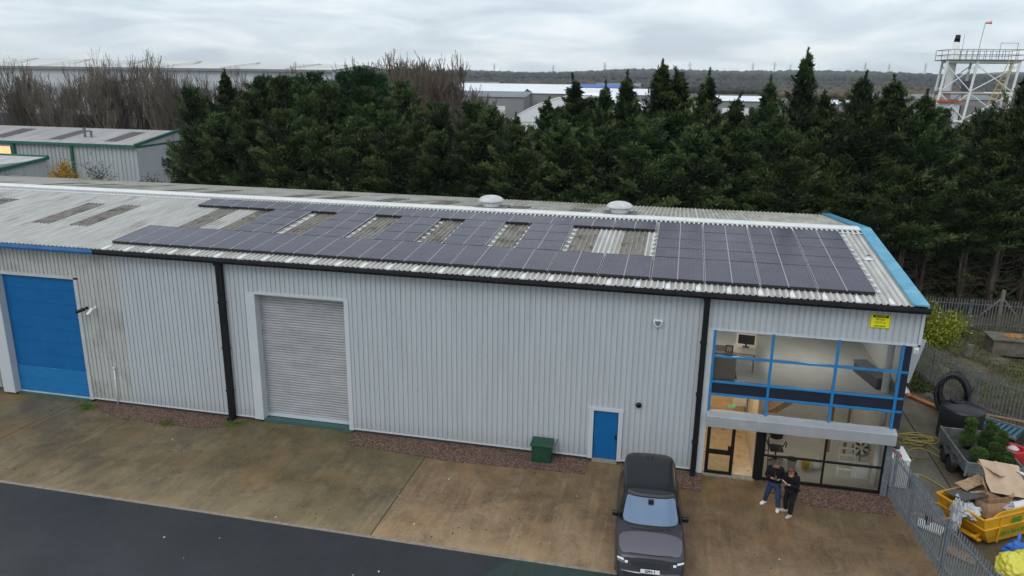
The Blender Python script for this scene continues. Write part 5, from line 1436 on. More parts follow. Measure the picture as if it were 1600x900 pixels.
# shrubs
def shrub_mesh(seed, n, s, L, W, m_, shell=.5):
    g = np.random.default_rng(seed)
    cl = g.normal(size=(26, 3)); cl = norm(cl) * g.uniform(.45, 1, (26, 1)); cl[:, 2] = np.abs(cl[:, 2])
    k = g.integers(0, 26, n); P = cl[k] * np.array(s) * .8 + g.normal(size=(n, 3)) * .17 * np.array(s)
    P[:, 2] = np.abs(P[:, 2])
    D = norm(g.normal(size=(n, 3)) + np.array([0, 0, .5]) + norm(P) * .6)
    return blades('foliage', P, D, g.uniform(L * .6, L * 1.3, n), g.uniform(W * .6, W * 1.3, n), .25 + .5 * g.random(26)[k] + g.normal(size=n) * .12, m_)
def shrub(name, x, y, z, me, label, cat, group=None, stem=True, h=1.0):
    t = empty(name, (x, y, z), label, cat, group)
    child('foliage', me, t)
    if stem:
        mb = MB(); rr = random.Random(int(x * 10))
        for _ in range(7): mb.tube([(0, 0, 0), (rr.uniform(-.3, .3) * h, rr.uniform(-.3, .3) * h, .5 * h), (rr.uniform(-.7, .7) * h, rr.uniform(-.6, .6) * h, h)], [.014 * h, .009 * h, .004 * h], 5)
        mb.build('stem', M['bark'], t, local=True)
    return t
M['yleaf'] = leaf_mat('yellow_autumn_leaf', [(.30, .16, .02), (.50, .30, .04), (.62, .42, .08)])
M['ygleaf'] = leaf_mat('yellow_green_leaf', [(.06, .075, .01), (.20, .22, .02), (.38, .38, .04)])
M['gleaf'] = leaf_mat('mid_green_leaf', [(.02, .04, .01), (.05, .09, .02), (.10, .15, .04)])
M['dleaf'] = leaf_mat('dull_shrub_leaf', [(.03, .03, .015), (.06, .065, .03), (.10, .095, .05)])
shrub('yellow_shrub', -68.6, 46, 1.6, shrub_mesh(1, 3800, (2.4, 1.4, 3.4), .22, .12, M['yleaf']), 'bright yellow autumn shrub before the green trimmed shed', 'shrub', h=2.6)
shrub('sparse_shrub', -64.4, 47, 1.4, shrub_mesh(2, 520, (2.4, 1.0, 3.9), .25, .12, M['dleaf']), 'sparse dark leaved shrub against the green trimmed shed', 'shrub', h=3.2)
shrub('sparse_shrub', -60.0, 50, 1.4, shrub_mesh(7, 260, (2.6, 1.0, 1.8), .25, .12, M['dleaf']), 'low scraggy shrub at the foot of the shed wall', 'shrub', h=1.6)
shrub('sparse_shrub', -74.5, 45, 1.2, shrub_mesh(8, 300, (2.4, 1.0, 2.0), .25, .12, M['dleaf']), 'thin dark shrub at the far left below the annex', 'shrub', h=1.8)
shrub('yellow_green_shrub', -106.5, 82, 3.2, shrub_mesh(3, 2400, (4.2, 2.0, 4.4), .4, .22, M['ygleaf']), 'olive yellow bush in front of the parked trailers', 'shrub', h=3)
shrub('green_shrub', -48, 30, 3.6, shrub_mesh(9, 900, (2.0, 1.0, 1.7), .3, .15, M['ygleaf']), 'small yellow green bush at the foot of the leftmost conifer', 'shrub', h=1)
shrub('lime_shrub', 13.7, 18.2, 0.1, shrub_mesh(4, 5600, (1.7, 1.5, 2.6), .16, .09, M['ygleaf']), 'lime yellow shrub behind the corner of the building', 'shrub', h=1.6)
shrub('lime_shrub', 15.5, 19.0, 0.2, shrub_mesh(5, 2600, (1.3, 1.0, 1.6), .16, .09, M['ygleaf']), 'smaller lime yellow shrub against the far fence', 'shrub', h=1.2)
# plants growing behind the back eave
for i, (x, s_) in enumerate([(-15, .9), (-13, .7), (-9.9, 1.0), (-7.8, .8), (-5.4, 1.1), (-3.9, .9)]):
    shrub('weed_shrub', x, 19.2, 5.2, shrub_mesh(30 + i, 500, (.9 * s_, .5, 2.2 * s_), .16, .07, (M['dleaf'], M['ygleaf'])[i % 2]), 'straggly plant showing over the back eave, %s from the left' % ordinal(i + 1), 'shrub', 'straggly plants over the back eave', h=1.2)

# rough bank between the fences
def terr_bank(x, y): return .12 + .22 * math.sin(x * .9) * math.cos(y * .7) + .1 * math.sin(x * 2.3 + y * 1.9)
mb = MB(); bxs = [11.2 + .6 * i for i in range(38)]; bys = [3 + .6 * i for i in range(42)]
vs = []
def fence_x(y):
    P = [(18.3, 12.1), (14.5, 12.05), (11.6, 12.6), (8.9, 13.65), (7.05, 15.4), (4.6, 19.7), (2.4, 24.2)]
    for (ya, xa), (yb, xb) in zip(P, P[1:]):
        if yb <= y <= ya: return xa + (xb - xa) * (ya - y) / (ya - yb)
    return 12.1 if y > 18 else 26
for y in bys:
    for x in bxs:
        e_ = x - fence_x(y); vs.append((x, y, terr_bank(x, y) * min(1, max(0, e_ / 1.2)) - (.25 if e_ < .05 else 0)))
k = len(bxs)
mb.add(vs, [(j * k + i, j * k + i + 1, (j + 1) * k + i + 1, (j + 1) * k + i) for j in range(len(bys) - 1) for i in range(k - 1)])
M['bank'] = mat('rough_earth_bank', (.07, .052, .03), (.12, .10, .06), 1.2, .95, c3=(.17, .14, .11), c3scale=1.1, c3lo=.55, c3hi=.66, bump=.6, bscale=9)
tag(mb.build('bank', M['bank'], smooth=True), kind='structure')
n = 60000
X = RNG.uniform(11.6, 30, n); Y = RNG.uniform(4.5, 21, n)
fx = np.array([fence_x(y) for y in Y]); dens = np.sin(X * 1.1 + .5) * np.cos(Y * .9) + .5 * np.sin(X * 2.7 + Y * 1.3)
keep = (X > fx + .15) & (dens + RNG.normal(size=n) * .35 > -.15)
X = X[keep]; Y = Y[keep]; dn = dens[keep]
Z = np.array([terr_bank(x, y) for x, y in zip(X, Y)]) + RNG.random(len(X)) ** 2 * (.12 + .25 * np.clip(dn, 0, 1))
P = np.stack([X, Y, Z], 1); D = norm(RNG.normal(size=(len(X), 3)) + np.array([0, 0, .9]))
M['scrub'] = leaf_mat('scrub_leaf', [(.035, .03, .015), (.06, .07, .02), (.10, .13, .03), (.16, .20, .05)])
me = blades('scrub', P, D, RNG.uniform(.06, .18, len(X)), RNG.uniform(.03, .07, len(X)), .35 + .3 * np.clip(dn, -1, 1) + RNG.normal(size=len(X)) * .18, M['scrub'])
o = bpy.data.objects.new('scrub', me); COL.objects.link(o); tag(o, 'low weeds and brambles on the rough bank between the fences', 'weeds', kind='stuff')
n = 5000
X = RNG.normal(11.9, .35, n); Y = RNG.uniform(10.4, 15.5, n); keep = X < 12.6; X = X[keep]; Y = Y[keep]
me = blades('weeds', np.stack([X, Y, RNG.random(len(X)) * .25], 1), norm(RNG.normal(size=(len(X), 3)) + np.array([0, 0, .8])), RNG.uniform(.08, .2, len(X)), RNG.uniform(.03, .08, len(X)), RNG.random(len(X)) * .7, M['scrub'])
o = bpy.data.objects.new('weeds', me); COL.objects.link(o); tag(o, 'dark weeds growing over the rubble at the fence foot', 'weeds', kind='stuff')
n = 1500
cx = RNG.choice([(-25.0, -.55), (-24.8, -.75), (-20.5, -1.2), (-17.6, -.45), (-17.9, -.6)], n); Pg = np.stack([cx[:, 0] + RNG.normal(size=n) * .22, cx[:, 1] + RNG.normal(size=n) * .14, np.full(n, .01)], 1)
keep = Pg[:, 1] < -.05; Pg = Pg[keep]
M['weedgreen'] = leaf_mat('weed_green', [(.05, .10, .01), (.09, .17, .02), (.14, .24, .04)])
me = blades('grass_tufts', Pg, norm(RNG.normal(size=(len(Pg), 3)) * .6 + np.array([0, 0, 1])), RNG.uniform(.04, .12, len(Pg)), RNG.uniform(.012, .03, len(Pg)), RNG.random(len(Pg)), M['weedgreen'])
o = bpy.data.objects.new('grass_tufts', me); COL.objects.link(o); tag(o, 'green weed tufts at the edges of the left gravel strip', 'weeds', kind='stuff')
# concrete trough, stump, timber post
t = empty('concrete_trough', (18.4, 17.4, .2), 'weathered concrete trough on the bank before the far fence', 'trough')
mb = MB(); M['oldconc'] = mat('old_concrete', (.10, .09, .07), (.17, .155, .13), 2.5, .9)
mb.box(17.1, 20.6, 16.9, 18.2, .1, .95); mb.box(17.0, 20.7, 16.8, 18.3, .95, 1.05); mb.build('block', M['oldconc'], t, bevel=.03)
lumpy('rusty_heap', (18.2, 17.5, 1.08), (.5, .3, .14), mat('rust', (.30, .12, .04), (.38, .17, .06), 6, .9), 'small rusty orange heap on the concrete trough', 'rust heap', 2, sub=3)
mb = MB(); mb.box(-.2, .2, -.1, .1, 0, .75, Matrix.Translation((15.6, 16.0, .15)) @ Matrix.Rotation(R(25), 4, 'Z') @ Matrix.Rotation(R(8), 4, 'Y'))
tag(mb.build('concrete_stub', M['oldconc'], loc=(15.6, 16, .15), bevel=.03), 'short pale concrete stub standing in the weeds', 'post')
t = empty('timber_post', (19.2, 22.2, .2), 'grey timber post with two slanting braces before the conifers', 'post')
mb = MB(); mb.tube([(19.2, 22.2, 0), (19.2, 22.2, 2.5)], [.14, .11], 10); mb.build('post', M['postwood'], t)
for s in (-1, 1):
    mb = MB(); mb.tube([(19.2 + s * 1.0, 22.2, .9), (19.2 + s * .05, 22.2, 1.95)], .06, 8); mb.build('brace', M['postwood'], t)
for x_, y_ in ((13.9, 22.0),):
    mb = MB(); mb.tube([(x_, y_, 0), (x_ + .1, y_, 2.3)], [.1, .07], 8); tag(mb.build('timber_stake', M['postwood'], loc=(x_, y_, 0)), 'thin timber stake behind the lime shrub', 'post')
#PART3
# ================================================================= twin axle trailer with topiary
t = empty('trailer', (11.8, 2.8, 0), 'grey twin axle flatbed trailer carrying clipped topiary plants', 'trailer')
TX0, TX1, TY0, TY1 = 10.92, 12.78, 1.5, 4.5
mb = MB(); mb.box(TX0, TX1, TY0, TY1, .50, .56); mb.build('deck', mat('dark_deck', (.03, .028, .025), (.06, .055, .05), 6, .8), t)
def board(a, b, name='side_board'):
    mb = MB(); A = Vector(a); Bb = Vector(b); dv = (Bb - A).normalized(); n_ = Vector((-dv.y, dv.x, 0)) * .018
    for (z0, z1) in ((.50, .62), (.635, .755), (.77, .90)):
        mb.add([A - n_ + Vector((0, 0, z0)), Bb - n_ + Vector((0, 0, z0)), Bb + n_ + Vector((0, 0, z0)), A + n_ + Vector((0, 0, z0)), A - n_ + Vector((0, 0, z1)), Bb - n_ + Vector((0, 0, z1)), Bb + n_ + Vector((0, 0, z1)), A + n_ + Vector((0, 0, z1))],
               [(0, 3, 2, 1), (4, 5, 6, 7), (0, 1, 5, 4), (1, 2, 6, 5), (2, 3, 7, 6), (3, 0, 4, 7)])
    mb.tube([A + Vector((0, 0, .92)), Bb + Vector((0, 0, .92))], .028, 6)
    mb.build(name, M['galvold'], t)
board((TX0, TY0, 0), (TX1, TY0, 0), 'tailboard'); board((TX0, TY0, 0), (TX0, TY1, 0)); board((TX1, TY0, 0), (TX1, TY1, 0)); board((TX0, TY1, 0), (TX1, TY1, 0), 'headboard')
for (x, y) in ((TX0, TY0), (TX1, TY0), (TX0, TY1), (TX1, TY1)):
    mb = MB(); mb.box(x - .035, x + .035, y - .035, y + .035, .38, .97); mb.build('corner_post', M['galv'], t)
mb = MB(); mb.box(TX0 + .05, TX1 - .05, TY0 + .05, TY0 + .14, .38, .5); mb.box(TX0 + .1, TX0 + .2, TY0, TY1 + .2, .38, .5); mb.box(TX1 - .2, TX1 - .1, TY0, TY1 + .2, .38, .5); mb.tube([(11.5, TY1, .42), (11.85, TY1 + 1.2, .42), (12.2, TY1, .42)], .04, 6); mb.build('chassis', M['galv'], t)
mb = MB(); mb.box(12.25, 12.65, TY0 - .03, TY0 - .018, .66, .76); mb.build('plate', M['white'], t)
for x in (TX0 - .12, TX1 + .12):
    for y in (2.55, 3.3):
        wt = empty('wheel', (0, 0, 0), None, None); wt.parent = t; wt.location = Vector((x, y, .30)) - t.location
        RY = Matrix.Rotation(R(90), 4, 'Y')
        mb = MB(); mb.lathe([(.17, -.09), (.27, -.09), (.30, -.05), (.30, .05), (.27, .09), (.17, .09)], (0, 0, 0), 24, RY); mb.build('tyre', M['rubber'], wt, smooth=True, local=True)
        mb = MB(); mb.lathe([(.17, -.06), (.13, -.03), (.05, -.05), (.01, -.05)], (0, 0, 0), 18, RY); mb.lathe([(.17, .06), (.13, .03), (.05, .05), (.01, .05)], (0, 0, 0), 18, RY); mb.build('rim', M['alupale'], wt, smooth=True, local=True)
        mb = MB(); P0 = []
        for i in range(9):
            a = R(10 + 20 * i); P0.append((x, y + .37 * math.cos(a), .30 + .36 * math.sin(a)))
        for i in range(8):
            a, b = P0[i], P0[i + 1]
            mb.add([(x - .12, a[1], a[2]), (x + .12, a[1], a[2]), (x + .12, b[1], b[2]), (x - .12, b[1], b[2]), (x - .12, a[1], a[2] + .012), (x + .12, a[1], a[2] + .012), (x + .12, b[1], b[2] + .012), (x - .12, b[1], b[2] + .012)], [(0, 3, 2, 1), (4, 5, 6, 7), (0, 1, 5, 4), (2, 3, 7, 6)])
        mb.build('mudguard', M['black'], t)

M['box_leaf'] = leaf_mat('clipped_box_leaf', [(.02, .045, .008), (.055, .105, .02), (.12, .19, .035)])
def topiary(x, y, balls, label, seed):
    t = empty('topiary', (x, y, .56), label, 'topiary plant', 'topiary plants on the trailer')
    g = np.random.default_rng(seed); Ps = []; Ds = []; Tn = []
    for (dx_, dy_, z, r, sz) in balls:
        n = int(2600 * r * r / .09)
        v = norm(g.normal(size=(n, 3))); q = v * r * (g.uniform(.8, 1.04, n))[:, None]; q[:, 2] *= sz
        lump = 1 + .10 * np.sin(v[:, 0] * 6 + seed) * np.cos(v[:, 1] * 7) 
        Ps.append(q * lump[:, None] + np.array([dx_, dy_, z])); Ds.append(norm(v + g.normal(size=(n, 3)) * .8)); Tn.append(.35 + .25 * v[:, 2] + g.normal(size=n) * .14)
    n = sum(len(p) for p in Ps)
    child('foliage', blades('foliage', np.concatenate(Ps), np.concatenate(Ds), g.uniform(.03, .07, n), g.uniform(.018, .035, n), np.concatenate(Tn), M['box_leaf']), t)
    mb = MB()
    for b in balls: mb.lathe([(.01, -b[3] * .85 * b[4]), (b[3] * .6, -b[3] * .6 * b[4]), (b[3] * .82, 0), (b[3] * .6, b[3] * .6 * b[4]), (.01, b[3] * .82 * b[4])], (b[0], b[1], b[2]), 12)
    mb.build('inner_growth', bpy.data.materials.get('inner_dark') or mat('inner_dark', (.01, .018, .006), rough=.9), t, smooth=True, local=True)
    zt_ = max(b[2] for b in balls)
    mb = MB(); mb.tube([(0, 0, 0), (balls[-1][0] * .5, balls[-1][1] * .5, zt_ * .5), (balls[-1][0], balls[-1][1], zt_)], .022, 6); mb.build('stem', M['bark'], t, local=True)
    mb = MB(); mb.lathe([(.13, 0), (.17, .18), (.18, .19), (.15, .18)], (0, 0, 0), 14); mb.build('pot', M['black'], t, smooth=True, local=True)
topiary(11.62, 3.55, [(0, 0, .48, .27, .95), (-.17, -.1, .35, .2, 1), (.0, 0, .85, .19, .6), (0, 0, 1.14, .20, .55)], 'tall cloud clipped topiary with three tiers at the left of the trailer', 1)
topiary(11.60, 2.35, [(0, 0, .32, .30, .95)], 'round clipped ball at the near left of the trailer', 2)
topiary(12.2, 3.5, [(0, 0, .40, .27, 1.1), (.02, 0, .72, .20, 1.2), (.02, 0, .98, .1, 1.3)], 'pear shaped topiary in the middle of the trailer', 3)
topiary(12.12, 2.5, [(0, 0, .30, .27, .95), (.05, .05, .62, .2, .9)], 'irregular clipped bush at the front middle of the trailer', 4)
topiary(12.52, 3.05, [(0, 0, .34, .2, 1), (.14, .05, .6, .16, .7), (-.12, 0, .72, .15, .8), (.08, .1, .9, .16, .8)], 'many lobed topiary at the right of the trailer', 5)
topiary(12.5, 2.2, [(0, 0, .26, .22, .8), (.1, .18, .42, .16, .8)], 'low spreading clipped bush at the near right of the trailer', 6)
topiary(12.5, 3.9, [(0, 0, .4, .22, 1), (.1, 0, .8, .15, .8), (-.1, .05, 1.0, .12, .8)], 'two headed topiary at the back right of the trailer', 7)

# ================================================================= car
M['carpaint'] = mat('matt_grey_paint', (.040, .038, .046), rough=.38, metal=.25, coat=.25)
M['carblack'] = mat('gloss_black_roof', (.006, .007, .007), rough=.22)
M['bonnet'] = mat('reflection_paled_bonnet', (.15, .14, .165), rough=.4, metal=.5)  # body grey made paler, the bonnet's reflection put into the colour
M['screen'] = mat('windscreen_glass', (.17, .235, .33), rough=.05, metal=.6)  # blue base colour stands in for sky reflected in the screen
M['sideglass'] = mat('side_glass', (.01, .012, .014), rough=.05, spec=.8)
M['chrome'] = mat('chrome', (.6, .6, .62), rough=.15, metal=1)
car = empty('parked_car', (-.41, -2.14, 0.006), 'dark grey luxury off-roader with black roof parked nose out by the small blue door', 'car')
car.rotation_euler = (0, 0, .062)
car.scale = (1.04, 1.04, 1.02)
CL = 5.12
def lerp_tab(tab, x):
    for (a, va), (b, vb) in zip(tab, tab[1:]):
        if a <= x <= b: return va + (vb - va) * (x - a) / (b - a)
    return tab[0][1] if x < tab[0][0] else tab[-1][1]
HWt = [(0, .84), (.06, .90), (.2, .945), (.6, .985), (2, 1.0), (4.2, 1.0), (4.6, .985), (4.8, .955), (4.92, .92), (5.02, .885), (5.09, .85), (5.12, .80)]
ZTt = [(0, .95), (.04, 1.12), (.2, 1.17), (3.3, 1.20), (3.6, 1.20), (4.0, 1.175), (4.5, 1.12), (4.78, 1.075), (4.88, 1.045), (4.94, .99), (4.99, .90), (5.04, .74), (5.08, .58), (5.11, .46), (5.12, .38)]
PR = [(.84, .0), (.95, .06), (.985, .22), (1.0, .48), (.995, .70), (.975, .84), (.94, .93), (.88, .975), (.70, .995), (.35, 1.01), (0, 1.015)]
def bodypt(s, i, off=0, side=1):
    hw = lerp_tab(HWt, s); zt_ = lerp_tab(ZTt, s); f, g_ = PR[i]; zb_ = .27
    return Vector((side * hw * f, -s, zb_ + (zt_ - zb_) * g_))
st = [0, .04, .1, .2, .4, .7, 1.2, 1.8, 2.4, 3.0, 3.3, 3.6, 3.9, 4.2, 4.5, 4.65, 4.78, 4.85, 4.90, 4.94, 4.97, 5.0, 5.03, 5.06, 5.08, 5.11, 5.12]
mb = MB(); ring = []
for s in st:
    r_ = [bodypt(s, i, side=-1) for i in range(len(PR))] + [bodypt(s, i) for i in range(len(PR) - 2, -1, -1)]
    ring.append(r_)
k = len(ring[0])
vs = [p for r_ in ring for p in r_]
fs = [(j * k + i, j * k + i + 1, (j + 1) * k + i + 1, (j + 1) * k + i) for j in range(len(ring) - 1) for i in range(k - 1)]
fs += [tuple(range(k)), tuple((len(ring) - 1) * k + i for i in range(k))[::-1]] + [(j * k, (j + 1) * k, (j + 1) * k + k - 1, j * k + k - 1) for j in range(len(ring) - 1)]
mb.add(vs, fs)
body = mb.build('body', M['carpaint'], car, smooth=True, local=True)
# bonnet: clamshell panel standing slightly proud
mb = MB(); vs = []; sta = [3.98, 4.05, 4.2, 4.4, 4.6, 4.74, 4.84, 4.885]
for s in sta:
    u = (s - 3.98) / (.905)
    for j in range(-8, 9):
        f = j / 8
        hw = lerp_tab(HWt, s) * (.885 - .12 * max(0, 1 - u * 3.5) ** 2 - .06 * max(0, (u - .75) * 4) ** 2)
        zt_ = lerp_tab(ZTt, s); z = zt_ + .020 + .006 * (1 - f * f) - .016 * abs(f) ** 5 + (.012 if abs(f) < .8 else 0)
        ss = s + (.07 * f * f if s < 4.1 else -.06 * f * f * max(0, (u - .5) * 2))
        vs.append((f * hw, -ss, z))
mb.add(vs, [(j * 17 + i, (j + 1) * 17 + i, (j + 1) * 17 + i + 1, j * 17 + i + 1) for j in range(len(sta) - 1) for i in range(16)])
mb.build('bonnet', M['bonnet'], car, smooth=True, local=True)
# greenhouse
def sup(a, hw, hl, e=.34, fe=.5):
    c, s_ = math.cos(a), math.sin(a)
    ey = e
    return (hw * math.copysign(abs(c) ** e, c), hl * math.copysign(abs(s_) ** ey, s_))
GZ = [(1.14, .93, .12, 3.72), (1.22, .915, .14, 3.60), (1.36, .88, .18, 3.40), (1.50, .835, .23, 3.20), (1.64, .825, .24, 3.02), (1.74, .805, .28, 2.90), (1.80, .775, .32, 2.82), (1.838, .72, .40, 2.74), (1.862, .52, .72, 2.40), (1.872, .3, 1.0, 2.1), (1.874, .05, 1.4, 1.7)]
NA = 64
def gring(z, hw, y0, y1, grow=0.0):
    cy = (y0 + y1) / 2; hl = (y1 - y0) / 2
    o_ = []
    for i in range(NA):
        a = 2 * PI * i / NA; x, y = sup(a, hw + grow, hl + grow)
        # bowed screen and tailgate
        bow = .10 * (1 - (x / hw) ** 2) if math.sin(a) > 0 else .05 * (1 - (x / hw) ** 2)
        yy = cy + y + (bow if math.sin(a) > .3 else (-bow if math.sin(a) < -.3 else 0))
        o_.append((x, -yy, z))
    return o_
mb = MB(); vs = []
for g_ in GZ: vs += gring(*g_)
mb.add(vs, [(j * NA + i, j * NA + (i + 1) % NA, (j + 1) * NA + (i + 1) % NA, (j + 1) * NA + i) for j in range(len(GZ) - 1) for i in range(NA)] + [tuple((len(GZ) - 1) * NA + i for i in range(NA))])
mb.build('roof', M['carblack'], car, smooth=True, local=True)
def patch(name, zlo, zhi, cond, m_, grow=.006):
    mb = MB(); zz_ = [zlo + (zhi - zlo) * i / 6 for i in range(7)]
    def at(z):
        for A_, B_ in zip(GZ, GZ[1:]):
            if A_[0] <= z <= B_[0]:
                f = (z - A_[0]) / (B_[0] - A_[0]); return tuple(A_[q] + (B_[q] - A_[q]) * f for q in range(4))
    vs = []
    for z in zz_: vs += gring(*at(z), grow=grow)
    fs = []
    for j in range(6):
        for i in range(NA):
            i2 = (i + 1) % NA
            c = [vs[j * NA + i], vs[j * NA + i2], vs[(j + 1) * NA + i2], vs[(j + 1) * NA + i]]
            m_x = sum(q[0] for q in c) / 4; m_y = sum(q[1] for q in c) / 4
            if cond(m_x, m_y, zz_[j]): fs.append((j * NA + i, j * NA + i2, (j + 1) * NA + i2, (j + 1) * NA + i))
    used = sorted({i for f in fs for i in f}); mp_ = {a: b for b, a in enumerate(used)}
    mb.add([(vs[i][0], vs[i][1], vs[i][2] + .004) for i in used], [tuple(mp_[i] for i in f) for f in fs])
    return mb.build(name, m_, car, smooth=True, local=True)
def front_y(x, z):
    for A_, B_ in zip(GZ, GZ[1:]):
        if A_[0] <= z <= B_[0]:
            f = (z - A_[0]) / (B_[0] - A_[0]); hw, y0, y1 = (A_[q] + (B_[q] - A_[q]) * f for q in (1, 2, 3))
            return -((y0 + y1) / 2 + (y1 - y0) / 2 * (1 - min(.9999, abs(x) / hw) ** (2 / .34)) ** .17 + .10 * (1 - (x / hw) ** 2))
mb = MB(); vs = []; nz, nxx = 14, 28
for j in range(nz + 1):
    v_ = j / nz; z = 1.235 + .50 * v_
    wmax = .81 - .12 * v_
    e_ = min(v_, 1 - v_); cut = .055 * max(0, 1 - e_ / .12) ** 2
    for i in range(nxx + 1):
        x = (wmax - cut) * (2 * i / nxx - 1); vs.append((x, front_y(x, z) - .012, z + .008))
mb.add(vs, [(j * (nxx + 1) + i, j * (nxx + 1) + i + 1, (j + 1) * (nxx + 1) + i + 1, (j + 1) * (nxx + 1) + i) for j in range(nz) for i in range(nxx)])
mb.build('windscreen', M['screen'], car, smooth=True, local=True)
mb = MB(); vs = []
for j in range(5):
    z = 1.758 + .048 * j / 4; wm = .69 - .03 * j / 4
    for i in range(25): x = wm * (i / 12 - 1); vs.append((x, front_y(x, z) - .010, z + .012))
mb.add(vs, [(j * 25 + i, j * 25 + i + 1, (j + 1) * 25 + i + 1, (j + 1) * 25 + i) for j in range(4) for i in range(24)])
mb.build('header_panel', M['carpaint'], car, smooth=True, local=True)
patch('rear_window', 1.30, 1.70, lambda x, y, z: y > -.40 and abs(x) < .62, M['sideglass'])
for s_ in (-1, 1):
    for (a, b) in ((.55, 1.35), (1.45, 2.25), (2.33, 3.0)):
        patch('side_window', 1.26, 1.70, lambda x, y, z, s_=s_, a=a, b=b: x * s_ > .6 and a < -y < b, M['sideglass'])
mb = MB()
for s_ in (-1, 1): mb.tube([(s_ * .74, -.7, 1.815), (s_ * .755, -2.55, 1.80)], .012, 5)
for x in (-.07, .07): mb.box(x - .015, x + .015, -.75, -.58, 1.862, 1.90)
mb.build('roof_trim', M['black'], car, local=True)
mb = MB(); mb.box(-.08, .08, -3.14, -3.04, 1.60, 1.70, Matrix.Translation((0, -.06, .06))); mb.build('sensor_housing', M['black'], car, local=True)
for s_ in (-1, 1):
    mt_ = empty('wing_mirror', (0, 0, 0), None, None); mt_.parent = car; mt_.location = (s_ * 1.02, -3.18, 1.22)
    mb = MB(); mb.box(-.10, .10, -.06, .07, -.07, .09); mb.build('housing', M['carblack'], mt_, bevel=.04, local=True)
    mb = MB(); mb.tube([(-s_ * .16, 0, -.08), (-s_ * .02, 0, -.04)], .03, 6); mb.build('arm', M['black'], mt_, local=True)
    mb = MB(); mb.box(-.085, .085, .071, .075, -.05, .07); mb.build('mirror_glass', M['chrome'], mt_, local=True)
# nose
def noseplane(z):   # y of the nose skin at a height
    for (sa, za), (sb, zb4) in zip(ZTt, ZTt[1:]):
        if sa >= 4.5 and zb4 <= z <= za: return -(sa + (sb - sa) * (za - z) / (za - zb4))
    return -5.1
def nosequad(mb, pts, off=.012, th=.02):
    """pts (x,z) polygon draped on the nose"""
    front = []; back = []
    for x, z in pts:
        y = noseplane(z) + .10 * (abs(x) / .95) ** 9
        front.append((x, y - off - .018, z + off * .4 + .008)); back.append((x, y + th, z - th * .3))
    n = len(pts)
    mb.add(front + back, [tuple(range(n))] + [(i, n + i, n + (i + 1) % n, (i + 1) % n) for i in range(n)])
mb = MB(); nosequad(mb, [(-.56, .96), (-.28, .985), (0, .99), (.28, .985), (.56, .96), (.52, .80), (.3, .775), (0, .77), (-.3, .775), (-.52, .80)], .016); mb.build('grille_surround', M['black'], car, local=True)
mb = MB()
for i in range(4):
    z = .81 + i * .043; nosequad(mb, [(-.52, z + .012), (0, z + .016), (.52, z + .012), (.52, z), (0, z + .002), (-.52, z)], .024)
mb.build('grille', mat('grille_bar', (.02, .02, .022), rough=.35), car, local=True)
for s_ in (-1, 1):
    h_ = empty('headlight', (0, 0, 0), None, None); h_.parent = car; h_.location = (s_ * .72, -4.9, .88)
    def hb(mb_, pts, off):
        m2 = MB(); nosequad(m2, pts, off); mb_.add([(x - s_ * .72, y + 4.9, z - .88) for x, y, z in m2.v], m2.f)
    mb = MB(); hb(mb, [(s_ * .57, .955), (s_ * .72, .965), (s_ * .90, .98), (s_ * .93, .93), (s_ * .88, .86), (s_ * .60, .81)], .016); mb.build('housing', M['carblack'], h_, local=True)
    mb = MB(); hb(mb, [(s_ * .72, .945), (s_ * .9, .965), (s_ * .91, .925), (s_ * .73, .895)], .028); hb(mb, [(s_ * .61, .905), (s_ * .70, .91), (s_ * .70, .855), (s_ * .62, .84)], .028)
    mb.build('lamp_lens', mat('lamp_white', (.75, .78, .8), rough=.2) if s_ < 0 else bpy.data.materials['lamp_white'], h_, local=True)
mb = MB(); nosequad(mb, [(-.74, .60), (.74, .60), (.66, .44), (-.66, .44)], .012); mb.build('lower_intake', M['black'], car, local=True)
mb = MB(); nosequad(mb, [(-.80, .645), (-.4, .625), (.4, .625), (.80, .645), (.80, .62), (.4, .598), (-.4, .598), (-.80, .62)], .022); mb.build('bumper_trim', M['chrome'], car, local=True)
pl = empty('number_plate', (0, 0, 0), None, None); pl.parent = car; pl.location = (.0, -5.10, .69)
TP = Matrix.Rotation(R(-14), 4, 'X')
mb = MB(); mb.box(-.26, .26, -.014, .0, -.055, .055, TP); mb.build('plate', M['white'], pl, local=True)
me = text_mesh('GFN 1', .105, M['dark'], 'characters', .001, bold=.004); me.transform(TP @ Matrix.Translation((0, -.0155, -.037)) @ Matrix.Rotation(R(90), 4, 'X')); child('characters', me, pl)
mb = MB(); mb.lathe([(.045, 0), (.04, .006), (.01, .008)], (0, 0, 0), 16, Matrix.Translation((.33, -5.005, .835)) @ Matrix.Rotation(R(80), 4, 'X'), sy=.5); mb.build('badge', M['chrome'], car, local=True)
mb = MB(); mb.tube([(-.55, -3.80, 1.225), (.0, -3.86, 1.235), (.35, -3.83, 1.24)], .012, 5); mb.tube([(.05, -3.78, 1.225), (.6, -3.76, 1.225)], .012, 5); mb.build('wiper', M['black'], car, local=True)
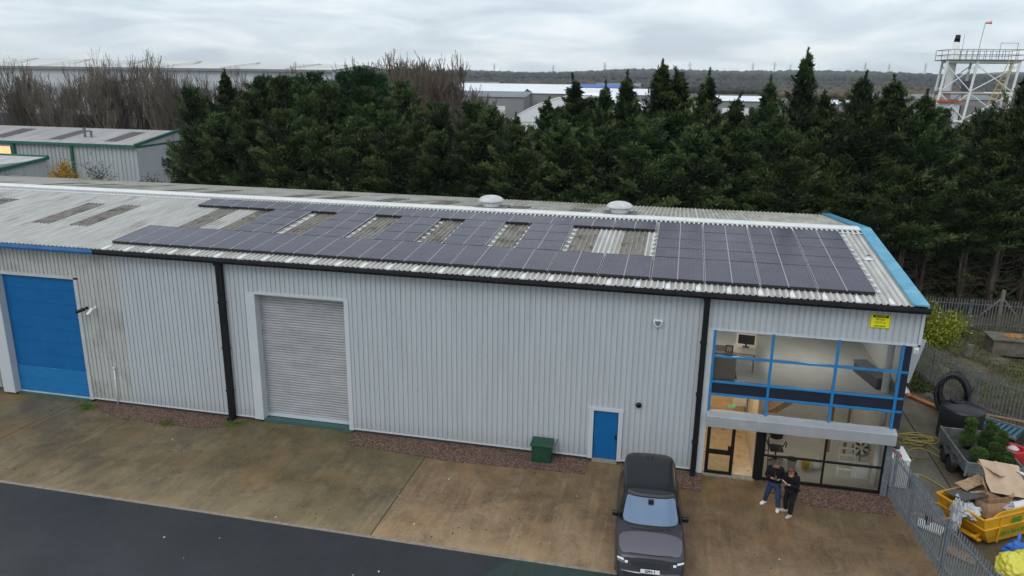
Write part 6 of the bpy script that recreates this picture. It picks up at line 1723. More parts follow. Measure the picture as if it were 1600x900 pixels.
for (x, y) in ((-.84, -.95), (.84, -.95), (-.84, -4.1), (.84, -4.1)):
    wt = empty('wheel', (0, 0, 0), None, None); wt.parent = car; wt.location = (x, y, .39)
    RY = Matrix.Rotation(R(90), 4, 'Y')
    mb = MB(); mb.lathe([(.27, -.13), (.37, -.13), (.39, -.09), (.39, .09), (.37, .14), (.27, .14)], (0, 0, 0), 28, RY); mb.build('tyre', M['rubber'], wt, smooth=True, local=True)
    mb = MB(); mb.lathe([(.27, .12 * (1 if x > 0 else -1)), (.24, .10 * (1 if x > 0 else -1)), (.01, .12 * (1 if x > 0 else -1))], (0, 0, 0), 20, RY)
    for k in range(5):
        a = 2 * PI * k / 5; mb.tube([(.13 * (1 if x > 0 else -1), 0, 0), (.13 * (1 if x > 0 else -1), .25 * math.cos(a), .25 * math.sin(a))], .03, 6)
    mb.build('rim', M['galvold'], wt, local=True)
mb = MB()
for s_ in (-1, 1): mb.box(s_ * .76 - .08, s_ * .76 + .08, -.01, .012, .82, 1.02)
mb.build('tail_light', mat('tail_red', (.25, .01, .01), rough=.3), car, local=True)

# ================================================================= people
def skinned(name, joints, edges, root, m_, parent, sub=2, fix=None):
    names = list(joints); idx = {n_: i for i, n_ in enumerate(names)}
    me = bpy.data.meshes.new('tmp'); me.from_pydata([joints[n_][0] for n_ in names], [(idx[a], idx[b]) for a, b in edges], [])
    o = bpy.data.objects.new('tmp', me); COL.objects.link(o)
    md = o.modifiers.new('skin', 'SKIN'); md.use_smooth_shade = True
    sv = me.skin_vertices[0].data if me.skin_vertices else None
    for i, n_ in enumerate(names):
        r_ = joints[n_][1]; kk = 1.18 if n_[0] not in 'ft' or len(n_) > 3 else 1.0
        r_ = tuple(q * kk for q in r_) if isinstance(r_, tuple) else r_ * kk; sv[i].radius = r_ if isinstance(r_, tuple) else (r_, r_); sv[i].use_root = (n_ == root)
    ss = o.modifiers.new('sub', 'SUBSURF'); ss.levels = sub; ss.render_levels = sub
    dg = bpy.context.evaluated_depsgraph_get()
    out_ = bpy.data.meshes.new_from_object(o.evaluated_get(dg))
    bpy.data.objects.remove(o); bpy.data.meshes.remove(me)
    out_.name = name; out_.materials.clear(); out_.materials.append(m_)
    if fix: fix(out_)
    for p_ in out_.polygons: p_.use_smooth = True
    return child(name, out_, parent)
M['skin'] = mat('skin', (.42, .22, .15), rough=.5)
M['jeans'] = mat('blue_jeans', (.016, .034, .085), (.026, .05, .12), 9, .8, world=False)
M['blackcloth'] = mat('black_jacket_cloth', (.008, .008, .010), (.014, .014, .017), 12, .85, world=False, spec=.15)
M['blacktrouser'] = mat('black_work_trousers', (.010, .010, .011), (.016, .016, .016), 8, .85, world=False, spec=.15, c3=(.12, .12, .11), c3scale=9, c3lo=.66, c3hi=.7)
M['hair'] = mat('brown_hair', (.045, .026, .016), (.08, .045, .028), 30, .7, world=False)
M['hair2'] = mat('reddish_brown_hair', (.09, .03, .018), (.13, .05, .03), 30, .7, world=False)
M['shoew'] = mat('white_trainers', (.72, .71, .68), rough=.5)
M['shoeg'] = mat('grey_trainers', (.30, .29, .26), (.5, .48, .44), 20, .6, world=False)
def person(loc, rz, label, P, top, trouser, shoe, hair, puffy, hood=False, cap=False):
    t = empty('person', loc, label, 'person', 'people in front of the entrance', rz)
    J = {k_: (Vector(v), r_) for k_, (v, r_) in P.items()}
    E_ = [('pelvis', 'waist'), ('waist', 'chest'), ('chest', 'neckb'), ('neckb', 'neck'), ('neck', 'skull'), ('skull', 'crown'), ('skull', 'nose')]
    for s in ('L', 'R'):
        E_ += [('chest', 'sh' + s), ('sh' + s, 'el' + s), ('el' + s, 'wr' + s), ('wr' + s, 'palm' + s), ('pelvis', 'hip' + s), ('hip' + s, 'kn' + s), ('kn' + s, 'an' + s), ('an' + s, 'toe' + s), ('skull', 'ear' + s)]
        w_, p_ = J['wr' + s][0], J['palm' + s][0]; dv = (p_ - w_).normalized(); lat_ = dv.cross(Vector((0, 0, 1))).normalized(); upv = lat_.cross(dv)
        inn = -1 if s == 'L' else 1
        tip = p_ + dv * .045
        for q in range(4):
            o_ = lat_ * (q - 1.5) * .021; ln = (.040, .046, .043, .034)[q]
            J['f%s%da' % (s, q)] = (tip + o_, .009); J['f%s%db' % (s, q)] = (tip + o_ + dv * ln * .7 + upv * (.012), .0085); J['f%s%dc' % (s, q)] = (tip + o_ + dv * ln * .9 + upv * .036, .007)
            E_ += [('palm' + s, 'f%s%da' % (s, q)), ('f%s%da' % (s, q), 'f%s%db' % (s, q)), ('f%s%db' % (s, q), 'f%s%dc' % (s, q))]
        J['t%sa' % s] = (p_ + lat_ * inn * .035 + upv * .015, .010); J['t%sb' % s] = (p_ + lat_ * inn * .04 + dv * .035 + upv * .035, .008)
        E_ += [('palm' + s, 't%sa' % s), ('t%sa' % s, 't%sb' % s)]
    skinned('body', J, E_, 'pelvis', M['skin'], t)
    g_ = puffy
    def grow(n_, a): return (J[n_][0], tuple(q + a for q in J[n_][1]) if isinstance(J[n_][1], tuple) else J[n_][1] + a)
    K = {'pelvis': grow('pelvis', g_ - .005), 'waist': grow('waist', g_), 'chest': grow('chest', g_), 'neckb': grow('neckb', .028)}
    e2 = [('pelvis', 'waist'), ('waist', 'chest'), ('chest', 'neckb')]
    for s in ('L', 'R'):
        K['sh' + s] = grow('sh' + s, g_ * .8); K['el' + s] = grow('el' + s, g_ * .8); w_ = J['wr' + s][0]; e_ = J['el' + s][0]
        K['cuff' + s] = (e_.lerp(w_, .93), .045)
        e2 += [('chest', 'sh' + s), ('sh' + s, 'el' + s), ('el' + s, 'cuff' + s)]
    K['hem'] = (J['pelvis'][0] - Vector((0, 0, .10)), (.175 + g_ * .3, .125 + g_ * .3)); e2.append(('pelvis', 'hem'))
    skinned('jacket' if not hood else 'hooded_top', K, e2, 'chest', top, t)
    K = {'pelvis': grow('pelvis', .012), }
    e2 = []
    for s in ('L', 'R'):
        K['hip' + s] = grow('hip' + s, .018); K['kn' + s] = grow('kn' + s, .022); K['hemm' + s] = (J['kn' + s][0].lerp(J['an' + s][0], 1.0), .066)
        e2 += [('pelvis', 'hip' + s), ('hip' + s, 'kn' + s), ('kn' + s, 'hemm' + s)]
    skinned('trousers', K, e2, 'pelvis', trouser, t)
    for s in ('L', 'R'):
        a = J['an' + s][0]; b = J['toe' + s][0]; dv = (b - a); dv.z = 0; dv.normalize()
        c = Vector((a.x, a.y, 0)) - dv * .05
        K = {'heel': (c + Vector((0, 0, .045)), (.050, .050)), 'mid': (c + dv * .12 + Vector((0, 0, .048)), (.058, .052)), 'ball': (c + dv * .22 + Vector((0, 0, .038)), (.058, .042)), 'tip': (c + dv * .29 + Vector((0, 0, .032)), (.044, .032)), 'coll': (c + dv * .03 + Vector((0, 0, .10)), .045)}
        skinned('shoe', K, [('heel', 'mid'), ('mid', 'ball'), ('ball', 'tip'), ('heel', 'coll')], 'mid', shoe, t)
    # hair
    sk = J['skull'][0]; cr_ = J['crown'][0]; ax = (cr_ - sk).normalized(); fwd = (J['nose'][0] - sk); fwd = (fwd - ax * fwd.dot(ax)).normalized(); sd_ = ax.cross(fwd)
    mb = MB(); nv = []; rings = 9; nn = 20
    for i in range(rings):
        ph = R(4 + i * 13.5)
        for j in range(nn):
            a = 2 * PI * j / nn
            lim = 1.0 if math.cos(a) < .2 else (.62 if i > 4 else 1)
            ph2 = min(ph, R(62 + 48 * (1 - max(0, math.cos(a))) ** .8))
            q = ax * math.cos(ph2) * .118 + (fwd * math.cos(a) * 1.06 + sd_ * math.sin(a) * .86) * math.sin(ph2) * .106
            nv.append(sk + ax * .020 - fwd * .012 + q)
    mb.add(nv, [(i * nn + j, i * nn + (j + 1) % nn, (i + 1) * nn + (j + 1) % nn, (i + 1) * nn + j) for i in range(rings - 1) for j in range(nn)] + [tuple(range(nn))])
    mb.build('hair', hair, t, smooth=True, local=True)
    mb = MB()
    for s in (-1, 1): mb.lathe([(.002, -.010), (.010, -.004), (.010, .004), (.002, .010)], sk + fwd * .088 + sd_ * s * .033 + ax * .012, 8)
    mb.build('eyes', M['dark'], t, smooth=True, local=True)
    mb = MB(); q = sk + fwd * .086 - ax * .05; mb.tube([q - sd_ * .024, q + fwd * .006, q + sd_ * .024], .006, 5); mb.build('mouth', mat('lips', (.3, .1, .08), rough=.5) if not bpy.data.materials.get('lips') else bpy.data.materials['lips'], t, local=True)
    if hood:
        mb = MB(); c = J['neckb'][0] - fwd * .07 + Vector((0, 0, .02))
        mb.tube([c + sd_ * .13 + fwd * .08 + Vector((0, 0, .0)), c + sd_ * .11 - fwd * .04, c - fwd * .09 - Vector((0, 0, .03)), c - sd_ * .11 - fwd * .04, c - sd_ * .13 + fwd * .08], [.035, .05, .065, .05, .035], 10)
        mb.build('hood', top, t, smooth=True, local=True)
    return t, J
def pose(footR, footL, bend=.10, head_fwd=.09, hand=None, H=1.88):
    k_ = H / 1.80
    P = {'pelvis': ((0, .03, .97 * k_), (.150, .105)), 'waist': ((0, .01, 1.14 * k_), (.140, .10)), 'chest': ((0, -.01 - bend * .2, 1.34 * k_), (.165, .115)),
         'neckb': ((0, -.02 - bend * .4, 1.485 * k_), (.075, .07)), 'neck': ((0, -.05 - head_fwd * .5, 1.545 * k_), .058), 'skull': ((0, -.06 - head_fwd, 1.655 * k_), (.084, .098)), 'crown': ((0, -.075 - head_fwd * 1.25, 1.725 * k_), (.066, .078)),
         'nose': ((0, -.06 - head_fwd - .118, 1.615 * k_), .012),
         'earL': ((.088, -.05 - head_fwd, 1.645 * k_), .012), 'earR': ((-.088, -.05 - head_fwd, 1.645 * k_), .012)}
    for s, sx, ft in (('R', -1, footR), ('L', 1, footL)):
        P['sh' + s] = ((sx * .195, -.0 - bend * .2, 1.44 * k_), .058)
        hx, hy, hz = hand[s]
        P['el' + s] = ((sx * .27, -.02 - bend * .3, 1.15 * k_), .045)
        e_ = Vector(P['el' + s][0]); w_ = Vector((hx, hy, hz)); dv = (w_ - e_).normalized()
        P['wr' + s] = (tuple(w_), .029); P['palm' + s] = (tuple(w_ + dv * .06), (.038, .02))
        P['hip' + s] = ((sx * .098, .02, .89 * k_), .092)
        P['kn' + s] = (((sx * .10 + ft[0]) / 2 + sx * .015, ft[1] / 2 - .05, .50 * k_), .058)
        P['an' + s] = ((ft[0], ft[1] + .04, .09), .040)
        tx, ty = ft[2], ft[3]
        P['toe' + s] = ((ft[0] + tx * .14, ft[1] + .04 + ty * .14, .035), .028)
    return P
# the left man: looks down at a phone, feet apart
P1 = pose((-.25, .16, -.55, -.83), (.20, -.16, -.05, -1), head_fwd=.10, hand={'R': (-.10, -.30, 1.26), 'L': (.12, -.30, 1.24)})
t, J = person((3.86, -1.80, .006), R(-8), 'man in black jacket, blue jeans and white trainers looking down at a phone', P1, M['blackcloth'], M['jeans'], M['shoew'], M['hair'], .045)
mb = MB(); mb.box(-.04, .04, -.075, .075, -.005, .005, Matrix.Translation((.015, -.37, 1.33)) @ Matrix.Rotation(R(35), 4, 'X')); o = mb.build('phone', M['black'], None)
Mw = Matrix.Translation((3.86, -1.80, .006)) @ Matrix.Rotation(R(-8), 4, 'Z'); o.data.transform(Mw); tag(o, 'dark phone held by the man in jeans', 'phone')
mb = MB(); mb.tube([(0, -.185, 1.0), (0, -.215, 1.25), (0, -.19, 1.47)], .008, 5); mb.build('zip', mat('zip_brown', (.10, .07, .05), rough=.4), t, local=True)
# the right man: hooded top, turned to the left, white paper in his hands
P2 = pose((-.16, .03, -.75, -.6), (.13, -.17, -.1, -1), head_fwd=.12, bend=.25, hand={'R': (-.16, -.30, 1.28), 'L': (.06, -.33, 1.26)}, H=1.84)
t, J = person((4.38, -2.12, .006), R(-38), 'man in black hooded top and paint marked black trousers holding white paper', P2, M['blackcloth'], M['blacktrouser'], M['shoeg'], M['hair2'], .03, hood=True)
mb = MB(); mb.box(-.09, .09, -.06, .06, -.002, .002, Matrix.Translation((-.06, -.42, 1.36)) @ Matrix.Rotation(R(-30), 4, 'X') @ Matrix.Rotation(R(20), 4, 'Y')); o = mb.build('paper', M['white'], None)
o.data.transform(Matrix.Translation((4.38, -2.12, .006)) @ Matrix.Rotation(R(-38), 4, 'Z')); tag(o, 'folded white paper held by the man in the hooded top', 'paper')
mb = MB(); sk = J['skull'][0]
mb.box(-.075, .075, -.112, -.098, -.0, .022, Matrix.Translation(sk)); mb.build('glasses', M['dark'], t, local=True)

# ================================================================= background left
GS = empty('green_trimmed_shed', (-85, 60, 0), 'grey clad shed with dark green trim beyond the roof at the left', 'building')
M['gtrim'] = mat('dark_green_trim', (.015, .11, .075), (.02, .14, .09), 2, .5)
M['gclad'] = mat('dull_grey_cladding', (.40, .42, .44), (.46, .48, .50), .6, .6, stretch=(3, 3, .2))
M['gstain'] = mat('stained_gable_cladding', (.44, .45, .48), (.50, .51, .54), .5, .6, c3=(.17, .15, .16), c3scale=.35, c3lo=.56, c3hi=.72, c3stretch=(1, 1, .35))
M['groof'] = mat('aged_roof_sheet', (.36, .345, .34), (.50, .485, .475), .5, .85, stretch=(3, .3, .3))
SX0, SX1, SY0, SYR, SY1, SZ, SZR = -118, -68.0, 58, 66.8, 75.6, 5.35, 6.65
def sroof(y): return SZ + .08 + (SZR - SZ) * (y - SY0) / (SYR - SY0)
mb = MB(); cladding(mb, SX0, SX1, 0, SZ, y=SY0, pitch=.62, dep=.09); mb.build('wall', M['gclad'], GS)
mb = MB(); mb.add([(SX1, SY0, 0), (SX1, SY1, 0), (SX1, SY1, SZ), (SX1, SYR, SZR), (SX1, SY0, SZ)], [(0, 1, 2, 3, 4)]); mb.build('gable_wall', M['gstain'], GS)
mb = MB(); corr_roof(mb, SX0, SX1 - .1, SY0 - .3, SYR, sroof, pitch=.6, h=.06); mb.build('roof', M['groof'], GS)
mb = MB(); corr_roof(mb, SX0, SX1 - .1, SYR, SY1 + .3, lambda y: sroof(2 * SYR - y), pitch=.6, h=.06); mb.build('roof', M['groof'], GS)
mb = MB(); mb.box(SX0, SX1 + .15, SY0 - .45, SY0 - .2, SZ - .15, SZ + .16); mb.build('gutter', M['gtrim'], GS)
mb = MB(); A = Vector((SX1 - .05, SY0 - .45, SZ + .02)); Bv = Vector((SX1 - .05, SYR, SZR + .1)); Cv = Vector((SX1 - .05, SY1 + .4, SZ + .02))
for p_, q_ in ((A, Bv), (Bv, Cv)): mb.add([p_, q_, q_ + Vector((0, 0, .3)), p_ + Vector((0, 0, .3)), p_ + Vector((.28, 0, 0)), q_ + Vector((.28, 0, 0)), q_ + Vector((.28, 0, .3)), p_ + Vector((.28, 0, .3))], [(0, 1, 2, 3), (4, 7, 6, 5), (3, 2, 6, 7), (0, 4, 5, 1), (0, 3, 7, 4), (1, 5, 6, 2)])
mb.build('verge_trim', M['gtrim'], GS)
mb = MB(); mb.add([(SX1 + .04, SY0, SZ - .25), (SX1 + .04, SY1, SZ + .05), (SX1 + .04, SY1, SZ + .3), (SX1 + .04, SY0, SZ + .0)], [(0, 1, 2, 3)]); mb.build('gable_band', M['gtrim'], GS)
for x in (-77.7, -86.7):
    mb = MB(); mb.box(x - .16, x + .16, SY0 - .3, SY0 - .02, 0, SZ); mb.build('downpipe', M['gtrim'], GS)
for x in (-82.9, -74.3, -92, -101): 
    mb = MB(); corr_roof(mb, x, x + 2.2, 59.6, 65.3, sroof, pitch=.6, h=.06, lift=.02, rows=2); mb.build('rooflight', mat('dark_rooflight', (.13, .115, .12), rough=.6) if not bpy.data.materials.get('dark_rooflight') else bpy.data.materials['dark_rooflight'], GS)
for x, h in ((-78.6, 1.1), (-77.6, .75)):
    mb = MB(); mb.tube([(x, 61.5, sroof(61.5)), (x, 61.5, sroof(61.5) + h)], .16, 8); mb.tube([(x, 61.5, sroof(61.5) + h), (x, 61.5, sroof(61.5) + h + .12)], .24, 8); mb.build('flue', M['galvold'], GS)
mb = MB(); mb.box(-91.5, -87.3, SY0 - .05, SY0 - .0, 3.55, 4.75); mb.build('lit_window', emit_mat('warm_window', (1, .62, .30), .62), GS)
mb = MB(); mb.box(-91.6, -87.1, SY0 - .09, SY0 - .04, 3.42, 3.55); mb.box(-87.3, -87.1, SY0 - .09, SY0 - .04, 3.5, 4.8); mb.build('window_frame', M['gtrim'], GS)
# annex in front
AN = empty('green_trimmed_annex', (-82, 48, 0), 'low lean-to with green edging in front of the green trimmed shed', 'building')
mb = MB(); mb.add([(-110, 52.2, 4.25), (-76.4, 52.2, 4.25), (-76.4, 43, 3.4), (-110, 43, 3.4)], [(0, 1, 2, 3)]); mb.build('roof', M['groof'], AN)
mb = MB(); mb.box(-110, -76.2, 52.2, 52.5, 4.0, 4.45); mb.build('edge_trim', M['gtrim'], AN)
mb = MB(); mb.add([(-76.4, 52.5, 4.3), (-76.4, 43, 3.45), (-76.4, 43, 3.1), (-76.4, 52.5, 3.95), (-76.1, 52.5, 4.3), (-76.1, 43, 3.45), (-76.1, 43, 3.1), (-76.1, 52.5, 3.95)], [(0, 1, 2, 3), (4, 7, 6, 5), (0, 4, 5, 1)]); mb.build('edge_trim', M['gtrim'], AN)
mb = MB(); cladding(mb, 43, 52.4, 0, 4.0, y=-76.4, pitch=.62, dep=.09, axis='y'); cladding(mb, -110, -76.5, 0, 3.3, y=43.1, pitch=.62, dep=.09); mb.build('wall', M['gclad'], AN)

# the very long pale warehouse
WH = empty('long_warehouse', (-170, 150, 0), 'very long pale warehouse rising behind the leafless trees', 'building')
M['whwall'] = mat('pale_lilac_wall', (.50, .52, .57), (.56, .58, .62), .08, .6, stretch=(1, 1, .2))
M['whroof'] = mat('off_white_roof', (.52, .51, .49), (.60, .59, .57), .05, .7)
WX0, WX1 = -330, -80
mb = MB(); mb.box(WX0, WX1, 140, 177, 0, 15.7); mb.add([(WX1 - .01, 140, 15.6), (WX1 - .01, 177, 15.6), (WX1 - .01, 158, 17.15)], [(0, 1, 2)]); mb.build('wall', M['whwall'], WH)
mb = MB(); mb.add([(WX0, 139.5, 15.95), (WX1 + .6, 139.5, 15.75), (WX1 + .6, 158, 17.2), (WX0, 158, 19.6), (WX1 + .6, 177.5, 15.7), (WX0, 177.5, 16)], [(0, 1, 2, 3), (3, 2, 4, 5)]); mb.build('roof', M['whroof'], WH)
mb = MB(); mb.box(WX0, WX1 + .5, 139.2, 139.9, 15.2, 15.75); mb.build('gutter', mat('grey_gutter', (.22, .23, .24), rough=.6), WH)
for i in range(14):
    x = WX1 - 12 - i * 17; z0 = 15.96; f = (WX1 - x) / 250
    mb = MB(); mb.add([(x, 140, 15.93 + .1 * f), (x + .7, 140, 15.93 + .1 * f), (x + .7, 157.9, 17.3 + 2.4 * f), (x, 157.9, 17.3 + 2.4 * f)], [(0, 1, 2, 3)]); mb.build('roof_seam', bpy.data.materials['grey_gutter'], WH)
mb = MB(); mb.box(WX0, -90, 139.3, 139.9, 0, 2.2); mb.build('dark_plinth', M['gutter'], WH)
tag(MB().box(-140, -60, 82, 135, -1, 2.1).build('raised_yard', M['conc_y']), kind='structure')
# trailers and a dark fence in front of it
M['tarp'] = [mat('dark_trailer', (.02, .02, .024), rough=.6), mat('navy_trailer', (.02, .02, .07), rough=.6), mat('grey_trailer_side', (.12, .12, .125), rough=.6), mat('green_trailer', (.02, .06, .04), rough=.6)]
for i, (x, l, c, nm) in enumerate([(-124, 12, 1, 'navy sided'), (-111, 9, 0, 'black sided'), (-101, 8.5, 0, 'black, with pale round marks'), (-91.5, 8.5, 2, 'grey sided'), (-82.5, 7.5, 3, 'dark green sided')]):
    t = empty('lorry_trailer', (x, 92, 0), '%s lorry trailer parked behind the bare trees, %s from the left' % (nm, ordinal(i + 1)), 'lorry trailer', 'lorry trailers parked by the warehouse')
    mb = MB(); mb.box(x - l / 2, x + l / 2, 91, 93.4, 3.1, 7.0); mb.build('box', M['tarp'][c], t)
    mb = MB(); mb.box(x - l / 2, x + l / 2, 91.2, 93.2, 2.8, 3.1); mb.build('chassis', M['gutter'], t)
    for q in (.28, .36, .44):
        mb = MB(); mb.tube([(x + l * q, 90.95, 2.6), (x + l * q, 93.4, 2.6)], .5, 12); mb.build('wheel', M['rubber'], t)
    if i == 2:
        mb = MB()
        for dx_ in (-.9, .9): mb.tube([(x + dx_, 90.97, 6.2), (x + dx_, 91.0, 6.2)], .35, 14)
        mb.build('pale_mark', M['white'], t)
t = empty('dark_fence', (-100, 84, 0), 'dark mesh boundary fence between the shed and the trailers', 'fence')
mb = MB(); mb.box(-135, -70, 84, 84.06, 0, 5.7); mb.build('screen', mat('dark_screen', (.035, .033, .035), (.07, .065, .06), .5, .9), t)
for i in range(14):
    mb = MB(); mb.box(-134 + 4.8 * i, -133.85 + 4.8 * i, 83.8, 83.98, 0, 6.1); mb.build('post', M['galvold'], t)

# ================================================================= background centre: white roofed sheds
M['wroof'] = mat('bright_white_roof', (.80, .81, .83), (.72, .73, .75), .05, .5)
M['darkwall'] = mat('dark_slate_wall', (.055, .065, .09), rough=.6)
M['midwall'] = mat('mid_grey_wall', (.20, .20, .205), (.27, .27, .27), .05, .7)
M['greyroof'] = mat('grey_roof', (.13, .14, .16), (.20, .21, .23), .05, .7)
def far_shed(name, x0, x1, y0, y1, zb_, ze, zr_, mw, mr, label, axis='x', nwin=0):
    cx, cy = (x0 + x1) / 2, (y0 + y1) / 2
    t = empty(name, (cx, cy, zb_), label, 'building', 'distant sheds')
    mb = MB(); mb.box(x0, x1, y0, y1, zb_ - 3, ze)
    if axis == 'x':
        mb.add([(x0, y0, ze), (x0, y1, ze), (x0, cy, zr_), (x1, y0, ze), (x1, y1, ze), (x1, cy, zr_)], [(0, 1, 2), (3, 5, 4)])
    else:
        mb.add([(x0, y0, ze), (x1, y0, ze), (cx, y0, zr_), (x0, y1, ze), (x1, y1, ze), (cx, y1, zr_)], [(0, 1, 2), (3, 5, 4)])
    mb.build('wall', mw, t)
    mb = MB(); o_ = .5
    if axis == 'x': mb.add([(x0 - o_, y0 - o_, ze), (x1 + o_, y0 - o_, ze), (x1 + o_, cy, zr_ + .2), (x0 - o_, cy, zr_ + .2), (x0 - o_, y1 + o_, ze), (x1 + o_, y1 + o_, ze)], [(0, 1, 2, 3), (3, 2, 5, 4)])
    else: mb.add([(x0 - o_, y0 - o_, ze), (x0 - o_, y1 + o_, ze), (cx, y1 + o_, zr_ + .2), (cx, y0 - o_, zr_ + .2), (x1 + o_, y0 - o_, ze), (x1 + o_, y1 + o_, ze)], [(0, 1, 2, 3), (3, 2, 5, 4)])
    mb.build('roof', mr, t)
    for i in range(nwin):
        x = x0 + (x1 - x0) * (i + .5) / nwin; mb = MB(); mb.box(x - 1.6, x + 1.6, y0 - .12, y0 - .02, zb_, zb_ + (ze - zb_) * .6); mb.build('loading_door', M['white'], t)
    return t
far_shed('far_shed', -110, -38, 330, 372, 2, 9.2, 12.0, M['darkwall'], M['wroof'], 'widest white roofed shed with dark slate wall on the skyline', 'x', 0)
far_shed('far_shed', -58, -8, 262, 290, 1, 9.3, 11.2, M['midwall'], M['wroof'], 'long white roofed shed nearer than the dark walled one', 'x', 2)
far_shed('far_shed', -92, -58, 250, 280, 0, 8.0, 9.6, M['midwall'], M['greyroof'], 'low grey roofed shed beside the reddish building', 'x', 2)
far_shed('far_shed', -97, -66, 285, 300, 0, 9.2, 10.4, M['midwall'], M['wroof'], 'low white roofed shed at the left of the far sheds', 'x')
far_shed('far_shed', -142, -112, 420, 450, 4, 10.6, 12.4, M['midwall'], M['greyroof'], 'small grey shed at the far left of the skyline sheds', 'x')
far_shed('far_shed', -50, -26, 400, 430, 4, 11.4, 12.8, M['greyroof'], M['greyroof'], 'dark hipped shed between the white roofs', 'x')
far_shed('far_shed', 12, 34, 300, 330, 0, 7.0, 8.6, M['midwall'], M['wroof'], 'white roofed shed seen through the tree tops in the middle', 'x', 3)
far_shed('far_shed', 75, 125, 330, 360, 0, 8.6, 10.2, M['midwall'], M['greyroof'], 'grey shed with pale trim left of the white tower', 'x', 4)
far_shed('far_shed', 135, 190, 320, 350, 0, 7.6, 9.2, M['midwall'], M['greyroof'], 'grey shed at the right edge behind the white tower', 'x', 4)
far_shed('far_shed', 50, 66, 300, 322, 0, 6.5, 7.6, M['midwall'], M['wroof'], 'white roofed shed glimpsed right of centre', 'x', 2)
t = empty('blue_roof_shed', (-30, 390, 4), 'small building with vivid blue roof strip among the white roofs', 'building')
mb = MB(); mb.box(-50, -24, 312, 326, 0, 11.3); mb.build('wall', M['midwall'], t)
mb = MB(); mb.prism([(311, 11.3), (327, 11.3), (319, 12.6)], -50.5, -23.5); mb.build('roof', mat('vivid_blue_roof', (.03, .10, .42), rough=.5), t)
t = empty('brick_house', (-79, 240, 0), 'small reddish brick building below the grey shed', 'building')
mb = MB(); mb.box(-82, -76.5, 238, 246, 0, 6.4); mb.build('wall', mat('red_brick_wall', (.28, .10, .07), rough=.9), t)
mb = MB(); mb.prism([(237.5, 6.4), (246.5, 6.4), (242, 8)], -82.4, -76.1); mb.build('roof', M['greyroof'], t)
# the barrel roofed marquee-like shed
t = empty('ribbed_white_shed', (-34, 196, 0), 'bright white arched and ribbed roof just behind the conifer tops', 'building')
mb = MB(); prof = [(-46.5 + 40 * i / 16, 3.2 + 7.2 * math.sin(PI * i / 16) ** .8) for i in range(17)]
vs = []
for y in (178, 214): vs += [(x, y, z) for x, z in prof]
mb.add(vs, [(i, i + 1, 17 + i + 1, 17 + i) for i in range(16)] + [tuple(range(17)), tuple(range(17, 34))]); mb.build('roof', M['wroof'], t)
for k in range(9):
    y = 178 + k * 4.5; mb = MB(); mb.tube([(x, y, z + .08) for x, z in prof], .16, 5); mb.build('rib', M['alupale'], t)
mb = MB(); mb.box(-46.5, -6.5, 178.2, 213.8, -1, 3.3); mb.build('wall', M['white'], t)

# ================================================================= steel tower with flue
TW = empty('steel_tower', (31.3, 71, 0), 'white steel platform tower with handrails and a black tipped flue on the right skyline', 'tower')
M['twhite'] = mat('white_steelwork', (.82, .82, .80), (.74, .73, .71), 2, .5)
M['tgrey'] = mat('grey_handrail', (.16, .17, .18), rough=.5)
def tbar(name, m_, segs, r_=.10, n=6):
    for a, b in segs:
        mb = MB(); mb.tube([a, b], r_, n); mb.build(name, m_, TW)
TL = {(0, 0): (27.35, 69.5), (1, 0): (30.4, 69.5), (2, 0): (34.6, 69.5), (0, 1): (28.0, 73.5), (1, 1): (31.0, 73.5), (2, 1): (35.2, 73.5)}
tops = {k_: (v[0] + .55, v[1], 16.9) for k_, v in TL.items()}
for k_, v in TL.items():
    mb = MB(); mb.tube([(v[0] - .9, v[1], 0), tops[k_]], .14, 8); mb.build('leg', M['twhite'], TW)
def legpt(k_, z):
    a = Vector((TL[k_][0] - .9, TL[k_][1], 0)); b = Vector(tops[k_]); return a + (b - a) * (z / 16.9)
segs = []
for z0, z1 in ((13.6, 16.4), (10.6, 13.4), (7, 10)):
    for a, b in (((0, 0), (1, 0)), ((0, 1), (1, 1)), ((1, 0), (2, 0))):
        segs += [(legpt(a, z0), legpt(b, z1)), (legpt(a, z1), legpt(b, z0))]
tbar('cross_brace', M['twhite'], segs, .06)
segs = []
for z in (13.45, 16.75, 10.3):
    for a, b in (((0, 0), (1, 0)), ((1, 0), (2, 0)), ((0, 1), (1, 1)), ((1, 1), (2, 1)), ((0, 0), (0, 1)), ((2, 0), (2, 1)), ((1, 0), (1, 1))): segs.append((legpt(a, z), legpt(b, z)))
tbar('beam', M['twhite'], segs, .11)
mb = MB(); mb.box(27.7, 35.4, 69.2, 73.7, 16.9, 17.0); mb.build('platform', M['tgrey'], TW)
mb = MB(); mb.box(27.4, 32.0, 69.4, 73.4, 13.5, 13.6); mb.build('platform', M['tgrey'], TW)
mb = MB()
for z in (17.5, 18.05):
    for a, b in (((27.75, 69.25), (35.35, 69.25)), ((27.75, 73.65), (35.35, 73.65)), ((27.75, 69.25), (27.75, 73.65)), ((35.35, 69.25), (35.35, 73.65))): mb.tube([(*a, z), (*b, z)], .035, 5)
for i in range(13):
    for y in (69.25, 73.65): x = 27.75 + 7.6 * i / 12; mb.tube([(x, y, 17), (x, y, 18.05)], .03, 5)
mb.tube([(33.1, 70, 17), (33.1, 70, 18.75), (34.8, 70, 18.75), (34.8, 70, 17)], .035, 5)
mb.build('handrail', M['tgrey'], TW)
mb = MB(); mb.tube([(28.55, 71, 9), (28.85, 71, 15.6), (28.95, 71, 18.9)], [.45, .42, .30], 16); mb.build('flue', M['twhite'], TW, smooth=True)
mb = MB(); mb.tube([(28.95, 71, 18.9), (29.0, 71, 19.65)], [.31, .25], 16); mb.build('flue_tip', M['dark'], TW, smooth=True)
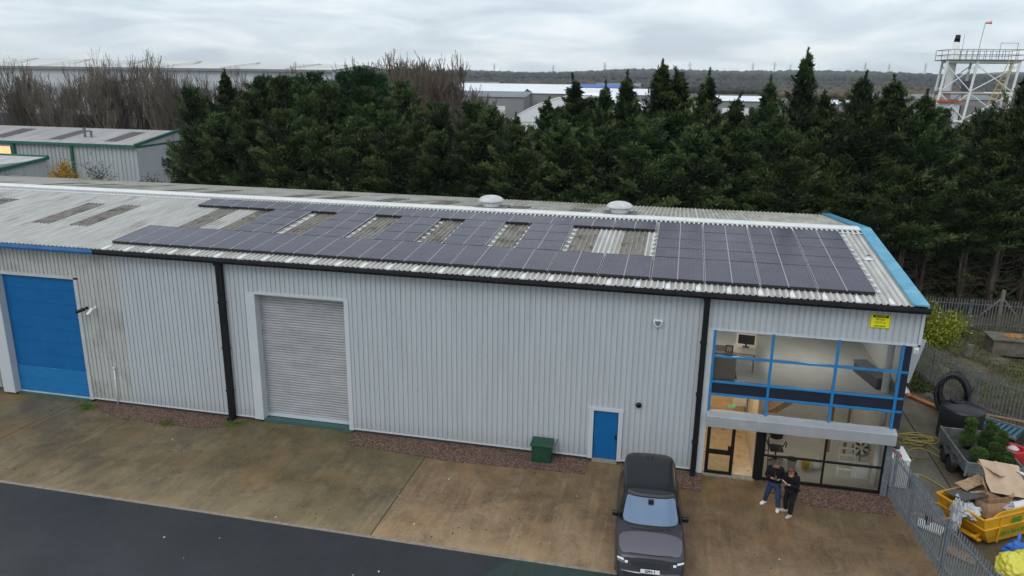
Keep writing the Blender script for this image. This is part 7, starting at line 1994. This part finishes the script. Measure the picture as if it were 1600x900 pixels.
mb = MB(); mb.tube([(30.9, 70, 17), (31.2, 70, 20.9)], .03, 5); mb.tube([(29.6, 70.9, 17), (29.6, 70.9, 19.65)], .02, 4); mb.build('mast', M['tgrey'], TW)
mb = MB(); mb.lathe([(.10, 0), (.14, .35), (.18, .6)], (0, 0, 0), 10, Matrix.Translation((31.2, 70, 20.85)) @ Matrix.Rotation(R(85), 4, 'Y')); mb.build('windsock', mat('pink_sock', (.75, .35, .35), rough=.8), TW)
mb = MB(); mb.box(30.3, 32.4, 70.4, 72.2, 10.4, 12.0); mb.build('plant_box', M['midwall'], TW)
mb = MB(); mb.box(30.2, 30.9, 70.4, 71.2, 13.6, 14.7); mb.build('plant_box', M['darkwall'], TW)
mb = MB(); mb.box(27.4, 30.0, 69.3, 73.6, 12.35, 12.6); mb.build('orange_band', mat('rust_band', (.42, .10, .03), rough=.7), TW)
mb = MB(); mb.box(27.6, 29.9, 69.6, 73.4, 0, 12.3); mb.build('silo_casing', M['whwall'], TW)
mb = MB()
for i in range(9): mb.tube([(32.6 + .16 * i, 69.1, 12.4 + .48 * i), (33.2 + .16 * i, 69.1, 12.4 + .48 * i)], .04, 4)
mb.tube([(32.5, 69.1, 12.2), (33.9, 69.1, 16.9)], .05, 5); mb.tube([(33.1, 69.1, 12.2), (34.5, 69.1, 16.9)], .05, 5)
mb.build('ladder', mat('yellow_ladder', (.55, .42, .15), rough=.6), TW)

# ================================================================= woodland, hedges and pylons on the horizon
M['wood_far'] = leaf_mat('far_wood', [(.018, .022, .022), (.03, .034, .03), (.055, .046, .032), (.10, .062, .035)])
g = np.random.default_rng(77)
ico = bmesh.new(); bmesh.ops.create_icosphere(ico, subdivisions=1, radius=1); IV = np.array([v.co[:] for v in ico.verts]); IF = np.array([[v.index for v in f.verts] for f in ico.faces]); ico.free()
def clumps(name, pts, sizes, tones, label, m_):
    n = len(pts); nv = len(IV)
    V = IV[None] * sizes[:, None, :] * g.uniform(.75, 1.25, (n, nv, 1)) + pts[:, None, :]
    Fc = (IF[None] + (np.arange(n) * nv)[:, None, None]).reshape(-1, 3)
    me = bpy.data.meshes.new(name); nf = len(Fc)
    me.vertices.add(n * nv); me.vertices.foreach_set('co', V.reshape(-1).astype(np.float32)); me.loops.add(nf * 3); me.loops.foreach_set('vertex_index', Fc.reshape(-1).astype(np.int32))
    me.polygons.add(nf); me.polygons.foreach_set('loop_start', np.arange(0, nf * 3, 3, dtype=np.int32)); me.polygons.foreach_set('loop_total', np.full(nf, 3, dtype=np.int32)); me.update(calc_edges=True)
    at = me.attributes.new('tone', 'FLOAT', 'FACE'); at.data.foreach_set('value', np.repeat(tones, len(IF)).astype(np.float32)); me.materials.append(m_)
    o = bpy.data.objects.new(name, me); COL.objects.link(o); return tag(o, label, 'woodland', kind='stuff')
def band(n, d0, d1, a0, a1, s, tone, jit=.1):
    dd_ = g.uniform(d0, d1, n); aa = g.uniform(a0, a1, n)
    x = dd_ * np.sin(aa); y = -26 + dd_ * np.cos(aa)
    z = np.array([terr(q, w_) for q, w_ in zip(x, y)])
    sz = g.uniform(.6, 1.3, n)[:, None] * np.array([s * 1.1, s * 1.1, s])[None]
    z = z + sz[:, 2] * .6
    return np.stack([x, y, z], 1), sz, np.clip(tone + g.normal(size=n) * jit, 0, 1)
A0, A1 = -.62, .46
parts_ = [band(16000, 1500, 3400, A0, A1, 7, .10, .07), band(5000, 3000, 3600, A0, A1, 10, .06, .04), band(5200, 700, 1400, A0, A1, 3.6, .22, .16),
          band(2600, 620, 900, .10, .40, 3.0, .80, .14), band(500, 480, 620, -.60, -.30, 4.5, .5, .2), band(500, 600, 900, -.30, .0, 4.5, .6, .2)]
clumps('woodland', np.concatenate([q[0] for q in parts_]), np.concatenate([q[1] for q in parts_]), np.concatenate([q[2] for q in parts_]), 'dark wooded hills and tree belts along the horizon', M['wood_far'])
pyl = MB(); Hh = 46
def bar(a, b, r_): pyl.tube([a, b], r_, 4)
for sx in (-1, 1):
    for sy in (-1, 1): bar((sx * 4, sy * 4, 0), (sx * .6, sy * .6, Hh * .75), .45); bar((sx * .6, sy * .6, Hh * .75), (0, 0, Hh), .35)
for z, w_ in ((Hh * .58, 8), (Hh * .74, 10), (Hh * .9, 7)): bar((-w_, 0, z), (w_, 0, z), .4); bar((-w_, 0, z), (0, 0, z + 3), .3); bar((w_, 0, z), (0, 0, z + 3), .3)
for i in range(5):
    z0, z1 = Hh * .75 * i / 5, Hh * .75 * (i + 1) / 5; f0, f1 = 4 - 3.4 * i / 5, 4 - 3.4 * (i + 1) / 5; bar((-f0, -f0, z0), (f1, -f1, z1), .25); bar((f0, -f0, z0), (-f1, -f1, z1), .25)
pme = pyl.mesh('pylon', M['tgrey'])
for i, (az, dd_, k_) in enumerate([(-.245, 2900, .8), (-.17, 2900, .75), (-.105, 2700, .8), (.0, 2900, .8), (.075, 2700, .8), (.10, 2900, .9), (.118, 3100, .7), (.20, 2500, .8), (.225, 2600, .7), (.262, 2500, .75), (.285, 2600, .7), (.31, 2700, .7)]):
    x = dd_ * math.sin(az); y = -26 + dd_ * math.cos(az)
    o = bpy.data.objects.new('pylon', pme); COL.objects.link(o); o.location = (x, y, terr(x, y) + 9); o.scale = (k_, k_, k_); o.rotation_euler = (0, 0, .6)
    tag(o, 'tiny electricity pylon on the skyline, %s from the left' % ordinal(i + 1), 'pylon', 'pylons on the skyline')

# ================================================================= thin haze
mt = bpy.data.materials.new('thin_haze'); mt.use_nodes = True; tt = mt.node_tree; tt.nodes.clear()
oo = tt.nodes.new('ShaderNodeOutputMaterial'); pv = tt.nodes.new('ShaderNodeVolumePrincipled'); pv.inputs['Color'].default_value = (.93, .96, 1.0, 1); pv.inputs['Density'].default_value = .00009; pv.inputs['Anisotropy'].default_value = .0
tt.links.new(pv.outputs[0], oo.inputs['Volume'])
mb = MB(); mb.box(-6500, 6500, -400, 5600, -6, 190)
tag(mb.build('haze', mt), kind='stuff')
